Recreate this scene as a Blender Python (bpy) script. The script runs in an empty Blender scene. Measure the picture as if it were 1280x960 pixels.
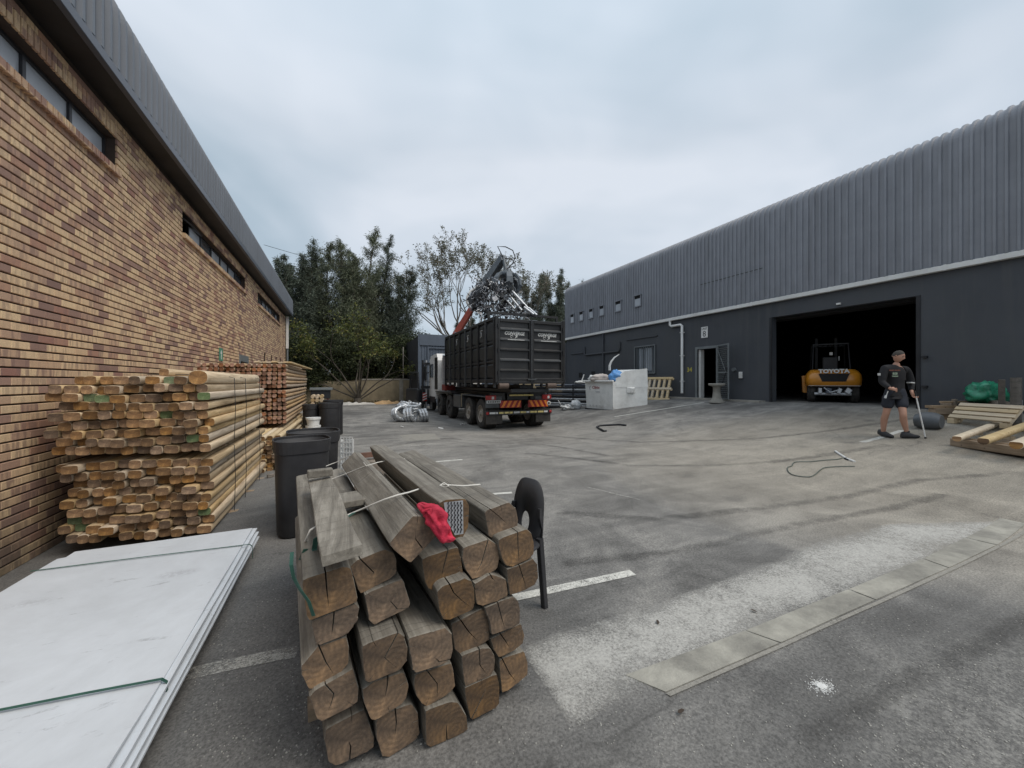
import bpy, bmesh, math, random
import numpy as np
from mathutils import Vector, Matrix, Euler, noise as mnoise

# ------------------------------------------------------------------ camera, world, sun, exposure
SC = bpy.context.scene
C = SC.collection
random.seed(7); np.random.seed(7)
R = math.radians
CAMZ = 1.5
YAW = R(24.03)
CT, ST = math.cos(YAW), math.sin(YAW)
F = 480.0            # focal length in pixels of a 1280 px wide picture
HY = 477.0           # horizon row
cam_d = bpy.data.cameras.new('camera'); cam = bpy.data.objects.new('camera', cam_d); C.objects.link(cam)
cam.location = (0, 0, CAMZ); cam.rotation_euler = (R(90), 0, -YAW)
cam_d.sensor_width = 36; cam_d.lens = F/1280*36; cam_d.shift_y = -3.0/1280
cam_d.clip_start = 0.05; cam_d.clip_end = 3000
SC.camera = cam
SC.render.resolution_x = 1024; SC.render.resolution_y = 768
SC.view_settings.view_transform = 'Standard'; SC.view_settings.look = 'None'
SC.view_settings.exposure = 0.58; SC.view_settings.gamma = 1.0
try:
    SC.cycles.max_bounces = 6; SC.cycles.transparent_max_bounces = 16; SC.cycles.use_denoising = True
except Exception: pass

SUN_EL, SUN_AZ = R(54), R(142)      # azimuth from +Y towards +X
W = bpy.data.worlds.new('World'); SC.world = W; W.use_nodes = True
nt = W.node_tree; nt.nodes.clear()
def N(nt, typ, **kw):
    n = nt.nodes.new(typ)
    for k, v in kw.items():
        if k.startswith('i_'):
            key = k[2:]
            key = int(key) if key.isdigit() else key
            n.inputs[key].default_value = v
        else: setattr(n, k, v)
    return n
def ramp(nt, stops, interp='LINEAR'):
    n = nt.nodes.new('ShaderNodeValToRGB'); n.color_ramp.interpolation = interp
    els = n.color_ramp.elements
    while len(els) < len(stops): els.new(0.5)
    for e, (p, c) in zip(els, stops):
        e.position = p; e.color = (c, c, c, 1) if not hasattr(c, '__len__') else (c[0], c[1], c[2], 1)
    return n
def mixc(nt, fac, a, b, blend='MIX'):
    n = nt.nodes.new('ShaderNodeMix'); n.data_type = 'RGBA'; n.blend_type = blend
    for i, v in ((0, fac), (6, a), (7, b)):
        if isinstance(v, (int, float)): n.inputs[i].default_value = v
        elif isinstance(v, (tuple, list)): n.inputs[i].default_value = (v[0], v[1], v[2], 1)
        else: nt.links.new(v, n.inputs[i])
    return n.outputs[2]
def mth(nt, op, a, b=None, c=None, clamp=False):
    n = nt.nodes.new('ShaderNodeMath'); n.operation = op; n.use_clamp = clamp
    for i, v in enumerate((a, b, c)):
        if v is None: continue
        if isinstance(v, (int, float)): n.inputs[i].default_value = v
        else: nt.links.new(v, n.inputs[i])
    return n.outputs[0]
def world():
    out = N(nt, 'ShaderNodeOutputWorld')
    sky = N(nt, 'ShaderNodeTexSky', sky_type='NISHITA', sun_disc=False, sun_elevation=SUN_EL, sun_rotation=SUN_AZ)
    bg1 = N(nt, 'ShaderNodeBackground', i_Strength=0.07); nt.links.new(sky.outputs[0], bg1.inputs[0])
    tc = N(nt, 'ShaderNodeTexCoord'); sep = N(nt, 'ShaderNodeSeparateXYZ'); nt.links.new(tc.outputs['Generated'], sep.inputs[0])
    den = mth(nt, 'ADD', mth(nt, 'MAXIMUM', sep.outputs[2], 0.0), 0.32)
    cx = mth(nt, 'DIVIDE', sep.outputs[0], den); cy = mth(nt, 'DIVIDE', sep.outputs[1], den)
    com = N(nt, 'ShaderNodeCombineXYZ'); nt.links.new(cx, com.inputs[0]); nt.links.new(cy, com.inputs[1])
    n1 = N(nt, 'ShaderNodeTexNoise', i_Scale=0.85, i_Detail=4.0, i_Roughness=0.5, i_Distortion=0.6)
    off = N(nt, 'ShaderNodeVectorMath', operation='ADD'); off.inputs[1].default_value = (3.1, 1.7, 0)
    nt.links.new(com.outputs[0], off.inputs[0]); nt.links.new(off.outputs[0], n1.inputs[0])
    n2 = N(nt, 'ShaderNodeTexNoise', i_Scale=2.6, i_Detail=3.0, i_Roughness=0.5, i_Distortion=0.3); nt.links.new(off.outputs[0], n2.inputs[0])
    s = mth(nt, 'ADD', mth(nt, 'MULTIPLY', n1.outputs[0], 0.8), mth(nt, 'MULTIPLY', n2.outputs[0], 0.2))
    cr = ramp(nt, [(0.39, (0.43, 0.525, 0.605)), (0.50, (0.57, 0.645, 0.725)), (0.62, (0.73, 0.78, 0.85))])
    nt.links.new(s, cr.inputs[0])
    # overcast skies are brighter towards the zenith
    zr = ramp(nt, [(0.0, 0.97), (0.5, 0.99), (1.0, 1.5)]); nt.links.new(sep.outputs[2], zr.inputs[0])
    col = mixc(nt, 1.0, cr.outputs[0], zr.outputs[0], 'MULTIPLY')
    bg2 = N(nt, 'ShaderNodeBackground', i_Strength=0.74); nt.links.new(col, bg2.inputs[0])
    mx = N(nt, 'ShaderNodeMixShader', i_0=0.88)
    nt.links.new(bg1.outputs[0], mx.inputs[1]); nt.links.new(bg2.outputs[0], mx.inputs[2]); nt.links.new(mx.outputs[0], out.inputs[0])
world()
sd = bpy.data.lights.new('sun', 'SUN'); sun = bpy.data.objects.new('sun', sd); C.objects.link(sun)
sd.energy = 1.5; sd.angle = R(35); sd.color = (1.0, 0.925, 0.83)
sdir = Vector((math.sin(SUN_AZ)*math.cos(SUN_EL), math.cos(SUN_AZ)*math.cos(SUN_EL), math.sin(SUN_EL)))
sun.rotation_euler = sdir.to_track_quat('Z', 'Y').to_euler()

# ------------------------------------------------------------------ terrain height and sight lines
_px = [-60, -8, -2.75, -1.2, -0.4, 1.2, 3.0, 6.0, 8.0, 10.2, 12.0, 13.3, 14.0, 60]
_pz = [-.26, -.26, -.24, -.10, -.035, -.03, .0, .0, .12, .34, .60, .80, .82, .82]
_tx = np.arange(-60, 60, 0.05)
_tz = np.interp(_tx, _px, _pz)
_k = np.hanning(17); _k /= _k.sum()
_tz[20:-20] = np.convolve(_tz, _k, 'same')[20:-20]
def sstep(a, b, x):
    t = min(1.0, max(0.0, (x-a)/(b-a))); return t*t*(3-2*t)
def gh(x, y):
    z = float(np.interp(x, _tx, _tz))
    z -= 0.13*sstep(6, 11, y)*sstep(1.5, 4.5, x)*(1-sstep(7, 10.5, x))
    f = sstep(19, 26, y)
    z = z*(1-f) + 0.06*f
    return z
def ray(px, py):
    u, v = (px-640)/F, (HY-py)/F
    return Vector((u*CT+ST, CT-u*ST, v))           # per unit of depth
def at_depth(px, py, z): return Vector((0, 0, CAMZ)) + ray(px, py)*z
def at_z(px, py, wz):
    r = ray(px, py); return Vector((0, 0, CAMZ)) + r*((wz-CAMZ)/r.z)
def at_x(px, py, wx):
    r = ray(px, py); return Vector((0, 0, CAMZ)) + r*(wx/r.x)
def at_y(px, py, wy):
    r = ray(px, py); return Vector((0, 0, CAMZ)) + r*(wy/r.y)
def G(px, py, dz=0.0):
    r = ray(px, py); lo = 0.3; t = lo
    while t < 80:
        p = r*t
        if CAMZ + p.z < gh(p.x, p.y) + dz: break
        t += 0.05
    a, b = t-0.05, t
    for _ in range(20):
        m = (a+b)/2; p = r*m
        if CAMZ + p.z < gh(p.x, p.y) + dz: b = m
        else: a = m
    p = r*b; return Vector((p.x, p.y, gh(p.x, p.y)+dz))

# ------------------------------------------------------------------ mesh builder and object helpers
class MB:
    def __init__(s): s.v = []; s.f = []; s.m = []; s.s = []
    def add(s, vs, fs, mi=0, smooth=False, M=None):
        o = len(s.v)
        for p in vs:
            p = Vector(p)
            s.v.append(tuple(M @ p) if M is not None else tuple(p))
        for f in fs:
            s.f.append(tuple(i+o for i in f)); s.m.append(mi); s.s.append(smooth)
        return s
    def box(s, c, d, rz=0, mi=0, M=None, rot=None):
        x, y, z = d[0]/2, d[1]/2, d[2]/2
        vs = [(-x,-y,-z),(x,-y,-z),(x,y,-z),(-x,y,-z),(-x,-y,z),(x,-y,z),(x,y,z),(-x,y,z)]
        T = Matrix.Translation(c) @ (Euler(rot).to_matrix().to_4x4() if rot else Matrix.Rotation(rz, 4, 'Z'))
        if M is not None: T = M @ T
        return s.add(vs, [(0,3,2,1),(4,5,6,7),(0,1,5,4),(1,2,6,5),(2,3,7,6),(3,0,4,7)], mi, False, T)
    def b2(s, a, b, mi=0, M=None):
        return s.box([(a[i]+b[i])/2 for i in range(3)], [abs(b[i]-a[i]) for i in range(3)], 0, mi, M)
    def prism(s, poly, vec, mi=0, mie=None, M=None):
        n = len(poly); vec = Vector(vec)
        vs = [Vector(p) for p in poly] + [Vector(p)+vec for p in poly]
        mie = mi if mie is None else mie
        s.add(vs, [(i, (i+1) % n, (i+1) % n+n, i+n) for i in range(n)], mi, False, M)
        s.add(vs, [tuple(range(n-1, -1, -1)), tuple(range(n, 2*n))], mie, False, M)
        return s
    def rings(s, rs, mi=0, smooth=True, caps=True, closed=True, M=None):
        n = len(rs[0]); vs = [p for r in rs for p in r]; fs = []
        for i in range(len(rs)-1):
            for j in range(n if closed else n-1):
                k = (j+1) % n; fs.append((i*n+j, i*n+k, (i+1)*n+k, (i+1)*n+j))
        if caps and closed:
            s.add(vs, fs, mi, smooth, M)
            s.add(rs[0], [tuple(range(n-1, -1, -1))], mi, False, M); s.add(rs[-1], [tuple(range(n))], mi, False, M)
        else: s.add(vs, fs, mi, smooth, M)
        return s
    def tube(s, pts, r, n=8, mi=0, caps=True, smooth=True, M=None):
        pts = [Vector(p) for p in pts]; L = len(pts)
        rr = r if hasattr(r, '__len__') else [r]*L
        t0 = (pts[1]-pts[0]).normalized()
        up = Vector((0, 0, 1)) if abs(t0.z) < 0.9 else Vector((1, 0, 0))
        a = t0.cross(up).normalized(); out = []
        for i in range(L):
            t = (pts[min(i+1, L-1)] - pts[max(i-1, 0)]).normalized()
            a = (a - t*a.dot(t)); a = a.normalized() if a.length > 1e-6 else t.orthogonal().normalized()
            b = t.cross(a)
            out.append([pts[i] + (a*math.cos(2*math.pi*k/n) + b*math.sin(2*math.pi*k/n))*rr[i] for k in range(n)])
        return s.rings(out, mi, smooth, caps, True, M)
    def cyl(s, a, b, r, n=12, mi=0, r2=None, M=None): return s.tube([a, b], [r, r if r2 is None else r2], n, mi, True, True, M)
    def lathe(s, prof, c=(0, 0, 0), n=20, mi=0, axis='Z', smooth=True, caps=True, M=None):
        rs = []
        for (r, h) in prof:
            ring = []
            for k in range(n):
                a = 2*math.pi*k/n; x, y = r*math.cos(a), r*math.sin(a)
                p = (x, y, h) if axis == 'Z' else ((h, x, y) if axis == 'X' else (y, h, x))
                ring.append((p[0]+c[0], p[1]+c[1], p[2]+c[2]))
            rs.append(ring)
        return s.rings(rs, mi, smooth, caps, True, M)
    def build(s, name, mats, parent=None, loc=None, rot=None, bevel=0, seg=1, base=False):
        me = bpy.data.meshes.new(name)
        v = s.v
        if base and parent is None and loc is None:
            a = np.array(v); mn = a.min(0); mx = a.max(0)
            loc = ((mn[0]+mx[0])/2, (mn[1]+mx[1])/2, mn[2]); v = (a-np.array(loc)).tolist()
        me.from_pydata(v, [], s.f)
        for m in (mats if isinstance(mats, (list, tuple)) else [mats]): me.materials.append(m)
        me.polygons.foreach_set('material_index', s.m); me.polygons.foreach_set('use_smooth', s.s)
        me.update()
        o = bpy.data.objects.new(name, me); C.objects.link(o)
        if parent is not None: o.parent = parent
        if loc is not None: o.location = loc
        if rot is not None: o.rotation_euler = rot
        if bevel:
            b = o.modifiers.new('bevel', 'BEVEL'); b.width = bevel; b.segments = seg; b.limit_method = 'ANGLE'; b.angle_limit = R(40)
        return o
def tag(o, label=None, cat=None, group=None, kind=None):
    if label: o['label'] = label
    if cat: o['category'] = cat
    if group: o['group'] = group
    if kind: o['kind'] = kind
    return o
def thing(name, label, cat, loc=(0, 0, 0), rz=0, group=None):
    o = bpy.data.objects.new(name, None); C.objects.link(o); o.location = loc; o.rotation_euler = (0, 0, rz)
    o.empty_display_size = 0.2
    return tag(o, label, cat, group)
def link_copy(src, name=None, parent=None, loc=None, rot=None):
    c = src.copy(); C.objects.link(c)
    if name: c.name = name
    if parent is not None: c.parent = parent
    if loc is not None: c.location = loc
    if rot is not None: c.rotation_euler = rot
    return c
def mesh_obj(name, me, parent=None, loc=(0, 0, 0), rot=(0, 0, 0)):
    o = bpy.data.objects.new(name, me); C.objects.link(o); o.location = loc; o.rotation_euler = rot
    if parent is not None: o.parent = parent
    return o
def copy_tree(o, parent=None):
    c = o.copy(); C.objects.link(c)
    if parent is not None: c.parent = parent
    for ch in list(o.children): copy_tree(ch, c)
    return c
ORD = ['zeroth','first','second','third','fourth','fifth','sixth','seventh','eighth','ninth','tenth','eleventh','twelfth','thirteenth','fourteenth','fifteenth','sixteenth','seventeenth','eighteenth','nineteenth','twentieth']

# ------------------------------------------------------------------ materials
def new_mat(name):
    m = bpy.data.materials.new(name); m.use_nodes = True; t = m.node_tree
    b = t.nodes['Principled BSDF']; return m, t, b
def bump(t, b, h, strength=0.3, dist=0.01):
    n = N(t, 'ShaderNodeBump', i_Strength=strength, i_Distance=dist); t.links.new(h, n.inputs['Height']); t.links.new(n.outputs[0], b.inputs['Normal'])
def coords(t, kind='Object', scale=(1, 1, 1), rot=(0, 0, 0)):
    if kind == 'World':
        g = N(t, 'ShaderNodeNewGeometry'); o = g.outputs['Position']
    else:
        tc = N(t, 'ShaderNodeTexCoord'); o = tc.outputs[kind]
    mp = N(t, 'ShaderNodeMapping'); mp.inputs['Scale'].default_value = scale; mp.inputs['Rotation'].default_value = rot
    t.links.new(o, mp.inputs[0]); return mp.outputs[0]
def noise_(t, vec, scale, detail=4, rough=0.55, dist=0.0):
    n = N(t, 'ShaderNodeTexNoise', i_Scale=scale, i_Detail=detail, i_Roughness=rough, i_Distortion=dist); t.links.new(vec, n.inputs[0]); return n.outputs[0]
def simple(name, col, rough=0.6, metal=0.0, var=0.15, nscale=4.0, bumpv=0.15, bscale=40, dirt=None, dirt_amt=0.5, obj_var=0.0, kind='Object', spec=0.5, coat=0.0, stretch=(1, 1, 1)):
    m, t, b = new_mat(name)
    v = coords(t, kind, stretch)
    n1 = noise_(t, v, nscale, 5, 0.6)
    lo = tuple(max(0, c*(1-var)) for c in col); hi = tuple(min(1, c*(1+var)) for c in col)
    r1 = ramp(t, [(0.3, lo), (0.7, hi)]); t.links.new(n1, r1.inputs[0]); c = r1.outputs[0]
    if dirt:
        n2 = noise_(t, v, nscale*0.6, 8, 0.7, 0.4); r2 = ramp(t, [(0.5-0.25*dirt_amt, 0.0), (0.78-0.2*dirt_amt, 1.0)])
        t.links.new(n2, r2.inputs[0]); c = mixc(t, mth(t, 'MULTIPLY', r2.outputs[0], min(1, dirt_amt+0.2)), c, dirt)
    if obj_var:
        oi = N(t, 'ShaderNodeObjectInfo'); hs = N(t, 'ShaderNodeHueSaturation')
        t.links.new(mth(t, 'MULTIPLY_ADD', oi.outputs['Random'], obj_var, 1-obj_var/2), hs.inputs['Value']); t.links.new(c, hs.inputs['Color']); c = hs.outputs[0]
    t.links.new(c, b.inputs['Base Color'])
    b.inputs['Roughness'].default_value = rough; b.inputs['Metallic'].default_value = metal
    b.inputs['Specular IOR Level'].default_value = spec; b.inputs['Coat Weight'].default_value = coat
    if bumpv:
        n3 = noise_(t, v, bscale, 4, 0.6); bump(t, b, n3, bumpv, 0.01)
    return m
M = {}
M['plaster'] = simple('painted_plaster_charcoal', (0.053, 0.059, 0.070), 0.7, var=0.22, nscale=0.45, bumpv=0.25, bscale=60, dirt=(0.068, 0.071, 0.074), dirt_amt=0.5)
M['clad_r'] = simple('painted_sheet_grey', (0.238, 0.250, 0.278), 0.52, 0.0, var=0.07, nscale=1.2, bumpv=0.05, bscale=8, dirt=(0.14, 0.15, 0.17), dirt_amt=0.3, obj_var=0.10, spec=0.5)
M['clad_l'] = simple('painted_sheet_slate', (0.125, 0.142, 0.168), 0.5, 0.0, var=0.07, nscale=1.2, bumpv=0.05, bscale=8, obj_var=0.10)
M['fascia'] = simple('painted_steel_slate', (0.07, 0.082, 0.105), 0.4, 0.0, var=0.1, nscale=1.5, bumpv=0.05)
M['dark_steel'] = simple('dark_steel', (0.02, 0.021, 0.024), 0.5, 0.2, var=0.3, nscale=3, bumpv=0.1)
M['white_paint'] = simple('white_gutter_paint', (0.70, 0.70, 0.68), 0.45, var=0.05, nscale=2, bumpv=0.05, dirt=(0.42, 0.41, 0.38), dirt_amt=0.25)
M['glass_win'] = simple('window_glass', (0.10, 0.115, 0.13), 0.08, 0.0, var=0.2, nscale=1.5, bumpv=0.03, bscale=2, spec=1.0, coat=0.6)
M['frosted'] = simple('frosted_window_glass', (0.40, 0.43, 0.47), 0.22, 0.0, var=0.08, nscale=2, bumpv=0.03, bscale=2, spec=0.8)
M['alu_dark'] = simple('window_frame_dark', (0.035, 0.036, 0.042), 0.4, 0.3, var=0.1, bumpv=0)
M['void'] = simple('dark_interior', (0.012, 0.012, 0.013), 0.9, var=0.3, bumpv=0)
def streaks(m, col, amt):
    t = m.node_tree; b = t.nodes['Principled BSDF']; src = b.inputs['Base Color'].links[0].from_socket
    n = noise_(t, coords(t, 'World', (3, 3, .22)), 1.6, 6, .7); r = ramp(t, [(.5, 0.0), (.68, 1.0)]); t.links.new(n, r.inputs[0])
    c = mixc(t, mth(t, 'MULTIPLY', r.outputs[0], amt), src, col); t.links.new(c, b.inputs['Base Color'])
streaks(M['plaster'], (0.075, 0.078, 0.08), .55); streaks(M['clad_r'], (0.15, 0.155, 0.165), .45); streaks(M['clad_l'], (0.085, 0.095, 0.11), .45)
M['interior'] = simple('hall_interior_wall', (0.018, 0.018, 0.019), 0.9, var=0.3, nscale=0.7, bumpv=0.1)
M['grey_steel'] = simple('grey_painted_steel', (0.16, 0.175, 0.18), 0.5, 0.1, var=0.12, bumpv=0.1)
M['black_plastic'] = simple('black_plastic', (0.022, 0.022, 0.025), 0.55, var=0.25, nscale=6, bumpv=0.06, bscale=25, dirt=(0.05, 0.048, 0.045), dirt_amt=0.22)
M['rubber'] = simple('tyre_rubber', (0.022, 0.021, 0.020), 0.8, var=0.3, nscale=8, bumpv=0.3, dirt=(0.09, 0.08, 0.07), dirt_amt=0.4)
M['white_plastic'] = simple('white_plastic', (0.72, 0.72, 0.70), 0.4, var=0.06, bumpv=0.05, dirt=(0.35, 0.33, 0.3), dirt_amt=0.3)
M['galv'] = simple('galvanised_metal', (0.48, 0.50, 0.52), 0.45, 0.6, var=0.2, nscale=10, bumpv=0.2)
M['chrome'] = simple('shiny_scrap_metal', (0.66, 0.67, 0.70), 0.22, 0.95, var=0.2, nscale=6, bumpv=0.15)
M['concrete'] = simple('old_concrete', (0.30, 0.285, 0.25), 0.85, var=0.2, nscale=3, bumpv=0.5, bscale=25, dirt=(0.15, 0.14, 0.12), dirt_amt=0.45)

def mat_brick():
    m, t, b = new_mat('face_brick_buff_and_plum')
    g = N(t, 'ShaderNodeNewGeometry'); sep = N(t, 'ShaderNodeSeparateXYZ'); t.links.new(g.outputs['Position'], sep.inputs[0])
    row = mth(t, 'FLOOR', mth(t, 'DIVIDE', mth(t, 'ADD', sep.outputs[2], 0.24), 0.085))
    sh = mth(t, 'MULTIPLY', mth(t, 'MODULO', row, 2.0), 0.116)
    col_ = mth(t, 'FLOOR', mth(t, 'DIVIDE', mth(t, 'ADD', mth(t, 'ADD', sep.outputs[1], 10.0), sh), 0.232))
    cv = N(t, 'ShaderNodeCombineXYZ'); t.links.new(row, cv.inputs[0]); t.links.new(col_, cv.inputs[1])
    wn = N(t, 'ShaderNodeTexWhiteNoise', noise_dimensions='3D'); t.links.new(cv.outputs[0], wn.inputs[0])
    # clustering of the dark bricks over the wall, plus one value per brick
    big = noise_(t, coords(t, 'World', (1, 0.55, 0.8)), 1.1, 3, 0.6)
    val = mth(t, 'ADD', mth(t, 'MULTIPLY', wn.outputs['Value'], 0.66), mth(t, 'MULTIPLY', big, 0.42))
    base = ramp(t, [(0.30, (0.70, 0.51, 0.31)), (0.56, (0.63, 0.44, 0.27)), (0.68, (0.52, 0.345, 0.225)), (0.78, (0.38, 0.235, 0.175)), (0.90, (0.23, 0.14, 0.115))])
    t.links.new(val, base.inputs[0])
    # a few pinkish ones
    pk = mth(t, 'GREATER_THAN', wn.outputs['Color'], 0.5)
    sepc = N(t, 'ShaderNodeSeparateColor'); t.links.new(wn.outputs['Color'], sepc.inputs[0])
    pk = mth(t, 'GREATER_THAN', sepc.outputs[1], 0.88)
    c = mixc(t, mth(t, 'MULTIPLY', pk, 0.65), base.outputs[0], (0.33, 0.155, 0.115))
    # burnt patches inside each brick: upright bands
    vec = N(t, 'ShaderNodeCombineXYZ')
    t.links.new(mth(t, 'MULTIPLY', sep.outputs[1], 22.0), vec.inputs[0]); t.links.new(mth(t, 'MULTIPLY', sep.outputs[2], 3.0), vec.inputs[1]); t.links.new(mth(t, 'MULTIPLY', row, 7.3), vec.inputs[2])
    n2 = noise_(t, vec.outputs[0], 1.0, 2, 0.5); r2 = ramp(t, [(0.47, 0.0), (0.58, 1.0)]); t.links.new(n2, r2.inputs[0])
    am = mth(t, 'MULTIPLY', r2.outputs[0], mth(t, 'MULTIPLY_ADD', sepc.outputs[2], 0.6, 0.1))
    c = mixc(t, am, c, (0.235, 0.145, 0.12))
    fine = noise_(t, coords(t, 'World'), 90, 4, 0.7); rf = ramp(t, [(0.3, 0.75), (0.7, 1.15)]); t.links.new(fine, rf.inputs[0])
    c = mixc(t, 1.0, c, rf.outputs[0], 'MULTIPLY')
    # damp, mossy foot of the wall
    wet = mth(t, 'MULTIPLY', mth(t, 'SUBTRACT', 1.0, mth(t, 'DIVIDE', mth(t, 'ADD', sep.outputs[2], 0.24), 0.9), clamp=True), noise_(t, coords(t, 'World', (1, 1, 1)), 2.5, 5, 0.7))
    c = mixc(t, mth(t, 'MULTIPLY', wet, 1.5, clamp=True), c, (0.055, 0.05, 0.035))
    t.links.new(c, b.inputs['Base Color']); b.inputs['Roughness'].default_value = 0.85
    bump(t, b, fine, 0.35, 0.004); return m
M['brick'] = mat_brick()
M['mortar'] = simple('mortar', (0.05, 0.036, 0.030), 0.95, var=0.3, nscale=6, bumpv=0.3)

def mat_timber_side():
    m, t, b = new_mat('weathered_grey_timber')
    v = coords(t, 'Object', (14, 0.8, 14)); n1 = noise_(t, v, 1.6, 8, 0.7, 0.4)
    r1 = ramp(t, [(0.28, (0.070, 0.062, 0.050)), (0.5, (0.195, 0.178, 0.148)), (0.72, (0.35, 0.325, 0.28))]); t.links.new(n1, r1.inputs[0])
    v2 = coords(t, 'Object', (1, 1, 1)); n2 = noise_(t, v2, 5, 5, 0.65); r2 = ramp(t, [(0.42, 0.0), (0.66, 1.0)]); t.links.new(n2, r2.inputs[0])
    c = mixc(t, mth(t, 'MULTIPLY', r2.outputs[0], 0.6), r1.outputs[0], (0.13, 0.115, 0.095))
    # transverse checks
    v3 = coords(t, 'Object', (1.0, 9, 1.0)); w = N(t, 'ShaderNodeTexVoronoi', feature='DISTANCE_TO_EDGE', i_Scale=1.3); t.links.new(v3, w.inputs[0])
    r3 = ramp(t, [(0.0, 1.0), (0.018, 0.0)]); t.links.new(w.outputs[0], r3.inputs[0])
    c = mixc(t, mth(t, 'MULTIPLY', mth(t, 'MULTIPLY', r3.outputs[0], r2.outputs[0]), 0.28), c, (0.04, 0.035, 0.03))
    oi = N(t, 'ShaderNodeObjectInfo'); hs = N(t, 'ShaderNodeHueSaturation'); t.links.new(mth(t, 'MULTIPLY_ADD', oi.outputs['Random'], 0.35, 0.82), hs.inputs['Value']); t.links.new(c, hs.inputs['Color'])
    t.links.new(hs.outputs[0], b.inputs['Base Color']); b.inputs['Roughness'].default_value = 0.8
    h = mth(t, 'SUBTRACT', n1, mth(t, 'MULTIPLY', r3.outputs[0], 0.4)); bump(t, b, h, 0.8, 0.008); return m
def mat_end(name, cols, rings=28.0, axis='Y', dark=(0.06, 0.04, 0.025), var=0.5, ringamt=0.45):
    m, t, b = new_mat(name)
    v = coords(t, 'Object', (1, 0.0, 1)); 
    tc = N(t, 'ShaderNodeObjectInfo')
    off = N(t, 'ShaderNodeVectorMath', operation='ADD'); cmb = N(t, 'ShaderNodeCombineXYZ')
    t.links.new(mth(t, 'MULTIPLY_ADD', tc.outputs['Random'], 0.08, -0.04), cmb.inputs[0]); t.links.new(mth(t, 'MULTIPLY_ADD', tc.outputs['Random'], -0.1, 0.05), cmb.inputs[2])
    t.links.new(v, off.inputs[0]); t.links.new(cmb.outputs[0], off.inputs[1])
    wv = N(t, 'ShaderNodeTexWave', wave_type='RINGS', rings_direction=axis, i_Scale=rings, i_Distortion=3.0, i_Detail=3.0); wv.inputs['Detail Scale'].default_value = 1.5
    t.links.new(off.outputs[0], wv.inputs[0])
    n1 = noise_(t, v, 9, 5, 0.65)
    r1 = ramp(t, [(0.3, cols[0]), (0.5, cols[1]), (0.72, cols[2])]); t.links.new(n1, r1.inputs[0])
    c = mixc(t, mth(t, 'MULTIPLY', wv.outputs['Fac'], ringamt), r1.outputs[0], dark)
    n2 = noise_(t, v, 55, 5, 0.7); rf = ramp(t, [(0.35, 0.72), (0.7, 1.2)]); t.links.new(n2, rf.inputs[0]); c = mixc(t, 1.0, c, rf.outputs[0], 'MULTIPLY')
    hs = N(t, 'ShaderNodeHueSaturation'); t.links.new(mth(t, 'MULTIPLY_ADD', tc.outputs['Random'], var, 1-var/2), hs.inputs['Value'])
    t.links.new(mth(t, 'MULTIPLY_ADD', mth(t, 'FRACT', mth(t, 'MULTIPLY', tc.outputs['Random'], 17.3)), 0.4, 0.68), hs.inputs['Saturation']); t.links.new(c, hs.inputs['Color'])
    t.links.new(hs.outputs[0], b.inputs['Base Color']); b.inputs['Roughness'].default_value = 0.85
    bump(t, b, mth(t, 'ADD', n2, mth(t, 'MULTIPLY', wv.outputs['Fac'], 0.3)), 0.5, 0.004); return m
M['timber'] = mat_timber_side()
M['timber_end'] = mat_end('sawn_brown_timber_end', [(0.060, 0.040, 0.026), (0.150, 0.092, 0.048), (0.30, 0.170, 0.070)], 16.0, ringamt=0.25, dark=(0.05, 0.035, 0.024), var=0.6)
M['pole_end'] = mat_end('treated_pole_end', [(0.075, 0.040, 0.018), (0.25, 0.132, 0.050), (0.46, 0.26, 0.095)], 22.0, ringamt=0.25, dark=(0.15, 0.08, 0.035), var=0.9)
M['pole_end_green'] = mat_end('green_stained_pole_end', [(0.10, 0.13, 0.05), (0.14, 0.20, 0.085), (0.24, 0.29, 0.14)], 22.0, ringamt=0.3, dark=(0.06, 0.09, 0.04))
M['post_end'] = mat_end('red_brown_post_end', [(0.20, 0.085, 0.045), (0.33, 0.145, 0.075), (0.45, 0.225, 0.12)], 30.0, ringamt=0.2, dark=(0.13, 0.06, 0.035), var=0.9)
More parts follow.
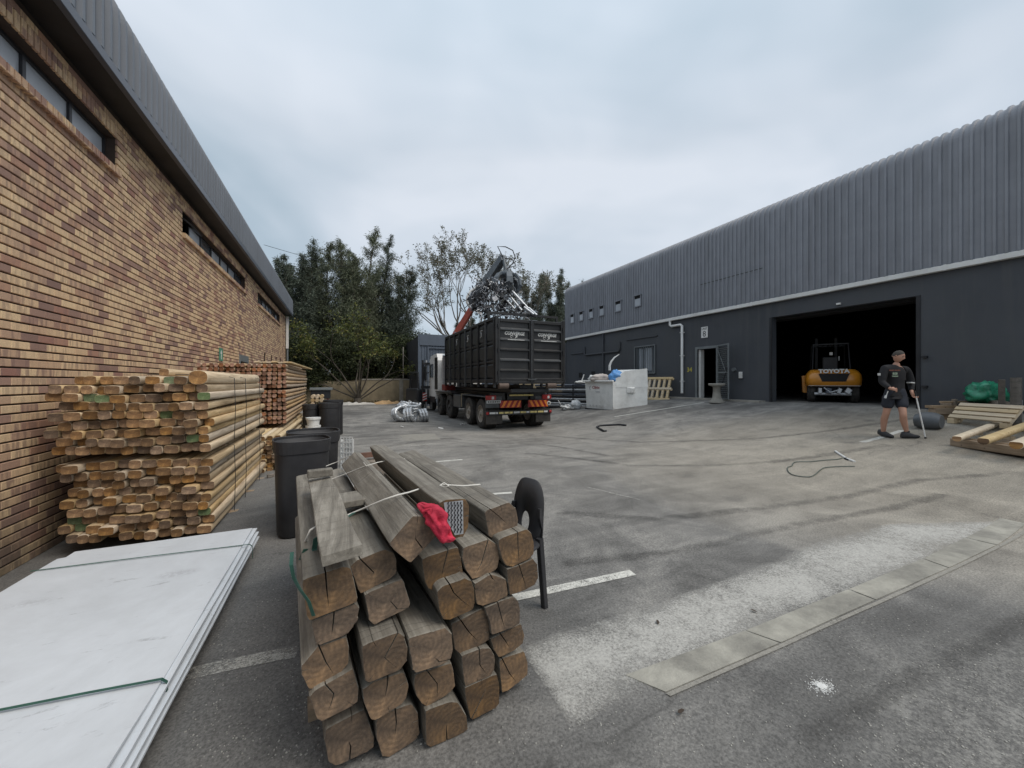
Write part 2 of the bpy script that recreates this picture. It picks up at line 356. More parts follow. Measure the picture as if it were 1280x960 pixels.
def wood(name, cols, sc=(10, 0.7, 10), obj_var=0.3, knots=True):
    m, t, b = new_mat(name)
    v = coords(t, 'Object', sc); oi = N(t, 'ShaderNodeObjectInfo')
    ad = N(t, 'ShaderNodeVectorMath', operation='ADD'); cb = N(t, 'ShaderNodeCombineXYZ')
    t.links.new(mth(t, 'MULTIPLY', oi.outputs['Random'], 37.0), cb.inputs[1]); t.links.new(v, ad.inputs[0]); t.links.new(cb.outputs[0], ad.inputs[1])
    n1 = noise_(t, ad.outputs[0], 1.7, 6, 0.65, 0.6); r1 = ramp(t, [(0.28, cols[0]), (0.5, cols[1]), (0.72, cols[2])]); t.links.new(n1, r1.inputs[0]); c = r1.outputs[0]
    if knots:
        vo = N(t, 'ShaderNodeTexVoronoi', i_Scale=0.9); v4 = coords(t, 'Object', (7, 2.2, 7)); ad2 = N(t, 'ShaderNodeVectorMath', operation='ADD'); t.links.new(v4, ad2.inputs[0]); t.links.new(cb.outputs[0], ad2.inputs[1]); t.links.new(ad2.outputs[0], vo.inputs[0])
        rk = ramp(t, [(0.05, 1.0), (0.13, 0.0)]); t.links.new(vo.outputs['Distance'], rk.inputs[0]); c = mixc(t, mth(t, 'MULTIPLY', rk.outputs[0], 0.7), c, tuple(x*0.35 for x in cols[0]))
    hs = N(t, 'ShaderNodeHueSaturation'); t.links.new(mth(t, 'MULTIPLY_ADD', oi.outputs['Random'], obj_var, 1-obj_var/2), hs.inputs['Value']); t.links.new(c, hs.inputs['Color'])
    t.links.new(mth(t, 'MULTIPLY_ADD', mth(t, 'FRACT', mth(t, 'MULTIPLY', oi.outputs['Random'], 11.7)), 0.5, 0.65), hs.inputs['Saturation'])
    t.links.new(hs.outputs[0], b.inputs['Base Color']); b.inputs['Roughness'].default_value = 0.75; bump(t, b, n1, 0.35, 0.004); return m
M['pole'] = wood('treated_pole_side', [(0.24, 0.165, 0.088), (0.46, 0.335, 0.19), (0.64, 0.50, 0.32)], obj_var=0.5)
M['pine'] = wood('fresh_pine', [(0.42, 0.31, 0.17), (0.58, 0.45, 0.27), (0.68, 0.55, 0.36)], obj_var=0.2)
M['post_side'] = wood('post_side', [(0.28, 0.17, 0.085), (0.42, 0.28, 0.15), (0.52, 0.38, 0.22)], obj_var=0.4)
M['old_wood'] = wood('old_grey_brown_wood', [(0.10, 0.08, 0.06), (0.19, 0.155, 0.12), (0.28, 0.235, 0.19)], obj_var=0.3)
M['old_wood_x'] = wood('old_board_wood', [(0.17, 0.125, 0.08), (0.27, 0.20, 0.135), (0.36, 0.28, 0.20)], sc=(0.7, 10, 10), obj_var=0.3)
M['pine_x'] = wood('fresh_pine_board', [(0.42, 0.31, 0.17), (0.56, 0.43, 0.25), (0.66, 0.53, 0.34)], sc=(0.7, 10, 10), obj_var=0.2)

def mat_ground():
    m, t, b = new_mat('old_asphalt')
    v = coords(t, 'World'); g = N(t, 'ShaderNodeNewGeometry'); sep = N(t, 'ShaderNodeSeparateXYZ'); t.links.new(g.outputs['Position'], sep.inputs[0])
    big = noise_(t, v, 0.28, 6, 0.62, 1.2); mid = noise_(t, coords(t, 'World', (1, 1.0, 1), (0, 0, 0.4)), 1.3, 8, 0.68, 1.0)
    st = noise_(t, coords(t, 'World', (0.35, 2.2, 1), (0, 0, R(-24))), 1.0, 6, 0.6, 1.2)      # wheel-swept streaks
    s = mth(t, 'ADD', mth(t, 'MULTIPLY', big, 0.38), mth(t, 'ADD', mth(t, 'MULTIPLY', mid, 0.40), mth(t, 'MULTIPLY', st, 0.22)))
    r1 = ramp(t, [(0.39, (0.080, 0.077, 0.072)), (0.48, (0.152, 0.147, 0.138)), (0.57, (0.262, 0.252, 0.232))]); t.links.new(s, r1.inputs[0]); c = r1.outputs[0]
    # sandy dust carried over the upper yard
    def blob(cx, cy, rx, ry):
        a = mth(t, 'DIVIDE', mth(t, 'SUBTRACT', sep.outputs[0], cx), rx); d = mth(t, 'DIVIDE', mth(t, 'SUBTRACT', sep.outputs[1], cy), ry)
        q = mth(t, 'ADD', mth(t, 'MULTIPLY', a, a), mth(t, 'MULTIPLY', d, d))
        return mth(t, 'SUBTRACT', 1.0, q, clamp=True)
    dust = mth(t, 'MULTIPLY', mth(t, 'POWER', blob(9.0, 3.2, 5.5, 5.0), 0.6), mth(t, 'ADD', mth(t, 'MULTIPLY', mid, 0.7), mth(t, 'MULTIPLY', st, 0.6)), clamp=True)
    c = mixc(t, mth(t, 'MULTIPLY', dust, 0.85), c, (0.37, 0.328, 0.258))
    dust2 = mth(t, 'MULTIPLY', blob(5.0, 9.0, 7.0, 7.0), st, clamp=True)
    c = mixc(t, mth(t, 'MULTIPLY', dust2, 0.6), c, (0.275, 0.252, 0.215))
    # painted shade: darker asphalt along the brick building and round the near timber
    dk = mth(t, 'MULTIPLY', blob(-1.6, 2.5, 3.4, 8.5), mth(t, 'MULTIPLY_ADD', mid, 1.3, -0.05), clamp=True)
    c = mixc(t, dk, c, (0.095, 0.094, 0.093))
    dk2 = mth(t, 'MULTIPLY', mth(t, 'POWER', blob(2.9, 0.75, 2.3, 0.7), 0.7), mth(t, 'MULTIPLY_ADD', mid, 1.0, 0.1), clamp=True)  # darker patch of asphalt in the near right corner
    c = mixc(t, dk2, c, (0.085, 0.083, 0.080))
    # oil spots
    vo = N(t, 'ShaderNodeTexVoronoi', i_Scale=0.9, i_Randomness=1.0); dd = noise_(t, v, 3.0, 3, 0.6)
    dv = N(t, 'ShaderNodeVectorMath', operation='ADD'); cb = N(t, 'ShaderNodeCombineXYZ'); t.links.new(mth(t, 'MULTIPLY', dd, 0.5), cb.inputs[0]); t.links.new(v, dv.inputs[0]); t.links.new(cb.outputs[0], dv.inputs[1]); t.links.new(dv.outputs[0], vo.inputs[0])
    ro = ramp(t, [(0.06, 1.0), (0.16, 0.0)]); t.links.new(vo.outputs['Distance'], ro.inputs[0]); c = mixc(t, mth(t, 'MULTIPLY', ro.outputs[0], 0.45), c, (0.06, 0.058, 0.056))
    # pale grit: stones in the surface and small crumbs
    f1 = noise_(t, v, 70, 3, 0.75); rf = ramp(t, [(0.34, 0.60), (0.66, 1.38)]); t.links.new(f1, rf.inputs[0]); c = mixc(t, 1.0, c, rf.outputs[0], 'MULTIPLY')
    v2 = N(t, 'ShaderNodeTexVoronoi', i_Scale=26.0); t.links.new(v, v2.inputs[0]); rs = ramp(t, [(0.07, 1.0), (0.13, 0.0)]); t.links.new(v2.outputs['Distance'], rs.inputs[0])
    msk = ramp(t, [(0.52, 0.0), (0.64, 1.0)]); t.links.new(noise_(t, v, 0.9, 5, 0.7), msk.inputs[0])
    c = mixc(t, mth(t, 'MULTIPLY', mth(t, 'MULTIPLY', rs.outputs[0], msk.outputs[0]), 0.8), c, (0.42, 0.41, 0.38))
    # rough patch of lost surface at the lower right
    wp = mth(t, 'MULTIPLY', mth(t, 'POWER', blob(2.75, 0.25, 1.3, 0.9), 0.5), 1.0, clamp=True)
    gr = ramp(t, [(0.47, 0.0), (0.58, 1.0)]); t.links.new(mth(t, 'ADD', mth(t, 'MULTIPLY', noise_(t, v, 7, 6, 0.85), 0.5), mth(t, 'MULTIPLY', noise_(t, v, 55, 4, 0.8), 0.5)), gr.inputs[0])
    c = mixc(t, mth(t, 'MULTIPLY', mth(t, 'MULTIPLY', wp, gr.outputs[0]), 0.55), c, (0.37, 0.36, 0.33))
    # cracks
    vc = N(t, 'ShaderNodeTexVoronoi', feature='DISTANCE_TO_EDGE', i_Scale=0.33); dv2 = N(t, 'ShaderNodeVectorMath', operation='ADD'); t.links.new(v, dv2.inputs[0]); cb2 = N(t, 'ShaderNodeCombineXYZ'); t.links.new(mth(t, 'MULTIPLY', mid, 1.6), cb2.inputs[0]); t.links.new(mth(t, 'MULTIPLY', big, 2.0), cb2.inputs[1]); t.links.new(cb2.outputs[0], dv2.inputs[1]); t.links.new(dv2.outputs[0], vc.inputs[0])
    rc = ramp(t, [(0.0, 1.0), (0.0035, 0.0)]); t.links.new(vc.outputs[0], rc.inputs[0]); c = mixc(t, mth(t, 'MULTIPLY', rc.outputs[0], 0.45), c, (0.05, 0.048, 0.045))
    t.links.new(c, b.inputs['Base Color'])
    rr = ramp(t, [(0.3, 0.72), (0.7, 0.92)]); t.links.new(big, rr.inputs[0]); t.links.new(rr.outputs[0], b.inputs['Roughness'])
    h = mth(t, 'ADD', f1, mth(t, 'MULTIPLY', noise_(t, v, 220, 2, 0.6), 0.6)); bump(t, b, h, 0.55, 0.006); return m
M['ground'] = mat_ground()
def mat_worn(name, col, lo=0.42, hi=0.55, sc=14, edge=True, amt=1.0, big=1.6):
    m, t, b = new_mat(name)
    v = coords(t, 'World'); n1 = noise_(t, v, sc, 8, 0.78); n2 = noise_(t, v, 1.6, 5, 0.6)
    n3 = noise_(t, v, 75, 3, 0.8)
    mk = mth(t, 'ADD', mth(t, 'ADD', mth(t, 'MULTIPLY', n1, 0.34), mth(t, 'MULTIPLY', n3, 0.42)), mth(t, 'MULTIPLY', n2, 0.24))
    if edge:
        uv = N(t, 'ShaderNodeUVMap'); sp = N(t, 'ShaderNodeSeparateXYZ'); t.links.new(uv.outputs[0], sp.inputs[0])
        e = mth(t, 'MULTIPLY', mth(t, 'MULTIPLY', sp.outputs[1], mth(t, 'SUBTRACT', 1.0, sp.outputs[1])), 4.0)
        e = mth(t, 'MULTIPLY', e, mth(t, 'MULTIPLY', mth(t, 'MULTIPLY', sp.outputs[0], mth(t, 'SUBTRACT', 1.02, sp.outputs[0])), 90.0, clamp=True), clamp=True)
        mk = mth(t, 'ADD', mk, mth(t, 'MULTIPLY', mth(t, 'SUBTRACT', mth(t, 'POWER', e, 0.5), 1.0), 0.24))
    r = ramp(t, [(lo, 0.0), (hi, 1.0)]); t.links.new(mk, r.inputs[0])
    f = noise_(t, v, 60, 4, 0.7); rf = ramp(t, [(0.3, tuple(x*0.66 for x in col)), (0.7, tuple(min(1, x*1.15) for x in col))]); t.links.new(f, rf.inputs[0])
    t.links.new(rf.outputs[0], b.inputs['Base Color']); b.inputs['Roughness'].default_value = 0.85; bump(t, b, f, 0.3, 0.004)
    tr = N(t, 'ShaderNodeBsdfTransparent'); mx = N(t, 'ShaderNodeMixShader'); t.links.new(mth(t, 'MULTIPLY', r.outputs[0], amt), mx.inputs[0]); t.links.new(tr.outputs[0], mx.inputs[1]); t.links.new(b.outputs[0], mx.inputs[2])
    t.links.new(mx.outputs[0], t.nodes['Material Output'].inputs[0]); return m
M['line'] = mat_worn('worn_white_road_paint', (0.62, 0.61, 0.56), 0.38, 0.50, 12, edge=False)
M['line_thin'] = mat_worn('faint_white_road_paint', (0.50, 0.49, 0.45), 0.44, 0.55, 12, edge=False, amt=0.8)
M['worn'] = mat_worn('pale_scoured_concrete_skin', (0.47, 0.458, 0.425), 0.30, 0.52, 11, edge=True, amt=0.92)
M['patch'] = mat_worn('pale_repair_patch', (0.30, 0.285, 0.25), 0.34, 0.46, 5, edge=False, amt=0.9)
# ------------------------------------------------------------------ ground
def axis(lo, hi, fine_lo, fine_hi, step, coarse):
    a = list(np.arange(fine_lo, fine_hi+1e-6, step)); x = fine_lo
    s = coarse
    while x > lo: x -= s; s *= 1.5; a.insert(0, max(x, lo))
    x = fine_hi; s = coarse
    while x < hi: x += s; s *= 1.5; a.append(min(x, hi))
    return a
def ground():
    xs = axis(-1500, 1500, -6, 16, 0.25, 1); ys = axis(-1500, 1500, -3, 30, 0.4, 1)
    nx = len(xs); vs = [(x, y, gh(x, y)) for y in ys for x in xs]
    fs = [(j*nx+i, j*nx+i+1, (j+1)*nx+i+1, (j+1)*nx+i) for j in range(len(ys)-1) for i in range(nx-1)]
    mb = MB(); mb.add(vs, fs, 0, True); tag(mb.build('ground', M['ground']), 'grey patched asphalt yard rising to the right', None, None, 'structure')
ground()
def strip(name, lower, upper, mat, dz, label, n=40, m=8, kind='structure', parent=None):
    """sheet lying on the ground between two polylines of ground points"""
    def res(pl, t):
        L = [0]
        for a, b in zip(pl, pl[1:]): L.append(L[-1]+(b-a).length)
        d = t*L[-1]
        for i in range(len(pl)-1):
            if d <= L[i+1] or i == len(pl)-2:
                return pl[i].lerp(pl[i+1], (d-L[i])/max(1e-6, L[i+1]-L[i]))
    vs = []; uv = []
    for i in range(n+1):
        a, b = res(lower, i/n), res(upper, i/n)
        for j in range(m+1):
            p = a.lerp(b, j/m); vs.append((p.x, p.y, gh(p.x, p.y)+dz)); uv.append((i/n, j/m))
    fs = [(i*(m+1)+j, (i+1)*(m+1)+j, (i+1)*(m+1)+j+1, i*(m+1)+j+1) for i in range(n) for j in range(m)]
    mb = MB(); mb.add(vs, fs, 0, True); o = mb.build(name, mat, parent)
    ul = o.data.uv_layers.new(name='UVMap')
    for l in o.data.loops: ul.data[l.index].uv = uv[l.vertex_index]
    if parent is None: tag(o, label, None, None, kind)
    return o
def line(a, b, w, mat, label, dz=0.004, name='road_marking'):
    A, B = G(*a), G(*b); d = (B-A); d.z = 0; d.normalize(); nrm = Vector((-d.y, d.x, 0))*w/2
    n = max(4, int((B-A).length/0.25))
    return strip(name, [A-nrm, B-nrm], [A+nrm, B+nrm], mat, dz, label, n, 1)
line((196, 852), (372, 815), 0.10, M['line_thin'], 'faint white bay line between the white boards and the near timber stack')
line((640, 748), (791, 716), 0.085, M['line'], 'bright white bay line ending right of the black plastic chair')
line((768, 521), (880, 503), 0.10, M['line'], 'thin white bay line running from the white waste bin to the doorway')
line((1078, 553), (1128, 538), 0.11, M['line'], 'white bay line under the feet of the walking man')
line((433, 539.8), (458, 538.6), 0.12, M['line_thin'], 'short faint white line beyond the black bins')
line((505, 558), (543, 555.6), 0.10, M['line_thin'], 'short white line just beyond the far ends of the near timbers')
line((543, 577.5), (578, 574.6), 0.10, M['line'], 'short white line beside the far end of the right top timber')
line((612, 618), (640, 616), 0.08, M['line'], 'white line end by the right top timber')
line((733, 609), (800, 625), 0.03, M['line_thin'], 'thin scraped white line on the open asphalt')
strip('repair_patch', [G(508, 551.6), G(551, 549.6)], [G(499, 544), G(543, 542)], M['patch'], 0.004, 'pale rectangular repair patch in the asphalt before the truck', 8, 4)
strip('worn_concrete_strip', [G(716, 914), G(795, 868), G(935, 795), G(1065, 743), G(1157, 703), G(1215, 680), G(1268, 656)],
      [G(650, 812), G(700, 788), G(830, 752), G(940, 710), G(1030, 674), G(1110, 655), G(1200, 652), G(1262, 652)], M['worn'], 0.004, 'white scoured strip of old concrete beside the drain slabs', 60, 12)
M['tyre_mark'] = mat_worn('faint_dark_tyre_mark', (0.075, 0.072, 0.068), 0.42, 0.62, 6, edge=True, amt=0.55)
for pl, w, lab in (([(690, 545), (800, 553), (950, 548), (1080, 532), (1160, 520)], .26, 'faint dark tyre mark curving up towards the hall door'), ([(655, 566), (790, 582), (960, 578), (1110, 556)], .26, 'second faint tyre mark curving across the upper yard'),
                   ([(690, 640), (820, 650), (980, 632), (1150, 600), (1270, 590)], .22, 'faint tyre mark across the middle of the yard'), ([(700, 705), (850, 690), (1000, 655), (1180, 618)], .2, 'faint tyre mark just beyond the pale concrete strip'),
                   ([(470, 560), (560, 548), (680, 556), (760, 570)], .25, 'faint tyre mark before the truck'), ([(1000, 935), (1120, 860), (1240, 800), (1290, 770)], .16, 'faint tyre mark in the near right corner')):
    P = [G(*p) for p in pl]; lo = []; hi = []
    for i, p in enumerate(P):
        d = (P[min(i+1, len(P)-1)]-P[max(0, i-1)]); d.z = 0; d.normalize(); nr = Vector((-d.y, d.x, 0))*w/2; lo.append(p-nr); hi.append(p+nr)
    strip('tyre_mark', lo, hi, M['tyre_mark'], 0.003, lab, 50, 4)
M['slab'] = simple('drain_slab_concrete', (0.37, 0.355, 0.305), 0.85, var=0.2, nscale=3.5, bumpv=0.5, bscale=60, dirt=(0.13, 0.124, 0.11), dirt_amt=0.62, obj_var=0.1, kind='World')
def slabs():
    root = bpy.data.objects.new('drain_channel', None); C.objects.link(root); tag(root, 'line of flush concrete slabs crossing the asphalt', None, None, 'structure')
    q = [[(782,845),(931.5,789.3),(974,804.8),(832,866)], [(932.6,788.9),(1060,737.8),(1093.5,750.8),(976,804)], [(1061.5,737.2),(1153,699.3),(1185,710.6),(1095,750.2)],
         [(1154.4,698.8),(1206,673),(1245,682),(1186.4,710.1)], [(1207.3,672.5),(1250,648),(1282,655),(1246.4,681.5)]]
    for poly in q:
        P = [G(*p) for p in poly]; n = 6
        vs = []
        for i in range(n+1):
            a = P[0].lerp(P[1], i/n); b = P[3].lerp(P[2], i/n)
            for j in range(3):
                p = a.lerp(b, j/2); vs.append((p.x, p.y, gh(p.x, p.y)+0.006))
        fs = [(i*3+j, i*3+j+1, (i+1)*3+j+1, (i+1)*3+j) for i in range(n) for j in range(2)]
        bnd = [i*3 for i in range(n+1)] + [n*3+1] + [i*3+2 for i in range(n, -1, -1)] + [1]
        k = len(vs); vs += [(vs[i][0], vs[i][1], vs[i][2]-0.03) for i in bnd]
        fs += [(bnd[i], bnd[(i+1) % len(bnd)], k+(i+1) % len(bnd), k+i) for i in range(len(bnd))]
        mb = MB(); mb.add(vs, fs, 0, False)
        o = mb.build('slab', M['slab'], root)
    rim = [G(*p) for p in [(832,868),(975,806.5),(1095,753),(1186,712),(1247,682.5),(1290,655)]]; rim2 = [G(*p) for p in [(838,871.5),(980,809.5),(1100,755.5),(1191,714),(1252,684),(1296,657)]]
    strip('edge_strip', rim2, rim, M['patch'], 0.006, None, 30, 1, parent=root)
slabs()

# ------------------------------------------------------------------ brick warehouse
CO, BL = 0.085, 0.232
def cladding_mesh(name, xf, z0, z1, rad, back, side, mat, rise=0.06):
    """one sheet of four trapezoid ribs (0.686 m) running up, over the rounded eave and back; side=+1 faces +X"""
    P = 0.1715; prof = []
    for k in range(4):
        y = k*P; prof += [(y, 0), (y+0.098, 0), (y+0.112, 0.042), (y+0.157, 0.042)]
    prof.append((4*P, 0))
    path = [((0, z0), (1, 0)), ((0, z1), (1, 0))]
    for i in range(1, 9):
        a = i/8*math.pi/2*0.97; path.append(((-(rad-rad*math.cos(a)), z1+rad*math.sin(a)), (math.cos(a), math.sin(a))))
    lx, lz = path[-1][0]; path.append(((lx-back, lz+back*rise), path[-1][1]))
    vs = []
    for (x, z), (nx, nz) in path:
        for (y, h) in prof: vs.append((xf + side*(x+nx*h), y, z+nz*h))
    n = len(prof); fs = []
    for i in range(len(path)-1):
        for j in range(n-1):
            f = (i*n+j, i*n+j+1, (i+1)*n+j+1, (i+1)*n+j); fs.append(f if side > 0 else f[::-1])
    me = bpy.data.meshes.new(name); me.from_pydata(vs, [], fs); me.materials.append(mat); me.update(); return me
def wall_rects(y0, y1, z0, z1, holes):
    """rectangles that cover the wall around its openings"""
    ys = sorted(set([y0, y1]+[h[0] for h in holes]+[h[1] for h in holes])); ys = [y for y in ys if y0 <= y <= y1]; out = []
    for a, b in zip(ys, ys[1:]):
        mid = (a+b)/2; cuts = sorted([(h[2], h[3]) for h in holes if h[0] < mid < h[1]]); z = z0
        for (c, d) in cuts:
            if c > z: out.append((a, b, z, c))
            z = max(z, d)
        if z < z1: out.append((a, b, z, z1))
    return out
def brick_warehouse():
    T = thing('brick_warehouse', 'long buff and plum face brick warehouse with slate metal fascia, along the left side', 'building', (-2.755, 10, -0.24))
    inv = Matrix.Translation((2.755, -10, 0.24))
    XF = -2.755; Y0, Y1 = -1.0, 24.2; ZB, ZT = -0.24, 5.10
    wins = [(1.86, 6.9, 7), (9.24, 14.55, 7), (16.5, 22.1, 7)]
    zs0 = -0.24+54*CO; zs1 = zs0+5*CO     # 4.35 .. 4.775
    holes = [(a, b, zs0, zs1) for a, b, _ in wins] + [(13.7, 14.9, -0.24, -0.24+30*CO)] + [(c-.18, c+.18, -0.24+30*CO, -0.24+34*CO) for c in (17.95, 19.6, 20.9, 22.3)]
    mb = MB()
    for (a, b, c, d) in wall_rects(Y0, Y1, ZB, ZT, holes): mb.b2((XF-0.24, a, c), (XF-0.02, b, d), M=inv)
    mb.b2((-14, Y1-0.24, ZB), (XF-0.24, Y1-0.002, ZT), M=inv); mb.b2((-14, Y0, ZB), (XF-0.24, Y0+.24, ZT), M=inv); mb.b2((-14.2, Y0, ZB), (-14, Y1, ZT), M=inv)
    wall = mb.build('wall', M['mortar'], T)
    # full bricks: nearest ones singly, the rest joined
    def brick_poly(w): return None
    def brick_geo(mb, y, z, w, d=0.03, m=None, h=0.069):
        c = 0.004
        x0, x1 = XF-d, XF
        vs = [(x0, y, z), (x0, y+w, z), (x0, y+w, z+h), (x0, y, z+h), (x1, y+c, z+c), (x1, y+w-c, z+c), (x1, y+w-c, z+h-c), (x1, y+c, z+h-c),
              (x1-c, y, z), (x1-c, y+w, z), (x1-c, y+w, z+h), (x1-c, y, z+h)]
        fs = [(4,5,6,7), (8,9,5,4), (9,10,6,5), (10,11,7,6), (11,8,4,7), (0,1,9,8), (1,2,10,9), (2,3,11,10), (3,0,8,11)]
        mb.add(vs, fs, 0, False, m)
    lst = []; rows = int((ZT-ZB)/CO)
    for r in range(rows):
        z = ZB+r*CO+0.007; sh = 0.116*(r % 2)
        y = math.floor((Y0+10+sh)/BL)*BL-10-sh
        while y < Y1:
            a, b = max(y, Y0), min(y+BL-0.003, Y1)
            segs = [(a, b)]
            for h in holes:
                if h[2]-1e-4 <= z-0.007 < h[3]-1e-3:
                    ns = []
                    for (p, q) in segs:
                        if q <= h[0] or p >= h[1]: ns.append((p, q)); continue
                        if p < h[0]: ns.append((p, h[0]))
                        if q > h[1]: ns.append((h[1], q))
                    segs = ns
            # soldier course over and sill course under the windows take the brick's place
            for (w0, w1, _) in wins:
                if (-1e-4 <= z-0.007-zs1 < 2*CO-1e-3) or (-CO-1e-3 <= z-0.007-zs0 < -1e-3):
                    ns = []
                    for (p, q) in segs:
                        if q <= w0 or p >= w1: ns.append((p, q)); continue
                        if p < w0: ns.append((p, w0))
                        if q > w1: ns.append((w1, q))
                    segs = ns
            for (p, q) in segs:
                if q-p > 0.02: lst.append((p, z, q-p))
            y += BL
    def score(t):
        y, z, w = t
        if y+w < 4.98 or w < 0.2: return 99
        if y > 5.3 and z < 1.55: return 98
        v = Vector((XF, y+w/2, z-CAMZ)); depth = v.x*ST+v.y*CT; py = HY-(v.z/depth)*F
        if py < -5 or py > 735: return 97
        return v.length
    lst.sort(key=score)
    near, rest = lst[:300], lst[300:]
    mb = MB(); brick_geo(mb, 0, 0, BL-0.003); proto = mb.build('brick', M['brick'], wall); me = proto.data
    for v in me.vertices: v.co.x -= XF
    first = True
    rnd = random.Random(3)
    for (y, z, w) in near:
        o = proto if first else mesh_obj('brick', me, wall); first = False
        o.location = inv @ Vector((XF+rnd.uniform(-0.0015, 0.0015), y, z)); o.scale = (1, w/(BL-0.003), 1)
    mb = MB()
    for (y, z, w) in rest: brick_geo(mb, y, z, w, m=inv)
    tag(mb.build('brickwork', M['brick'], wall), kind='stuff')
    # soldier courses, sills and windows
    sol = MB(); sol.b2((-0.05, 0, 0), (0.006, 0.068, 0.162)); sp = None
    sil = MB(); sil.prism([(-0.14, 0, 0.0), (0.055, 0, -0.02), (0.055, 0, 0.07), (-0.14, 0, 0.105)], (0, 0.066, 0)); slp = None
    for wi, (a, b, n) in enumerate(wins):
        win = bpy.data.objects.new('window', None); C.objects.link(win); win.parent = T; win.location = inv @ Vector((XF, a, zs0))
        k = int((b-a)/0.085)
        if wi < 2:
            for i in range(k):
                o = sol.build('brick', M['brick'], wall, bevel=0.004) if sp is None else link_copy(sp, None, wall); sp = sp or o
                o.location = inv @ Vector((XF, a+i*(b-a)/k+0.003, zs1+0.004))
                o = sil.build('sill_brick', M['brick'], wall, bevel=0.004) if slp is None else link_copy(slp, None, wall); slp = slp or o
                o.location = inv @ Vector((XF, a+i*(b-a)/k+0.003, zs0-0.085))
        else:
            mb = MB()
            for i in range(k):
                y = a+i*(b-a)/k+0.003; T2 = inv @ Matrix.Translation((XF, y, zs1+0.004)); mb.b2((-0.05, 0, 0), (0.006, 0.068, 0.162), M=T2)
                T3 = inv @ Matrix.Translation((XF, y, zs0-0.085)); mb.prism([(-0.14, 0, 0.0), (0.055, 0, -0.02), (0.055, 0, 0.07), (-0.14, 0, 0.105)], (0, 0.066, 0), M=T3)
            tag(mb.build('lintel_and_sill_bricks', M['brick'], wall), kind='stuff')
        H = zs1-zs0; Wd = b-a; fr = MB()
        fr.b2((-0.17, 0, 0.02), (-0.12, Wd, 0.06)); fr.b2((-0.17, 0, H-0.04), (-0.12, Wd, H))
        for i in range(n+1): y = i*Wd/n; fr.b2((-0.172, max(0, y-0.024), 0.06), (-0.118, min(Wd, y+0.024), H-0.04))
        fr.build('frame', M['alu_dark'], win)
        for i in range(n):
            if wi == 1 and i == 0:
                sh = MB(); Mx = Matrix.Translation((-0.12, 0.03, H-0.05)) @ Matrix.Rotation(R(-50), 4, 'Y')
                sh.box((0, 0.36, -0.15), (0.03, 0.68, 0.30), M=Mx); sh.build('open_sash', M['alu_dark'], win); continue
            p = MB(); p.b2((-0.15, i*Wd/n+0.026, 0.062), (-0.144, (i+1)*Wd/n-0.026, H-0.042)); p.build('pane', M['frosted'] if (i+wi) % 4 != 3 else M['glass_win'], win)
        bx = MB(); bx.b2((-1.2, -0.1, -0.2), (-0.236, Wd+0.1, H+0.2), mi=0); bx.build('reveal', M['void'], win)
    # door frame, door, vent openings
    d = MB(); Mx = inv @ Matrix.Translation((XF, 13.7, -0.24)); hh = 30*CO
    d.b2((-0.1, 0, 0), (0.02, 0.12, hh), M=Mx); d.b2((-0.1, 1.08, 0), (0.02, 1.2, hh), M=Mx); d.b2((-0.1, 0.12, hh-0.2), (0.02, 1.08, hh), M=Mx)
    d.build('door_frame', M['grey_steel'], T, bevel=0.004)
    d = MB(); d.b2((-0.25, 0.12, 0), (-0.2, 1.08, hh-0.2), M=Mx); d.build('door', M['dark_steel'], T)
    for cc in (17.95, 19.6, 20.9, 22.3):
        v = MB(); v.b2((XF-0.22, cc-0.17, -0.24+30*CO+0.01), (XF-0.18, cc+0.17, -0.24+34*CO-0.01), M=inv); v.build('vent', M['void'], T)
    # soffit, fascia, cladding
    s = MB(); s.b2((XF-0.3, Y0-0.1, 5.102), (-2.47, Y1+0.12, 5.13), M=inv); s.build('soffit', M['dark_steel'], T)
    s = MB(); s.b2((-2.468, Y0-0.1, 5.075), (-2.40, Y1+0.12, 5.19), M=inv); s.b2((-2.468, Y0-0.1, 5.20), (-2.445, Y1+0.12, 5.235), M=inv); s.build('fascia', M['fascia'], T, bevel=0.006)
    me = cladding_mesh('cladding_sheet', 0, 5.2, 5.86, 0.26, 9.0, 1, M['clad_l'], 0.05)
    y = Y0-0.1
    while y < Y1-0.4: mesh_obj('cladding_sheet', me, T, inv @ Vector((-2.445, y, 0))); y += 0.686
    s = MB(); s.b2((-11.6, Y1, 5.13), (-2.50, Y1+0.1, 5.86), M=inv); s.b2((-11.6, Y1, 5.86), (-2.75, Y1+0.1, 6.1), M=inv); s.build('gable_flashing', M['clad_l'], T)
    # white downpipe at the far corner
    p = MB(); p.tube([(-2.62, 24.12, 5.0), (-2.62, 24.12, 4.6), (-2.66, 24.12, 4.5), (-2.66, 24.12, -0.1)], 0.05, 8, M=inv); p.build('downpipe', M['grey_steel'], T)
    p = MB(); p.b2((-2.72, 24.04, 3.3), (-2.60, 24.14, 5.05), M=inv); p.build('downpipe_head', M['white_paint'], T)
    return T
brick_warehouse()
def green_sign():
    t = thing('safety_sign', 'small green and white sign fixed high on the brick wall left of the small door', 'sign', (-2.75, 11.62, 2.02))
    m = simple('green_sign_face', (0.10, 0.28, 0.19), 0.4, var=0.2, bumpv=0)
    b = MB(); b.b2((0.002, 0, 0), (0.012, 0.3, 0.32)); b.build('panel', m, t)
    w = MB()
    w.prism([(0.0125, 0.13, 0.04), (0.0125, 0.17, 0.04), (0.0125, 0.17, 0.18), (0.0125, 0.22, 0.18), (0.0125, 0.15, 0.27), (0.0125, 0.08, 0.18), (0.0125, 0.13, 0.18)], (0.003, 0, 0))
    w.build('arrow_symbol', M['white_plastic'], t)
green_sign()

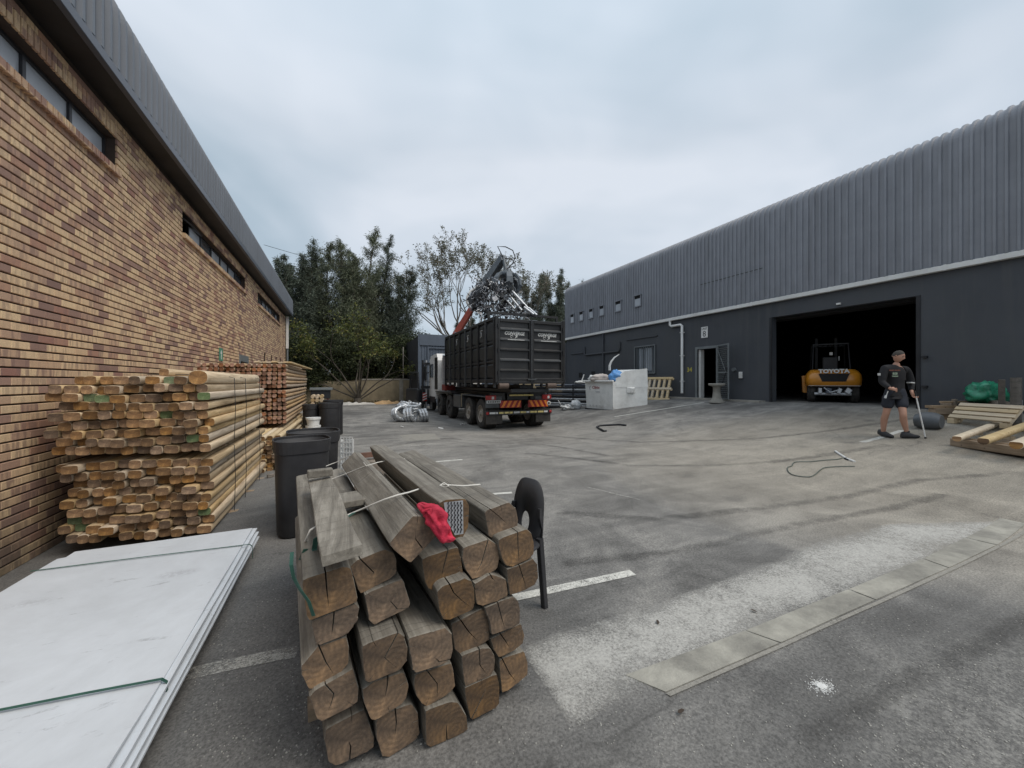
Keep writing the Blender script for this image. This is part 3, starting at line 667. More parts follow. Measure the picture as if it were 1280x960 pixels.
# ------------------------------------------------------------------ grey warehouse
def text_obj(name, body, size, mat, parent, loc, rot, extrude=0.002, align='CENTER', bold=0.0, shear=0.0, sx=1.0):
    cu = bpy.data.curves.new(name, 'FONT'); cu.body = body; cu.size = size; cu.extrude = extrude; cu.align_x = align; cu.offset = bold; cu.shear = shear
    cu.resolution_u = 2
    tmp = bpy.data.objects.new('tmp', cu); C.objects.link(tmp); dg = bpy.context.evaluated_depsgraph_get(); dg.update()
    me = bpy.data.meshes.new_from_object(tmp.evaluated_get(dg)); bpy.data.objects.remove(tmp); me.name = name; me.materials.clear(); me.materials.append(mat)
    o = mesh_obj(name, me, parent, loc, rot); o.scale = (sx, 1, 1); return o
def grey_warehouse():
    T = thing('grey_warehouse', 'long dark grey warehouse clad in ribbed sheet above charcoal plaster, right side of the yard', 'building', (13.5, 10, 0.8))
    inv = Matrix.Translation((-13.5, -10, -0.8)); XW = 13.5; Y0, Y1 = -4.0, 21.5; ZT = 4.4
    RD = (4.78, 8.39, 0.0, 3.70); PD = (10.52, 11.40, 0.0, 2.83); BW = (13.75, 15.05, 1.93, 3.2)
    mb = MB()
    for (a, b, c, d) in wall_rects(Y0, Y1, 0.0, ZT, [RD, PD, BW]): mb.b2((XW, a, c), (XW+0.23, b, d), M=inv)
    mb.build('wall', M['plaster'], T)
    mb = MB(); mb.b2((XW+0.23, Y1-0.2, 0), (30, Y1-0.01, ZT), M=inv); mb.b2((XW+0.23, Y0, 0), (30, Y0+.2, ZT), M=inv); mb.b2((29.8, Y0+.2, 0), (30, Y1-.2, ZT+3), M=inv)
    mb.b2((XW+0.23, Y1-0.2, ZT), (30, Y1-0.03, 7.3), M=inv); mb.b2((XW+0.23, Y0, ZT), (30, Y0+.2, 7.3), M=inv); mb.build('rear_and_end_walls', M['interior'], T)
    # low wing wall past the far end
    mb = MB(); mb.b2((XW-0.02, Y1+0.002, 0), (XW+4, Y1+0.5, 4.05), M=inv); mb.build('wing_wall', M['plaster'], T)
    me = cladding_mesh('cladding_sheet', 0, 4.33, 7.24, 0.40, 8.5, -1, M['clad_r'], 0.05)
    wins = [(20.6, 0.45), (19.6, 0.45), (18.6, 0.45), (17.6, 0.45), (16.2, 0.5), (14.75, 0.5)]
    y = Y1-0.686
    while y > Y0-0.6: mesh_obj('cladding_sheet', me, T, inv @ Vector((XW-0.10, y, 0))); y -= 0.686
    # short joint line of a patched sheet
    g = MB(); g.b2((XW-0.139, 8.6, 5.43), (XW-0.133, 11.2, 5.45), M=inv); g.build('lap_joint', M['dark_steel'], T)
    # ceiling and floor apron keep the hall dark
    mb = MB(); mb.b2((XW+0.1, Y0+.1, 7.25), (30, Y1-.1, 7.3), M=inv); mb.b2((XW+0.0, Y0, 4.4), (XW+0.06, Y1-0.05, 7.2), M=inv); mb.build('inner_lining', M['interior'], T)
    mb = MB(); mb.b2((XW-0.14, Y0, 4.20), (XW-0.002, Y1, 4.33), M=inv); mb.build('gutter', M['white_paint'], T, bevel=0.01)
    for yy in np.arange(Y0+1, Y1, 2.4):
        q = MB(); q.b2((XW-0.146, yy, 4.195), (XW-0.141, yy+0.05, 4.335), M=inv); q.build('gutter_bracket', M['white_paint'], T)
    p = MB(); p.tube([(XW-0.08, 12.78, 4.2), (XW-0.08, 12.78, 4.02), (XW-0.08, 12.7, 3.96), (XW-0.08, 12.2, 3.96), (XW-0.08, 12.12, 3.90), (XW-0.08, 12.12, 1.0)], 0.055, 10, M=inv); p.build('downpipe', M['white_paint'], T)
    for zz in (1.5, 2.6, 3.6): q = MB(); q.b2((XW-0.14, 12.05, zz), (XW-0.002, 12.19, zz+0.03), M=inv); q.build('pipe_clip', M['white_paint'], T)
    # square windows in the cladding
    for (yc, w) in wins:
        win = bpy.data.objects.new('window', None); C.objects.link(win); win.parent = T; win.location = inv @ Vector((XW-0.15, yc-w/2, 5.18))
        f = MB(); hgt = 0.58
        f.b2((-0.03, 0, 0), (0.05, 0.05, hgt)); f.b2((-0.03, w-0.05, 0), (0.05, w, hgt)); f.b2((-0.03, 0.05, 0), (0.05, w-0.05, 0.05)); f.b2((-0.06, -0.03, hgt-0.03), (0.05, w+0.03, hgt)); f.build('frame', M['clad_r'], win)
        f = MB(); f.b2((0.0, 0.05, 0.05), (0.01, w-0.05, 0.40)); f.build('pane', M['frosted'], win)
        f = MB(); f.b2((0.0, 0.05, 0.402), (0.01, w-0.05, hgt-0.03)); f.build('open_gap', M['void'], win)
    # barred window
    win = bpy.data.objects.new('barred_window', None); C.objects.link(win); win.parent = T; win.location = inv @ Vector((XW, 13.75, 1.93))
    f = MB(); f.b2((0.08, 0, 0), (0.12, 1.3, 1.27)); f.build('pane', M['glass_win'], win)
    f = MB(); f.b2((0.06, 0.3, 0.1), (0.075, 0.75, 1.2)); f.b2((0.06, 0.9, 0.1), (0.075, 1.15, 1.2)); f.build('curtain', M['frosted'], win)
    f = MB(); f.b2((-0.07, -0.05, -0.05), (-0.03, 1.35, 0.0)); f.b2((-0.07, -0.05, 1.27), (-0.03, 1.35, 1.32)); f.b2((-0.07, -0.05, 0), (-0.03, 0, 1.27)); f.b2((-0.07, 1.3, 0), (-0.03, 1.35, 1.27)); f.build('frame', M['grey_steel'], win)
    for i in range(1, 9): f = MB(); f.b2((-0.06, i*1.3/9-0.012, 0), (-0.035, i*1.3/9+0.012, 1.27)); f.build('bar', M['grey_steel'], win)
    # person door: frame, white reveal, open louvred steel gate
    f = MB(); f.b2((XW-0.03, 11.40, 0.78), (XW+0.05, 11.50, 2.93), M=inv); f.b2((XW-0.03, 10.42, 0.78), (XW+0.05, 10.52, 2.93), M=inv); f.b2((XW-0.03, 10.52, 2.83), (XW+0.05, 11.40, 2.93), M=inv); f.build('door_frame', M['grey_steel'], T)
    f = MB(); f.b2((XW+0.06, 11.30, 0.78), (XW+0.26, 11.398, 2.82), M=inv); f.build('door_reveal', M['white_paint'], T)
    gt = bpy.data.objects.new('security_gate', None); C.objects.link(gt); gt.parent = T; gt.location = inv @ Vector((XW-0.05, 10.44, 0.82)); gt.rotation_euler = (0, 0, R(-28))
    f = MB(); f.b2((-0.02, -0.88, 0.02), (0.02, -0.83, 2.1)); f.b2((-0.02, -0.05, 0.02), (0.02, 0, 2.1)); f.b2((-0.02, -0.83, 0.02), (0.02, -0.05, 0.07)); f.b2((-0.02, -0.83, 2.05), (0.02, -0.05, 2.1)); f.b2((-0.018, -0.83, 1.0), (0.018, -0.05, 1.05))
    f.build('frame', M['grey_steel'], gt)
    for i in range(26):
        q = MB(); q.box((0, -0.44, 0.12+i*0.073), (0.05, 0.78, 0.008), rot=(0, R(40), 0)); q.build('slat', M['grey_steel'], gt)
    q = MB(); q.box((-0.035, -0.44, 1.45), (0.012, 0.03, 1.05), rot=(R(-36), 0, 0)); q.build('brace', M['grey_steel'], gt)
    q = MB(); q.box((-0.035, -0.44, 0.6), (0.012, 0.03, 1.0), rot=(R(36), 0, 0)); q.build('brace', M['dark_steel'], gt)
    q = MB(); q.box((-0.05, -0.80, 1.15), (0.05, 0.06, 0.14)); q.build('lock_box', M['dark_steel'], gt)
    # roller door box, guides
    f = MB(); f.b2((XW+0.25, 4.5, 3.62), (XW+0.75, 8.7, 4.1), M=inv); f.build('roller_box', M['void'], T)
    for yy in (4.70, 8.39): f = MB(); f.b2((XW-0.02, yy, 0.75), (XW+0.03, yy+0.08, 3.70), M=inv); f.build('door_guide', M['dark_steel'], T)
    for (yy, zz) in ((4.66, 1.35), (4.66, 2.1)): f = MB(); f.b2((XW-0.08, yy-.1, zz), (XW-0.001, yy, zz+0.05), M=inv); f.build('hinge_lug', M['dark_steel'], T)
    f = MB(); f.b2((XW-0.06, 6.4, 3.78), (XW-0.001, 6.5, 3.83), M=inv); f.build('lamp_bracket', M['white_paint'], T)
    # painted pipes on the wall
    f = MB()
    f.tube([(XW-0.06, 17.6, 4.2), (XW-0.06, 17.6, 1.6)], 0.05, 8, M=inv); f.tube([(XW-0.06, 19.4, 3.6), (XW-0.06, 19.4, 3.15), (XW-0.06, 19.3, 3.1), (XW-0.06, 16.3, 3.1), (XW-0.06, 16.2, 3.2), (XW-0.06, 16.2, 3.6)], 0.045, 8, M=inv)
    f.build('painted_pipe', M['plaster'], T)
    f = MB(); f.tube([(XW-0.04, 20.9, 3.25), (XW-0.04, 19.6, 3.25)], 0.03, 8, M=inv); f.build('small_pipe', M['plaster'], T)
    f = MB(); f.b2((XW-0.05, 13.6, 3.62), (XW-0.001, 15.7, 3.68), M=inv); f.build('cable_tray', M['plaster'], T)
    f = MB(); f.b2((XW-0.07, 9.44, 1.62), (XW-0.001, 9.56, 1.86), M=inv); f.build('switch_box', M['white_plastic'], T, bevel=0.01)
    f = MB(); f.cyl((XW-0.10, 9.75, 1.95), (XW-0.001, 9.75, 1.95), 0.07, 10, M=inv); f.build('bell', M['grey_steel'], T)
    for (yy, zz) in ((19.7, 1.75), (18.4, 1.8)): f = MB(); f.b2((XW-0.03, yy, zz), (XW-0.001, yy+0.35, zz+0.3), M=inv); f.build('vent', M['void'], T)
    # painted house number beside the door
    m = simple('yellow_number_paint', (0.42, 0.36, 0.06), 0.6, var=0.1, bumpv=0)
    text_obj('painted_number', '34', 0.26, m, T, inv @ Vector((XW-0.003, 11.80, 1.92)), (R(90), 0, R(-90)), 0.001, bold=0.008)
    # concrete threshold strip at the wall foot
    f = MB(); f.b2((XW-0.35, 8.6, 0.70), (XW-0.001, 13.4, 0.835), M=inv); f.build('wall_foot', M['concrete'], T, bevel=0.01)
grey_warehouse()
def unit_sign():
    t = thing('unit_sign', 'white unit 8 sign above the grey door', 'sign', (13.49, 11.05, 3.28))
    b = MB(); b.b2((-0.02, -0.15, 0), (-0.002, 0.15, 0.44)); b.build('panel', M['white_plastic'], t)
    blk = simple('sign_black', (0.02, 0.02, 0.022), 0.5, var=0, bumpv=0)
    text_obj('lettering', '8', 0.34, blk, t, (-0.0215, 0, 0.045), (R(90), 0, R(-90)), 0.001, bold=0.0)
    text_obj('lettering', 'UNIT', 0.11, blk, t, (-0.0215, 0, 0.325), (R(90), 0, R(-90)), 0.001, bold=0.002)
unit_sign()
# ------------------------------------------------------------------ near stack of brown timbers
TD = Vector((-0.105, 0.9945, 0)).normalized()
def px_from(code, pts):
    s, ox, oy = {'A': (6.857, 360, 680), '5': (3.5556, 340, 540), '6': (3.5556, 340, 700), 'C': (6.857, 520, 680), 'D': (6, 500, 800), 'E': (6, 500, 540), 'P': (1, 0, 0)}[code]
    return [(x/s+ox, y/s+oy) for x, y in pts]
TIMBERS = [
 # code, end outline, cracks, depth offset, length, (column from left, row from top)
 ('A', [(112,305),(480,190),(530,200),(560,280),(600,460),(590,500),(185,665),(150,600)], [[(320,240),(330,380),(350,555)]], 0.0, 1.75, (1,1)),
 ('A', [(195,665),(585,507),(612,560),(600,640),(560,710),(510,770),(270,870),(235,850)], [[(395,585),(385,690),(370,800)]], 0.01, 1.75, (1,2)),
 ('A', [(530,190),(600,130),(830,40),(900,70),(935,150),(930,250),(880,300),(625,430),(600,400)], [[(615,128),(735,245),(700,290)]], 0.05, 1.70, (2,1)),
 ('A', [(655,440),(680,420),(970,300),(1000,340),(1050,520),(1030,550),(750,690),(720,685),(690,640)], [[(1040,590),(940,560),(880,490),(930,420)]], 0.03, 1.8, (2,2)),
 ('6', [(130,470),(205,382),(330,340),(343,400),(340,460),(290,520),(190,575),(165,575),(130,510)], [[(208,380),(240,455),(280,515)]], 0.02, 1.75, (1,3)),
 ('6', [(166,605),(190,577),(300,517),(358,482),(385,560),(385,625),(350,655),(220,720),(200,710)], [[(238,560),(275,595),(262,640),(245,680)]], 0.0, 1.75, (1,4)),
 ('6', [(235,755),(270,735),(410,660),(455,790),(455,830),(430,850),(290,915),(250,900),(232,800)], [[(345,887),(350,830),(340,800)]], 0.05, 1.8, (1,5)),
 ('6', [(398,380),(560,320),(590,340),(605,400),(600,450),(570,490),(430,545),(415,540),(405,480)], [[(560,322),(500,435),(560,485)]], -0.05, 1.7, (2,3)),
 ('6', [(400,575),(450,538),(590,495),(608,560),(600,610),(580,640),(460,715),(440,710),(405,620)], [[(515,520),(512,560),(500,620)]], 0.0, 1.75, (2,4)),
 ('6', [(480,690),(620,635),(650,680),(658,770),(640,800),(520,880),(490,875),(465,800),(462,720)], [[(548,665),(553,720),(545,790)]], 0.03, 1.8, (2,5)),
 ('6', [(605,345),(720,315),(770,300),(800,330),(805,400),(795,440),(770,460),(640,502),(625,490),(615,420)], [[(800,452),(745,455),(720,430)]], -0.05, 1.7, (3,2)),
 ('6', [(635,508),(795,455),(810,500),(815,560),(790,590),(690,655),(665,640),(640,600),(630,560)], [[(688,495),(735,550),(735,620)]], 0.0, 1.75, (3,3)),
 ('6', [(680,670),(790,630),(830,635),(865,690),(872,750),(850,770),(700,835),(685,820)], [[(778,800),(775,760),(775,725)]], -0.02, 1.8, (3,4)),
 ('C', [(45,125),(360,20),(385,120),(410,280),(390,300),(150,395),(110,390),(75,330)], [[(275,48),(240,180),(210,320)]], 0.02, 1.7, (3,1)),
 ('5', [(845,560),(850,515),(960,475),(1000,500),(1012,560),(1000,610),(960,635),(890,655),(860,610)], [[(962,475),(930,585),(900,640)]], 0.02, 1.65, (4,1)),
 ('5', [(1005,490),(1010,475),(1130,430),(1155,450),(1165,500),(1165,540),(1150,560),(1070,600),(1040,595),(1020,560)], [[(1092,445),(1094,520),(1098,585)]], 0.0, 1.65, (5,1)),
 ('C', [(178,405),(220,365),(420,290),(470,310),(500,380),(505,510),(490,560),(290,655),(240,650),(205,590)], [[(285,340),(325,420),(400,490),(485,550)]], -0.04, 1.7, (4,2)),
 ('C', [(500,340),(645,255),(775,300),(790,440),(700,490),(570,530),(520,520),(507,420)], [[(640,258),(660,300),(705,325)]], 0.0, 1.65, (5,2)),
 ('C', [(778,215),(885,180),(1000,125),(1040,170),(1050,290),(1020,350),(950,390),(805,440),(785,330)], [[(885,185),(915,280),(950,385)]], 0.0, 1.6, (6,1)),
 ('C', [(300,690),(380,650),(570,550),(610,600),(635,700),(630,820),(540,880),(380,945),(330,900)], [[(380,652),(450,750),(540,845)]], 0.02, 1.7, (4,3)),
 ('C', [(585,550),(700,500),(830,450),(880,490),(895,560),(890,680),(850,710),(650,785),(625,650)], [[(703,505),(735,640),(765,740)]], 0.0, 1.6, (5,3)),
 ('P', [(613,799),(630,790),(651,779),(656,794),(654,804),(643,813),(624,822),(617,812)], [[(626,792),(631,800),(639,813)]], 0.03, 1.6, (5,4)),
 ('D', [(460,115),(600,65),(680,60),(715,130),(710,220),(680,270),(490,350),(475,290)], [[(595,72),(600,190),(665,275)]], 0.0, 1.7, (4,4)),
 ('D', [(485,355),(730,250),(745,330),(745,480),(720,510),(540,600),(525,590),(490,430)], [[(532,598),(600,460),(665,320)]], 0.0, 1.75, (4,5)),
 ('D', [(745,145),(930,80),(960,160),(960,260),(890,320),(800,385),(765,400),(752,280)], [[(765,138),(820,250),(880,325)]], 0.05, 1.6, (5,5)),
 ('5', [(523,490),(628,370),(668,372),(732,450),(725,470),(620,580),(610,580),(530,512)], [[(720,475),(670,518),(638,475),(640,420)]], -0.06, 1.58, 'grey timber lying on its edge, ridge upwards, in the middle of the top layer'),
 ('E', [(290,530),(340,508),(490,500),(515,540),(520,620),(510,720),(470,790),(405,800),(345,700)], [[(519,625),(495,630),(482,634)]], 0.0, 1.65, 'grey square timber with a perforated nail plate on its end, on the top layer'),
 ('E', [(632,600),(660,580),(820,525),(870,570),(890,660),(880,720),(840,750),(700,805),(665,780)], [[(672,578),(740,630),(810,695)]], 0.06, 1.66, 'rightmost grey timber on the top layer, with a long split along its top'),
]
ZK = 1.575
def plane_pt(px, py, dk=0.0):
    r = ray(px, py); u = (px-640)/F
    z = (ZK+dk)/(0.866-0.501*u)
    return Vector((0, 0, CAMZ)) + r*z
def chaikin(P, cut=0.16):
    out = []
    n = len(P)
    for i in range(n):
        a, b, c = P[i-1], P[i], P[(i+1) % n]
        out += [b.lerp(a, cut), b.lerp(a, cut*0.3).lerp(b.lerp(c, cut*0.3), 0.5), b.lerp(c, cut)]
    return out
def near_timbers():
    rnd = random.Random(11)
    side = Vector((TD.y, -TD.x, 0)); up = Vector((0, 0, 1))
    for code, poly, cracks, dk, L, pos in TIMBERS:
        P3 = [plane_pt(x, y, dk) for x, y in px_from(code, poly)]
        cen = sum(P3, Vector())/len(P3)
        P2 = [Vector(((p-cen).dot(side), (p-cen).dot(up))) for p in P3]
        P2 = [q+Vector((rnd.uniform(-.0018, .0018), rnd.uniform(-.0018, .0018))) for q in chaikin(P2)]
        extra = []
        for _e in range(rnd.choice((1, 2, 2, 3))):
            i_ = rnd.randrange(len(P3)); q0 = P3[i_].lerp(P3[(i_+1) % len(P3)], rnd.uniform(.3, .7)); tgt = cen.lerp(q0, rnd.uniform(.50, .75))
            m_ = q0.lerp(tgt, .5)+Vector((rnd.uniform(-.002, .002), 0, rnd.uniform(-.002, .002)))
            if all((q0-plane_pt(*px_from(code, [cr[0]])[0], dk)).length > .05 for cr in cracks): extra.append([q0, m_, tgt])
        X2 = [[Vector(((q-cen).dot(side), (q-cen).dot(up))) for q in cr] for cr in extra[:2]]
        C2 = [[Vector(((q-cen).dot(side), (q-cen).dot(up))) for q in [plane_pt(x, y, dk) for x, y in px_from(code, cr)]] for cr in cracks]
        C2 = [(c_, 1.0) for c_ in C2] + [(c_, 0.35) for c_ in X2]
        secs = []
        for s, open_, sc in ((0.0, 1.0, 0.975), (0.007, 1.0, 1.0), (0.16, 0.75, 1.0), (0.5*L, 0.45, 1.0), (L, 0.3, 0.99)):
            ring = list(P2)
            for cr, wk in C2:
                a = cr[0]
                best, bi, bp = 1e9, 0, None
                for i in range(len(ring)):
                    p, q = ring[i], ring[(i+1) % len(ring)]; d = q-p
                    t = max(0.15, min(0.85, (a-p).dot(d)/max(1e-9, d.length_squared))); m = p+d*t
                    if (m-a).length < best: best, bi, bp, bd = (m-a).length, i, m, d.normalized()
                w = 0.0030*open_*wk
                left, right = [bp-bd*w], [bp+bd*w]
                for k, c in enumerate(cr[1:]):
                    last = k == len(cr)-2
                    ww = w*0.15 if last else w*(0.8 if k == 0 else 0.5)
                    if last: left.append(c)
                    else:
                        nd = bd; left.append(c-nd*ww); right.append(c+nd*ww)
                ring = ring[:bi+1] + left + right[::-1] + ring[bi+1:]
            wob = Vector((rnd.uniform(-.004, .004), rnd.uniform(-.004, .004))) if s > 0.1 else Vector((0, 0))
            secs.append([Vector(((p.x*sc+wob.x), s, (p.y*sc+wob.y))) for p in ring])
        mb = MB(); n = len(secs[0])
        mb.rings(secs, 0, False, False)
        # the end is filled with triangles because of the notches
        from mathutils.geometry import tessellate_polygon
        for k, mi, fl in ((0, 1, False), (len(secs)-1, 1, True)):
            tri = tessellate_polygon([[Vector((p.x, p.z, 0)) for p in secs[k]]])
            base = secs[k]
            fs = []
            for t in tri:
                a, b, c = (base[i] for i in t); nn = (b-a).cross(c-a)
                f = tuple(t) if (nn.y < 0) != fl else tuple(t)[::-1]
                fs.append(f)
            mb.add(base, fs, mi)
        rz = math.atan2(-TD.x, TD.y)
        o = mb.build('timber', [M['timber'], M['timber_end']], None, cen, (0, 0, rz))
        if isinstance(pos, str): lab = pos
        else:
            c, r_ = pos; lab = f"brown timber end, {ORD[r_]} from top in {ORD[c]} column from left of the near stack"
        tag(o, lab, 'timber', 'split squared timbers in the near stack')
        T_BY[lab] = o
    # flat plank across the left of the top layer
    pl = [plane_pt(*q, -0.10) for q in px_from('5', [(216,556),(402,500),(406,545),(226,600)])]
    mb = MB(); cen = sum(pl, Vector())/4; rel = [p-cen for p in pl]; n = 6; rings = []
    far = at_z(383, 580, pl[0].z+0.0); 
    Lp = 1.25
    for i in range(n+1):
        s = i/n*Lp; w = 1-0.08*i/n
        rings.append([p*w + TD*s + Vector((0, 0, -0.012*math.sin(i*1.3))) for p in rel])
    mb.rings(rings, 0, False, True)
    o = mb.build('plank', M['timber'], None, cen, bevel=0.004); 
    tag(o, 'flat weathered plank with bluish paint traces on the left of the near timber stack', 'plank')
    mb = MB(); c2 = at_z(385, 574, 0.95); mb.box((0, 0, 0), (0.14, 0.055, 0.045), rz=R(8)); o = mb.build('wood_block', M['timber'], None, cen+TD*(Lp-.07)+Vector((.0, 0, .05)), bevel=0.004)
    tag(o, 'small wood block lying across the far end of the flat plank', 'wood block')
    # short offcut and grit lying between plank and ridge timber
    mb = MB(); mb.box((0, 0, 0.02), (0.12, 0.18, 0.035), rz=R(12)); q = at_z(437, 629, cen.z-0.03); o = mb.build('wood_offcut', M['timber'], None, q, bevel=0.004)
    tag(o, 'short broken wood offcut lying between the plank and the ridge timber', 'offcut')
T_BY = {}
near_timbers()
def bearers_near():
    for i, s in enumerate((0.25, 1.35)):
        a = G(405, 945) + TD*s; side = Vector((TD.y, -TD.x, 0))
        mb = MB(); mb.box((0, 0, 0.045), (1.0, 0.09, 0.09)); o = mb.build('bearer', M['old_wood_x'], None, (a + side*0.45 + Vector((0, 0, -0.035))), (0, 0, math.atan2(side.y, side.x)))
        tag(o, ['front dark wooden bearer under the near timber stack', 'rear dark wooden bearer under the near timber stack'][i], 'bearer')
bearers_near()
M['cord'] = simple('white_cord', (0.62, 0.60, 0.55), 0.7, var=0.1, bumpv=0.2)
M['strap_g'] = simple('green_strap', (0.03, 0.10, 0.075), 0.5, var=0.3, nscale=8, bumpv=0.1)
def cords():
    zt = 0.965
    def path(code, pts, zs): return [at_z(x, y, z) for (x, y), z in zip(px_from(code, pts), zs)]
    mb = MB(); mb.tube(path('5', [(160,520),(150,480),(170,435),(210,412),(300,385),(365,357),(430,330),(500,300),(560,280),(610,268),(680,245),(750,232),(780,236),(850,240),(925,234)], [.72,.80,.86,.865,.86,.862,.93,.965,.99,.975,.965,.968,.968,.955,.95]), 0.0042, 6)
    mb.tube(path('5', [(745,240),(765,226),(785,240),(765,246),(745,238)], [.98]*5), 0.004, 6)
    tag(mb.build('cord', M['cord'], base=True), 'knotted white cord tied across the front of the near timber stack', 'cord')
    mb = MB(); mb.tube(path('5', [(240,152),(300,128),(330,112),(375,98),(420,150),(470,135),(560,120),(590,118)], [.80,.82,.93,.95,.97,.96,.96,.93]), 0.0035, 6)
    mb.tube(path('5', [(265,210),(330,185),(420,150)], [.85,.88,.97]), 0.0035, 6)
    tag(mb.build('cord', M['cord'], base=True), 'thinner white cord tied across the rear of the near timber stack', 'cord')
    # green strap: flat ribbon with a loose loop at the left
    def ribbon(pts, w, name, label, cat='strap'):
        mb = MB(); vs = []
        for i, p in enumerate(pts):
            t = (pts[min(i+1, len(pts)-1)]-pts[max(0, i-1)]).normalized(); side = t.cross(Vector((0, 0.5, 1))).normalized()
            a, b = p-side*w/2, p+side*w/2; nrm = t.cross(side)*0.0012
            vs.append([a-nrm, b-nrm, b+nrm, a+nrm])
        mb.rings(vs, 0, False); tag(mb.build(name, M['strap_g'], base=True), label, cat)
    ribbon(path('5', [(365,358),(320,388),(270,420),(215,455),(195,475),(188,520),(205,560),(165,575),(130,565),(150,520)], [.872,.872,.872,.872,.85,.80,.76,.74,.76,.80]), 0.02, 'strap', 'green strap knotted to the white cord on the left of the near timber stack')
    ribbon([plane_pt(*p, d) for p, d in zip([(365,690),(364,706),(367,722),(375,737),(386,752),(392,770)], (-.02,-.03,-.03,-.03,-.03,-.02))], 0.012, 'strap', 'loose green strap hanging down the left flank of the near timber stack')
cords()
def nail_plate():
    # perforated galvanised plate on the end of the top timber
    q = [plane_pt(*p, -0.018) for p in px_from('5', [(763,314),(848,304),(850,452),(812,458),(775,390)])]
    mb = MB(); mb.prism(q, TD*-0.002); o = mb.build('nail_plate', M['galv'], base=True); tag(o, 'perforated galvanised nail plate on the end of a top layer timber', 'nail plate')
    holes = MB(); 
    for r_ in range(13):
        for c in range(6):
            x = 769+c*14+(r_ % 2)*4; y = 316+r_*10.6
            if x < 775 + max(0, (y-385)*0.55) or x > 846 or y > 448: continue
            p = plane_pt(*px_from('5', [(x, y)])[0], -0.0225); side = Vector((TD.y, -TD.x, 0))
            holes.box(tuple(p - o.location), (0.0042, 0.002, 0.0095), rot=(0, R(-20 if r_ % 2 else 15), math.atan2(-TD.x, TD.y)))
    tag(holes.build('tooth_slots', M['dark_steel'], o), kind='stuff')
nail_plate()
def crumple(mb_pts, n_u, n_v, amp, seed, freq=6.0):
    out = []
    for i in range(n_u):
        row = []
        for j in range(n_v):
            p = mb_pts(i/(n_u-1), j/(n_v-1)); q = p*freq + Vector((seed, seed*2, 0))
            d = Vector((mnoise.noise(q), mnoise.noise(q+Vector((9, 0, 0))), mnoise.noise(q+Vector((0, 9, 0)))))
            d2 = Vector((mnoise.noise(q*2.6), mnoise.noise(q*2.6+Vector((5, 0, 0))), mnoise.noise(q*2.6+Vector((0, 5, 0)))))
            row.append(p + d*amp + d2*amp*0.5)
        out.append(row)
    return out
def red_cloth():
    m = simple('red_cloth', (0.52, 0.025, 0.06), 0.8, var=0.25, nscale=9, bumpv=0.5, bscale=70)
    c = [plane_pt(*p, d) for p, d in zip(px_from('5', [(668,335),(705,345),(725,375),(748,418),(775,458),(800,482)]), (-.02,-.08,-.10,-.10,-.09,-.09))]
    c[0] += Vector((0, 0.04, 0.0))
    rad = [0.012, 0.030, 0.033, 0.031, 0.028, 0.012]
    rings = []; nn = 36; mm = 40
    for i in range(nn):
        t = i/(nn-1)*(len(c)-1); k = min(int(t), len(c)-2); f = t-k
        p = c[k].lerp(c[k+1], f); r = rad[k]*(1-f)+rad[k+1]*f
        ax = (c[k+1]-c[k]).normalized(); a = ax.cross(Vector((0, 1, 0))).normalized(); b = ax.cross(a)
        ring = []
        for j in range(mm):
            th = 2*math.pi*j/mm; tw = th+t*1.6
            nn1 = mnoise.noise(Vector((math.cos(th)*1.1+t*.3, math.sin(th)*1.1, t*1.1)))
            fold = 1+0.13*math.sin(4*th+t*.8+4*nn1)+0.07*math.sin(9*th+t*1.1+5*nn1)+0.75*nn1
            ring.append(p + (a*math.cos(th)+b*math.sin(th))*r*fold)
        rings.append(ring)
    mb = MB(); mb.rings(rings, 0, True); o = mb.build('red_cloth', m, base=True); tag(o, 'crumpled bright red cloth stuffed beside the nail plate on the near timber stack', 'cloth')
red_cloth()

# ------------------------------------------------------------------ big stack of round edged poles against the brick wall
def pole_mesh(name, w, h, L, mats, seed, n=14, round_=0.42):
    rnd = random.Random(seed); rings = []
    bow = rnd.uniform(-.01, .01)
    for i, s in enumerate((0, 0.006, L*0.25, L*0.5, L*0.75, L-0.006, L)):
        sc = 0.94 if i in (0, 6) else 1.0+rnd.uniform(-.02, .02)
        ring = []
        for k in range(n):
            a = 2*math.pi*k/n; x, z = math.cos(a), math.sin(a)
            x = math.copysign(abs(x)**(round_+0.12), x)*w/2; z = math.copysign(abs(z)**round_, z)*h/2
            ring.append((x*sc, s, z*sc+bow*math.sin(math.pi*s/L)))
        rings.append(ring)
    mb = MB(); mb.rings(rings, 0, True, False); mb.add(rings[0], [tuple(range(n))], 1); mb.add(rings[-1], [tuple(range(n-1, -1, -1))], 1)
    me = bpy.data.meshes.new(name); me.from_pydata(mb.v, [], mb.f)
    for m in mats: me.materials.append(m)
    me.polygons.foreach_set('material_index', mb.m); me.polygons.foreach_set('use_smooth', mb.s); me.update(); return me
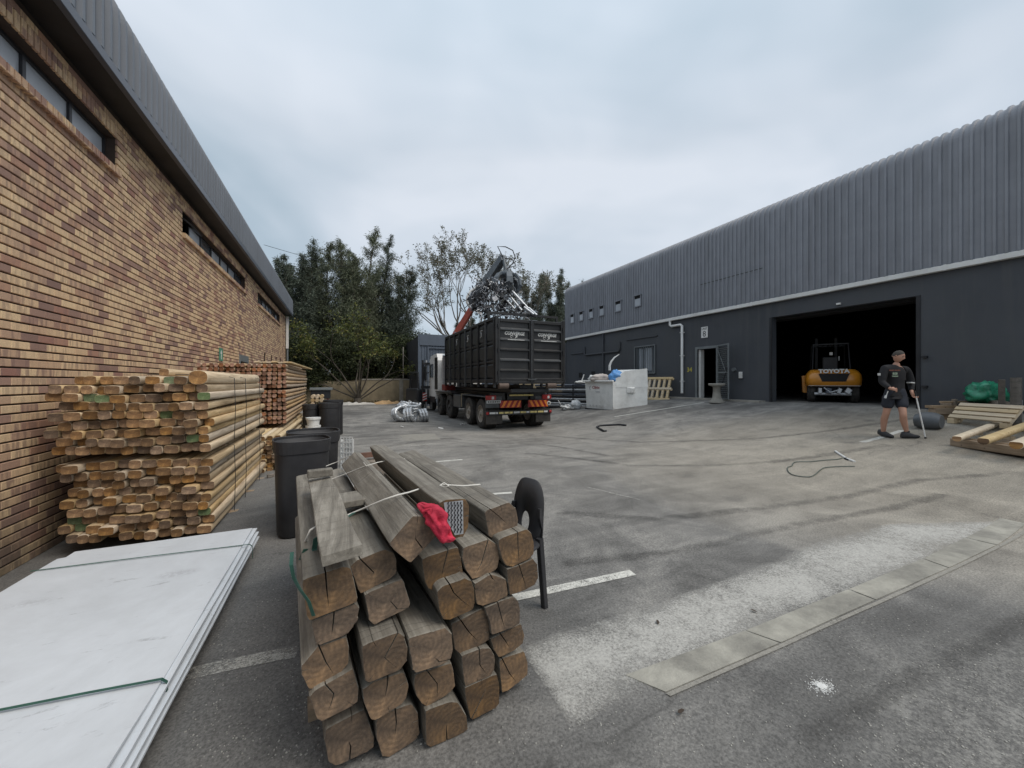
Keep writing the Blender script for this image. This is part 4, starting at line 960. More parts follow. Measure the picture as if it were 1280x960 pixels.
def pole_stack():
    rnd = random.Random(5)
    ms = [pole_mesh('pole', w, h, 2.92, [M['pole'], M['pole_end']], i, round_=r) for i, (w, h, r) in enumerate([(0.112, 0.083, .42), (0.100, 0.085, .5), (0.122, 0.082, .38), (0.092, 0.086, .6), (0.130, 0.082, .36)])]
    mg = pole_mesh('pole', 0.115, 0.082, 2.92, [M['pole'], M['pole_end_green']], 9)
    grp = 'round edged poles stacked against the brick wall'
    xr0, xl0 = -1.24, -2.52
    def row(bundle, r_, z, xr, xl, yf, count_from_top):
        x = xr; c = 0; 
        while x > xl+0.04:
            c += 1; k = rnd.randrange(5); me = ms[k]; w = (0.112, 0.100, 0.122, 0.092, 0.130)[k]
            green = (bundle, count_from_top, c) in (('upper', 3, 1), ('upper', 1, 3), ('lower', 7, 1), ('upper', 3, 9), ('upper', 3, 8), ('lower', 7, 10), ('lower', 8, 10), ('upper', 5, 4), ('upper', 8, 2))
            if green: me = mg; w = 0.115
            prot = rnd.gauss(0, 0.038)
            if rnd.random() < 0.10: prot -= rnd.uniform(0.04, 0.10)
            y = yf + (xr-x)*0.20 + prot
            o = mesh_obj('pole', me, None, (x-w/2+rnd.uniform(-.003, .003), y, z+rnd.uniform(-.004, .004)+0.010*math.sin(x*5+r_*1.3)), (rnd.uniform(-.003, .003), rnd.uniform(-.09, .09), rnd.uniform(-.006, .006)))
            gtxt = 'green ended pole' if green else 'brown pole end'
            tag(o, f"{gtxt}, {ORD[c]} from right in {ORD[count_from_top]} row down, {bundle} bundle by brick wall", 'pole', grp)
            x -= w+rnd.choice((0.001, 0.003, 0.004, 0.012))
        return c
    nlo = 9; nup = 9
    for i in range(nlo): row('lower', i, -0.075+i*0.088 + 0.03, xr0+0.02*math.sin(i*1.7), xl0+(0.03 if i % 3 else 0.1), 4.97, nlo-i)
    zu = -0.075+9*0.088+0.03+0.05
    for i in range(nup-1): row('upper', i, zu+0.02+i*0.087, xr0+0.02*math.sin(i*2.3+1), xl0+0.02*(i % 2), 4.93, nup-i)
    # top row: irregular, larger and rounder poles
    zt = zu+0.02+(nup-1)*0.087
    mr = pole_mesh('pole', 0.165, 0.150, 2.75, [M['pole'], M['pole_end']], 21, round_=0.75)
    o = mesh_obj('pole', mr, None, (xr0-0.10, 4.92, zt+0.03), (0, 0, 0)); tag(o, 'thick round pole on the top right corner of the stack by the brick wall', 'pole', grp)
    xs = [-1.49, -1.61, -1.74, -1.88, -2.00, -2.13, -2.25, -2.37]
    for i, x in enumerate(xs):
        o = mesh_obj('pole', ms[i % 5] if i != 1 else mg, None, (x, 4.97+rnd.uniform(-.08, .1)+(xr0-x)*0.2, zt), (0, rnd.uniform(-.1, .1), rnd.uniform(-.012, .012)))
        tag(o, f"{'green ended ' if i == 1 else ''}pole, {ORD[i+1]} left of the thick round pole, top row by brick wall", 'pole', grp)
    o = mesh_obj('pole', ms[3], None, (-1.82, 5.55, zt+0.093), (0, 0.03, R(1.0))); tag(o, 'single loose pole lying on top of the stack by the brick wall', 'pole', grp)
    # dark packing battens between the bundles, bearers below
    for i, y in enumerate((5.6, 7.2)):
        mb = MB(); mb.box((0, 0, 0), (1.36, 0.07, 0.04)); o = mb.build('batten', M['old_wood_x'], None, (-1.94, y, zu-0.049)); tag(o, ['front packing batten between the two pole bundles by the brick wall', 'rear packing batten between the two pole bundles by the brick wall'][i], 'batten')
    for i, y in enumerate((5.75, 6.7, 7.5)):
        mb = MB(); mb.box((0, 0, 0), (1.62, 0.10, 0.075)); xz = gh(-1.2, y)
        o = mb.build('bearer', M['old_wood_x'], None, (-1.86, y, -0.135), (0, R(0), 0), bevel=0.005); tag(o, ['pale bearer end under the front of the pole stack by the brick wall', 'pale bearer end under the middle of the pole stack by the brick wall', 'pale bearer end under the rear of the pole stack by the brick wall'][i], 'bearer')
    # dark binding wires
    for i, y in enumerate((5.75, 6.35, 7.35)):
        mb = MB()
        for (a, b) in ((-0.12, zu-0.06), (zu-0.03, zt+0.05)):
            mb.tube([(xr0-0.8, y, b+0.02), (xr0-0.1, y, b+0.02), (xr0+0.035, y, b-0.02), (xr0+0.045, y+0.01, (a+b)/2), (xr0+0.035, y, a+0.02)], 0.004, 5)
        o = mb.build('binding_strap', M['dark_steel'], base=True); tag(o, ['dark binding strap round the front third of the pole stack by the wall', 'dark binding strap round the middle of the pole stack by the wall', 'dark binding strap round the rear of the pole stack by the wall'][i], 'strap')
pole_stack()
def far_stacks():
    rnd = random.Random(8)
    m1 = [pole_mesh('post', 0.078, 0.078, 5.2, [M['post_side'], M['post_end']], 30+i, n=8, round_=0.4+0.15*i) for i in range(3)]
    grp = 'thin red brown posts stacked behind the pole stack'
    for r_ in range(14):
        z = 0.66+r_*0.0855 + (0.03 if r_ >= 3 else 0)+(0.03 if r_ >= 8 else 0)
        ncol = 17 if r_ >= 8 else 10
        for c in range(ncol):
            x = -1.08-c*0.09+rnd.uniform(-.006, .006)
            o = mesh_obj('post', m1[rnd.randrange(3)], None, (x, 9.3+rnd.gauss(0, 0.035), z+rnd.uniform(-.003, .003)), (0, rnd.uniform(-.2, .2), rnd.uniform(-.004, .004)))
            tag(o, f"red brown post end, {ORD[c+1]} from right in {ORD[14-r_]} row down, rear post stack", 'post', grp)
    for i in range(7):
        mb = MB(); w = 0.09; mb.box((0, 2.4, 0), (w, 4.9-0.3*(i % 3), 0.03)); o = mb.build('lath', M['pine'], None, (-1.02-0.10*i, 9.6+0.1*(i % 2), 1.92+0.012*(i % 2)), (0, R(-4*(i % 2)), R(-1.2+0.4*i)))
        tag(o, f"pale lath, {ORD[i+1]} from the right on top of the post stack behind", 'lath', 'pale laths lying on the post stack')
    # lower pale poles sticking out in front of it
    m2 = [pole_mesh('pole', 0.095, 0.078, 5.4, [M['pine'], M['pole_end']], 50+i, n=10, round_=0.5) for i in range(3)]
    for r_ in range(8):
        cols = 12 if r_ == 7 else (9 if r_ == 6 else 5)
        for c in range(cols):
            x = -1.06-c*0.102+rnd.uniform(-.008, .008); z = -0.08+r_*0.082
            o = mesh_obj('pole', m2[rnd.randrange(3)], None, (x+ (0.03*math.sin(r_*1.9) if c == 0 else 0), 8.02+rnd.gauss(0, 0.06), z), (0, rnd.uniform(-.1, .1), R(-0.8)+rnd.uniform(-.008, .008)))
            tag(o, f"pale pole, {ORD[c+1]} from right in {ORD[8-r_]} layer down, low stack under red posts", 'pole', 'pale poles in the low stack under the red posts')
    for i, (px, py) in enumerate(((352, 583), (341, 596), (357, 577), (358, 590))):
        p = G(px, py); mb = MB(); mb.box((0, 0, 0.025), (0.16, 0.07, 0.05), rz=R(20*i)); o = mb.build('wood_offcut', M['old_wood'], None, p, bevel=0.004)
        tag(o, ['grey wood offcut on the ground beside the low pale pole stack', 'wood offcut nearest the pole stack on the ground by the bins', 'farthest small offcut on the ground beside the low pale pole stack', 'small offcut on the ground just left of the black bin'][i], 'offcut')
    # little log bundle and dark topped stand beyond
    for i in range(7):
        mb = MB(); a = i % 3; b = i//3; mb.tube([(0, 0, 0), (0, 0.6, 0)], 0.055, 9); o = mb.build('log', [M['pole']], None, (-0.75+0.115*a, 12.6, 1.06-0.0-0.105*b)); tag(o, f"short pale log, {ORD[a+1]} from left in {['upper','middle','lowest'][b]} layer, bundle by dark stand", 'log', 'short pale logs bundled beyond the post stack')
    mb = MB(); mb.box((0, 0, 0.42), (0.42, 0.66, 0.84)); o = mb.build('crate', M['old_wood'], None, (-0.63, 12.9, -0.1), bevel=0.01); tag(o, 'dark wooden crate under the short log bundle beyond the post stack', 'crate')
    t = thing('metal_stand', 'dark metal stand with a flat slab top beyond the black bins', 'stand', (-0.55, 14.0, -0.1))
    mb = MB(); mb.b2((-0.36, -0.25, 1.32), (0.30, 0.25, 1.40)); mb.build('top', M['grey_steel'], t, bevel=0.01)
    mb = MB(); mb.b2((-0.33, -0.2, 1.05), (0.24, 0.2, 1.318)); mb.build('body', M['dark_steel'], t, bevel=0.01)
    red = simple('dark_red_metal', (0.14, 0.025, 0.02), 0.5, var=0.2)
    for sx in (-0.22, 0.16):
        for sy in (-0.15, 0.15): mb = MB(); mb.box((sx, sy, 0.52), (0.05, 0.05, 1.05)); mb.build('leg', red, t)
far_stacks()

# ------------------------------------------------------------------ stack of white boards in the near left corner
def boards():
    mw = simple('white_fibre_board', (0.60, 0.635, 0.675), 0.5, var=0.04, nscale=1.3, bumpv=0.12, bscale=18, dirt=(0.36, 0.375, 0.39), dirt_amt=0.33, kind='World')
    t = mw.node_tree; b = t.nodes['Principled BSDF']; src = b.inputs['Base Color'].links[0].from_socket
    va = coords(t, 'World', (1.2, 5, 1), (0, 0, .5)); s1 = noise_(t, va, 2.6, 6, .75, .8); r1 = ramp(t, [(.60, 0.0), (.70, 1.0)]); t.links.new(s1, r1.inputs[0])
    sb = noise_(t, coords(t, 'World'), 34, 5, .8); r2 = ramp(t, [(.40, 0.0), (.56, 1.0)]); t.links.new(sb, r2.inputs[0])
    c = mixc(t, mth(t, 'MULTIPLY', mth(t, 'MULTIPLY', r1.outputs[0], r2.outputs[0]), .7), src, (.22, .23, .24))
    vo = N(t, 'ShaderNodeTexVoronoi', i_Scale=1.15); vm = coords(t, 'World', (1.0, 2.2, 1), (0, 0, .9)); t.links.new(vm, vo.inputs[0]); r3 = ramp(t, [(.10, 1.0), (.2, 0.0)]); t.links.new(vo.outputs['Distance'], r3.inputs[0])
    wv = N(t, 'ShaderNodeTexWave', i_Scale=26.0, i_Distortion=2.0); t.links.new(vm, wv.inputs[0])
    c = mixc(t, mth(t, 'MULTIPLY', mth(t, 'MULTIPLY', r3.outputs[0], mth(t, 'MULTIPLY', wv.outputs['Fac'], r2.outputs[0])), .8), c, (.25, .255, .27)); t.links.new(c, b.inputs['Base Color'])
    L = 2.9; top = 0.15; rnd = random.Random(4)
    labs = ['top white board', 'white board just below the top one', 'third white board from the top', 'fourth white board from the top', 'fifth white board from the top', 'sixth white board from the top', 'lowest white board']
    for i in range(7):
        z = top-i*0.017-0.006
        dx = [0, 0.028, 0.022, 0.045, 0.03, 0.05, 0.035][i]; dy = [0, 0.05, -0.02, 0.03, -0.05, 0.02, 0.0][i]
        x0, x1, y0, y1 = -1.99, -0.745, 1.32, 4.22
        n = 20; mb = MB(); vs = []; m_ = 6
        for a in range(n+1):
            for b in range(m_+1):
                x = x0+(x1-x0)*b/m_; y = y0+(y1-y0)*a/n
                cut = 0.0
                if i == 0 and b == m_ : x -= 0.0
                if i == 0 and a == n and b <= 2: y -= 0.10*(2-b)/2
                w = (0.010 if i == 0 else .006)*math.sin(a*0.7+i*2)*(b/m_)**2 - (0.018*(1-b/m_)**2*math.sin(a*.35) if i == 0 else 0) + (0.01*math.sin(a*0.5) if i == 0 else 0)*(b/m_)**3
                vs.append((x+dx, y+dy, z+w*0.6))
        top_f = [(a*(m_+1)+b, a*(m_+1)+b+1, (a+1)*(m_+1)+b+1, (a+1)*(m_+1)+b) for a in range(n) for b in range(m_)]
        k = len(vs); vs2 = [(x, y, zz-0.011) for x, y, zz in vs]
        bnd = [b for b in range(m_)] + [a*(m_+1)+m_ for a in range(n)] + [n*(m_+1)+b for b in range(m_, 0, -1)] + [a*(m_+1) for a in range(n, 0, -1)]
        mb.add(vs+vs2, top_f + [tuple(q+k for q in f[::-1]) for f in top_f] + [(bnd[j], bnd[j-1], bnd[j-1]+k, bnd[j]+k) for j in range(len(bnd))])
        o = mb.build('board', mw, base=True); tag(o, labs[i]+' of the low stack in the near left corner', 'board', 'white boards stacked near left corner')
    # torn strip at the near end
    mb = MB(); pts = [(-0.80, 1.70), (-0.735, 1.74), (-0.70, 1.9), (-0.715, 2.1), (-0.72, 2.35), (-0.75, 2.35), (-0.77, 2.0)]
    for i, y in enumerate((1.75, 2.55, 3.35, 3.95)):
        b = MB(); zz = gh(-1.3, y); b.box((0, 0, 0), (1.16, 0.09, 0.10)); o = b.build('bearer', M['old_wood_x'], None, (-1.34, y, 0.15-7*0.017-0.055), (0, 0, R([1, -2, 1, 2][i])), bevel=0.006)
        tag(o, ['nearest bearer', 'second bearer from the near end', 'third bearer from the near end', 'farthest bearer'][i]+' under the stack of white boards', 'bearer')
        b = MB(); b.box((0, 0, 0), (1.0, 0.12, 0.12)); o = b.build('bearer', M['old_wood_x'], None, (-1.36, y, 0.15-7*0.017-0.165), (0, 0, R([1, -2, 1, 2][i])), bevel=0.006)
        tag(o, ['nearest', 'second nearest', 'third nearest', 'farthest'][i]+' of the lower bearers lying on the ground below the white boards', 'bearer')
    for i, (pa, pb) in enumerate((((0, 888), (200, 849)), ((45, 713), (311, 680.5)))):
        A, B = at_z(*pa, 0.152), at_z(*pb, 0.152); d = (B-A).normalized(); A2 = A-d*0.9
        if i == 1: A2 = A - d*0.03
        B = Vector((B.x+0.005, B.y, B.z)); pts = [A2 if i == 0 else A2, A.lerp(B, 0.5)+Vector((0, 0, .003)), B, B+Vector((0.02, 0, -0.02)), B+Vector((0.022, 0.0, -0.12))]
        mb = MB(); vs = []
        w = 0.007 if i == 0 else 0.005
        for p in pts:
            s = Vector((0, w, 0)); nrm = Vector((0.0012, 0, 0.0012)); vs.append([p-s-nrm, p+s-nrm, p+s+nrm, p-s+nrm])
        mb.rings(vs, 0, False); tag(mb.build('strap', M['strap_g'], base=True), ['near green strap over the white board stack', 'far thin green strap over the white board stack'][i], 'strap')
boards()

# ------------------------------------------------------------------ bins, bucket, chair
def sq_ring(r, z, n=28, e=0.5, ax=1.0, ay=1.0):
    out = []
    for k in range(n):
        a = 2*math.pi*k/n; x, y = math.cos(a), math.sin(a)
        out.append((math.copysign(abs(x)**e, x)*r*ax, math.copysign(abs(y)**e, y)*r*ay, z))
    return out
def bin_(loc, r, h, label, rz=0, e=0.62, taper=0.86):
    t = thing('rubbish_bin', label, 'bin', loc, rz, 'black plastic bins beside the stacks')
    mb = MB(); rt = r*0.93
    mb.rings([sq_ring(r*taper*0.9, 0.0, e=e), sq_ring(r*taper, 0.03, e=e), sq_ring(rt, h*0.86, e=e), sq_ring(rt, h*0.97, e=e), sq_ring(rt*0.95, h*0.97, e=e), sq_ring(r*taper*0.9, 0.06, e=e)], 0, True, True)
    mb.build('tub', M['black_plastic'], t)
    mb = MB(); mb.rings([sq_ring(rt+0.004, h*0.86, e=e), sq_ring(r*.975, h*0.865, e=e), sq_ring(r*1.01, h, e=e), sq_ring(r*0.96, h, e=e), sq_ring(r*0.95, h*0.88, e=e)], 0, False, False); mb.build('rim', M['black_plastic'], t, bevel=0.004)
    mb = MB(); mb.rings([sq_ring(r*taper*0.93, 0.0, e=e), sq_ring(r*taper*0.93+0.012, 0.005, e=e), sq_ring(r*taper*0.93+0.012, 0.03, e=e)], 0, True, False); mb.build('base_ring', M['black_plastic'], t)
    return t
bin_((-0.37, 4.55, gh(-.37, 4.55)), 0.262, 0.95, 'nearest black plastic bin, between the pole stack and the near timbers', R(12))
bin_((-0.30, 5.20, gh(-.3, 5.2)), 0.285, 0.95, 'black plastic bin directly behind the nearest one', R(8))
bin_((-0.72, 11.6, gh(-.7, 11.6)), 0.22, 0.95, 'far black bin on the left, behind the white buckets', 0, e=0.9, taper=0.95)
bin_((-0.28, 11.4, gh(-.3, 11.4)), 0.27, 0.97, 'far black bin on the right, shiny, before the truck yard', R(10), e=0.8, taper=0.95)
bin_((-0.20, 12.3, gh(-.2, 12.3)), 0.27, 1.0, 'rearmost black bin, just showing above the far right one', R(0), e=0.8, taper=0.95)
def bucket():
    for i, z0 in enumerate((0.0, 0.19)):
        loc = (-0.60, 10.3, gh(-.6, 10.3)+0.32+z0)
        t = thing('bucket', ['white plastic bucket, the lower of two nested before the far left bin', 'white plastic bucket, the upper of two nested before the far left bin'][i], 'bucket', loc)
        mb = MB(); mb.lathe([(0.125, 0), (0.15, 0.185)], n=20, smooth=True); mb.build('tub', M['white_plastic'], t)
        mb = MB(); mb.lathe([(0.151, 0.14), (0.163, 0.142), (0.165, 0.187), (0.148, 0.187)], n=20, smooth=False, caps=False); mb.build('rim', M['white_plastic'], t)
    mb = MB(); mb.box((0, 0, 0.16), (0.4, 0.4, 0.32)); o = mb.build('wooden_box', M['old_wood'], None, (-0.60, 10.3, gh(-.6, 10.3)), bevel=0.01); tag(o, 'low wooden box under the white buckets', 'box')
bucket()
def white_panel():
    t = thing('plastic_mesh_panel', 'broken white plastic mesh panel standing behind the near timbers beside the bins', 'panel', (0.06, 4.75, gh(.06, 4.75)), R(60)); t.scale = (.6, .5, 1)
    mb = MB()
    for i in range(5): mb.box((0, -0.14+0.07*i, 0.45), (0.012, 0.012, 0.9))
    for i in range(16): mb.box((0, 0, 0.03+0.058*i), (0.01, 0.30, 0.014))
    mb.build('mesh', M['white_plastic'], t)
    mb = MB(); mb.box((0.03, -0.05, 0.45), (0.02, 0.2, 0.85)); mb.build('torn_sheet', M['white_plastic'], t)
    mb = MB(); mb.box((0.03, 0.15, 0.62), (0.05, 0.05, 0.5), rot=(0.05, 0, 0)); mb.build('edge_rail', M['white_plastic'], t, bevel=0.006)
    for i, (px, py, s) in enumerate(((436, 566, .35),)):
        p = at_z(445, 575, 0.55); mb = MB(); mb.box((0, 0, 0), (s, 0.05, 0.06), rz=R(5)); o = mb.build('rail', simple('rusty_red_metal', (0.16, 0.085, 0.06), 0.8, var=0.3), None, (0.33, 5.2, 0.57)); tag(o, 'rusty horizontal rail just beyond the far ends of the near timbers', 'rail')
    mb = MB(); mb.box((0, 0, 0.27), (0.4, 0.2, 0.54)); o = mb.build('pallet_block', M['old_wood'], None, (0.33, 5.2, gh(.33, 5.2)), bevel=0.01); tag(o, 'low brown block under the rusty rail behind the near timbers', 'block')
white_panel()
def chair():
    g0 = gh(1.2, 2.3)
    t = thing('plastic_chair', 'black plastic chair with an oval hole in its backrest, right of the near timber stack', 'chair', (0.985, 2.36, g0), R(20))
    # the chair faces -X: backrest on the +X side
    mb = MB(); s = 0.21
    # backrest with a hole: outer outline and inner oval, bridged
    W_, H0, H1 = 0.145, 0.40, 0.84
    n = 40; outer = []; inner = []
    for k in range(n):
        a = 2*math.pi*k/n; ca, sa = math.cos(a), math.sin(a)
        e = 0.50
        y = math.copysign(abs(ca)**e, ca)*W_*(1-0.22*max(0, sa)); z = (H0+H1)/2 + math.copysign(abs(sa)**(e+.1), sa)*(H1-H0)/2
        outer.append((y, z))
        inner.append((math.cos(a)*0.040, 0.545+math.sin(a)*0.072))
    def bx(z): return 0.19+(z-0.42)*0.16
    def curve(y): return -0.35*y*y
    vs = []
    for th in (0, 0.012):
        for (y, z) in outer: vs.append((bx(z)+curve(y)*-2+th, y, z))
        for (y, z) in inner: vs.append((bx(z)+curve(y)*-2+th, y, z))
    fs = []
    for k in range(n):
        k2 = (k+1) % n
        fs += [(k, n+k, n+k2, k2), (2*n+k, 2*n+k2, 3*n+k2, 3*n+k), (k, k2, 2*n+k2, 2*n+k), (n+k, 3*n+k, 3*n+k2, n+k2)]
    mb.add(vs, fs, 0, True); mb.build('backrest', M['black_plastic'], t)
    mb = MB(); rr = [sq_ring(0.20, 0.43, e=.6), sq_ring(0.215, 0.445, e=.6), sq_ring(0.205, 0.455, e=.6), sq_ring(0.15, 0.445, e=.6)]; mb.rings(rr, 0, True); mb.build('seat', M['black_plastic'], t)
    for sy in (-1, 1):
        mb = MB(); mb.rings([[(0.185, sy*0.145-.02, 0.47), (0.225, sy*0.145-.02, 0.47), (0.225, sy*0.145+.02, 0.47), (0.185, sy*0.145+.02, 0.47)], [(0.215, sy*0.165-.020, 0), (0.250, sy*0.165-.020, 0), (0.250, sy*0.165+.020, 0), (0.215, sy*0.165+.020, 0)]], 0, False); mb.build('leg', M['black_plastic'], t, bevel=0.004)
        mb = MB(); mb.rings([[(-0.20, sy*0.17-.02, 0.44), (-0.16, sy*0.17-.02, 0.44), (-0.16, sy*0.17+.02, 0.44), (-0.20, sy*0.17+.02, 0.44)], [(-0.235, sy*0.2-.015, 0), (-0.205, sy*0.2-.015, 0), (-0.205, sy*0.2+.015, 0), (-0.235, sy*0.2+.015, 0)]], 0, False); mb.build('leg', M['black_plastic'], t, bevel=0.004)
        mb = MB(); mb.rings([[(bx(z)-.012+.03*(z<.6), sy*w-.014*sy, z), (bx(z)+.026, sy*w-.014*sy, z), (bx(z)+.026, sy*w+.006*sy, z), (bx(z)-.012+.03*(z<.6), sy*w+.006*sy, z)] for z, w in ((0.42, .152), (0.52, .148), (0.60, .140), (0.66, .130))], 0, False); mb.build('back_upright', M['black_plastic'], t)
chair()
# ------------------------------------------------------------------ truck with container and crane
M['truck_black'] = simple('scuffed_black_steel', (0.014, 0.015, 0.017), 0.42, 0.1, var=0.3, nscale=2.5, bumpv=0.25, bscale=12, dirt=(0.042, 0.040, 0.036), dirt_amt=0.3)
M['truck_panel'] = simple('dented_black_panel', (0.017, 0.018, 0.020), 0.36, 0.1, var=0.4, nscale=1.8, bumpv=0.6, bscale=3.5, dirt=(0.05, 0.05, 0.048), dirt_amt=0.3)
M['rib_worn'] = simple('worn_steel_edge', (0.075, 0.08, 0.085), 0.4, 0.4, var=0.3, nscale=5, bumpv=0.2)
M['logo'] = simple('worn_white_print', (0.55, 0.56, 0.55), 0.6, var=0.25, nscale=20, bumpv=0)
M['cab_white'] = simple('white_cab_paint', (0.68, 0.68, 0.66), 0.35, var=0.08, nscale=2, bumpv=0.03, dirt=(0.35, 0.33, 0.28), dirt_amt=0.3)
M['orange'] = simple('orange_reflector', (0.75, 0.22, 0.03), 0.4, var=0.1, bumpv=0); M['redr'] = simple('red_reflector', (0.30, 0.015, 0.015), 0.3, var=0.2, bumpv=0)
M['rim'] = simple('dusty_wheel_rim', (0.34, 0.31, 0.27), 0.6, 0.2, var=0.25, nscale=5, bumpv=0.15)
M['rim_dark'] = simple('dark_wheel_rim', (0.07, 0.068, 0.065), 0.5, 0.3, var=0.25, nscale=5, bumpv=0.15)
M['crane_red'] = simple('faded_red_crane_paint', (0.36, 0.07, 0.045), 0.5, var=0.2, nscale=4, bumpv=0.1)
M['crane_grey'] = simple('blue_grey_crane_paint', (0.075, 0.09, 0.105), 0.45, 0.2, var=0.3, nscale=4, bumpv=0.15, dirt=(0.14, 0.14, 0.13), dirt_amt=0.3)
TX, TY = 4.36, 11.0; TZ = gh(5.5, 14)
def wheel(parent, c, r, w, rimm, name='wheel', axis='X'):
    wv = bpy.data.objects.new(name, None); C.objects.link(wv); wv.parent = parent; wv.location = c
    t = MB(); prof = [(r*0.58, -w/2), (r*0.9, -w/2), (r*0.985, -w/2+.03), (r, -w/4), (r*0.985, -w/8), (r, 0), (r*0.985, w/8), (r, w/4), (r*0.985, w/2-.03), (r*0.9, w/2), (r*0.58, w/2)]
    t.lathe(prof, n=32, axis=axis, caps=False, smooth=False); t.build('tyre', M['rubber'], wv)
    m_ = MB(); m_.lathe([(r*0.585, -w/2), (r*0.58, -w/2+.06), (r*0.40, -w/2+.11), (r*0.30, -w/2+.05), (r*0.16, -w/2+.03), (r*0.14, -w/2-.02), (0.01, -w/2-.02)], n=24, axis=axis, caps=False, smooth=False)
    m_.lathe([(r*0.585, w/2), (r*0.56, w/2-.05), (0.01, w/2-.09)], n=20, axis=axis, caps=False)
    for k in range(8):
        a = k*math.pi/4; 
        if axis == 'X': m_.cyl((-w/2+.035, math.cos(a)*r*0.24, math.sin(a)*r*0.24), (-w/2+.06, math.cos(a)*r*0.24, math.sin(a)*r*0.24), 0.018, 6)
    m_.build('rim', rimm, wv); return wv
def truck():
    T = thing('hooklift_truck', 'eight wheeled black tipper truck with white cab and scrap crane, standing in the yard', 'truck', (TX, TY, TZ))
    f = MB()
    for x in (0.75, 1.62): f.b2((x-.05, 0.95, 0.95), (x+.05, 9.5, 1.25))
    for y in (1.2, 2.3, 3.8, 5.0, 6.6): f.b2((0.7, y-.06, 1.0), (1.67, y+.06, 1.2))
    f.b2((0.2, 0.95, 1.0), (2.25, 1.08, 1.26)); f.b2((0.55, 0.1, 1.28), (1.9, 7.0, 1.40)); f.build('chassis', M['truck_black'], T, bevel=0.01)
    for y in (1.62, 3.02):
        for x0, sgn in ((0.06, 1), (2.39, -1)):
            w = wheel(T, (x0+sgn*0.26, y, 0.52), 0.52, 0.52, M['rim'])
            if sgn < 0: w.rotation_euler = (0, 0, math.pi)
    for y in (5.85, 7.65):
        for x0, sgn in ((0.06, 1), (2.39, -1)):
            w = wheel(T, (x0+sgn*0.16, y, 0.52), 0.52, 0.32, M['rim_dark'])
            if sgn < 0: w.rotation_euler = (0, 0, math.pi)
    for y in (1.62, 3.02, 5.85, 7.65): a = MB(); a.cyl((0.3, y, 0.52), (2.15, y, 0.52), 0.09, 10); a.build('axle', M['truck_black'], T)
    for x in (0.0, 1.85):      # mudguards over the rear bogie
        g = MB(); g.b2((x, 0.95, 1.10), (x+0.6, 3.65, 1.14)); g.b2((x, 3.62, 0.62), (x+0.6, 3.66, 1.10)); g.b2((x, 0.93, 0.75), (x+0.6, 0.97, 1.14)); g.build('mudguard', M['rib_worn'], T, bevel=0.01)
        g = MB(); g.b2((x+0.01, 0.90, 0.22), (x+0.59, 0.915, 0.68)); g.build('mud_flap', M['rubber'], T)
    for x in (0.02, 1.88): g = MB(); g.b2((x, 5.25, 1.10), (x+0.55, 8.35, 1.15)); g.build('mudguard', M['truck_black'], T)
    g = MB(); g.b2((0.05, 4.0, 0.55), (0.55, 5.1, 1.1)); g.build('fuel_tank', M['rib_worn'], T, bevel=0.05, seg=2)
    g = MB(); g.b2((0.06, 3.72, 0.62), (0.45, 3.98, 1.15)); g.build('battery_box', simple('tan_box', (0.22, 0.18, 0.11), 0.7), T, bevel=0.01)
    g = MB(); g.b2((0.02, 6.35, 1.22), (0.5, 7.0, 1.50)); g.build('red_tool_box', simple('dark_red_paint', (0.17, 0.02, 0.015), 0.5), T, bevel=0.01)
    # rear bumper with reflective band, chevrons, lamps, plate
    g = MB(); g.b2((-0.02, 0.86, 0.50), (2.47, 0.94, 0.66)); g.build('bumper', M['truck_black'], T, bevel=0.01)
    yel = simple('yellow_reflective_tape', (0.62, 0.52, 0.20), 0.45, var=0.25, nscale=18, bumpv=0)
    rnd = random.Random(2)
    x = 0.12
    while x < 2.2:
        w = rnd.uniform(0.05, 0.22); g = MB(); g.b2((x, 0.853, 0.555), (min(x+w, 2.3), 0.858, 0.615)); g.build('reflective_tape', yel if rnd.random() < .7 else M['logo'], T); x += w+rnd.uniform(.015, .05)
    for (x0, sl) in ((0.50, 1), (1.55, -1)):
        pl = MB(); pl.b2((x0, 0.875, 0.75), (x0+0.78, 0.90, 0.99)); o = pl.build('chevron_board', M['redr'], T)
        for k in range(4):
            b = MB(); xx = x0+0.03+k*0.19; s = 0.12*sl
            a0 = max(x0+.01, min(x0+.77, xx-(0 if sl > 0 else -.12))); 
            q = [(a0, 0.872, 0.76), (min(a0+.10, x0+.77), 0.872, 0.76), (min(max(a0+.10+s, x0+.01), x0+.77), 0.872, 0.98), (min(max(a0+s, x0+.01), x0+.77), 0.872, 0.98)]
            b.prism(q, (0, -0.003, 0)); b.build('stripe', M['orange'], o)
    for x0 in (0.0, 2.10):
        l = MB(); l.b2((x0, 0.87, 1.02), (x0+0.36, 0.93, 1.17)); l.build('tail_light', M['redr'], T, bevel=0.01)
        l = MB(); l.b2((x0+0.20, 0.862, 1.04), (x0+0.28, 0.869, 1.13)); l.build('lamp_lens', M['logo'], T)
    p = MB(); p.b2((0.02, 0.868, 0.91), (0.52, 0.88, 1.005)); p.build('number_plate', M['logo'], T)
    for k in range(7): p = MB(); p.b2((0.06+k*.063, 0.864, 0.93), (0.10+k*.063, 0.867, 0.985)); p.build('plate_character', M['truck_black'], T)
    p = MB(); p.b2((0.85, 0.88, 1.14), (1.75, 0.89, 1.19)); p.build('yellow_sticker', yel, T)
    for x in (0.02, 2.38): r_ = MB(); r_.lathe([(0.01, 0), (0.055, 0), (0.055, .02)], (x+0.03, 0.85, 0.58), 14, axis='Y', caps=True); r_.build('round_reflector', M['redr'], T)
    r_ = MB(); r_.lathe([(0.045, 0), (0.075, 0), (0.075, .015), (0.045, .015)], (2.36, 0.868, 0.87), 16, axis='Y', caps=False); r_.build('round_sign', M['logo'], T)
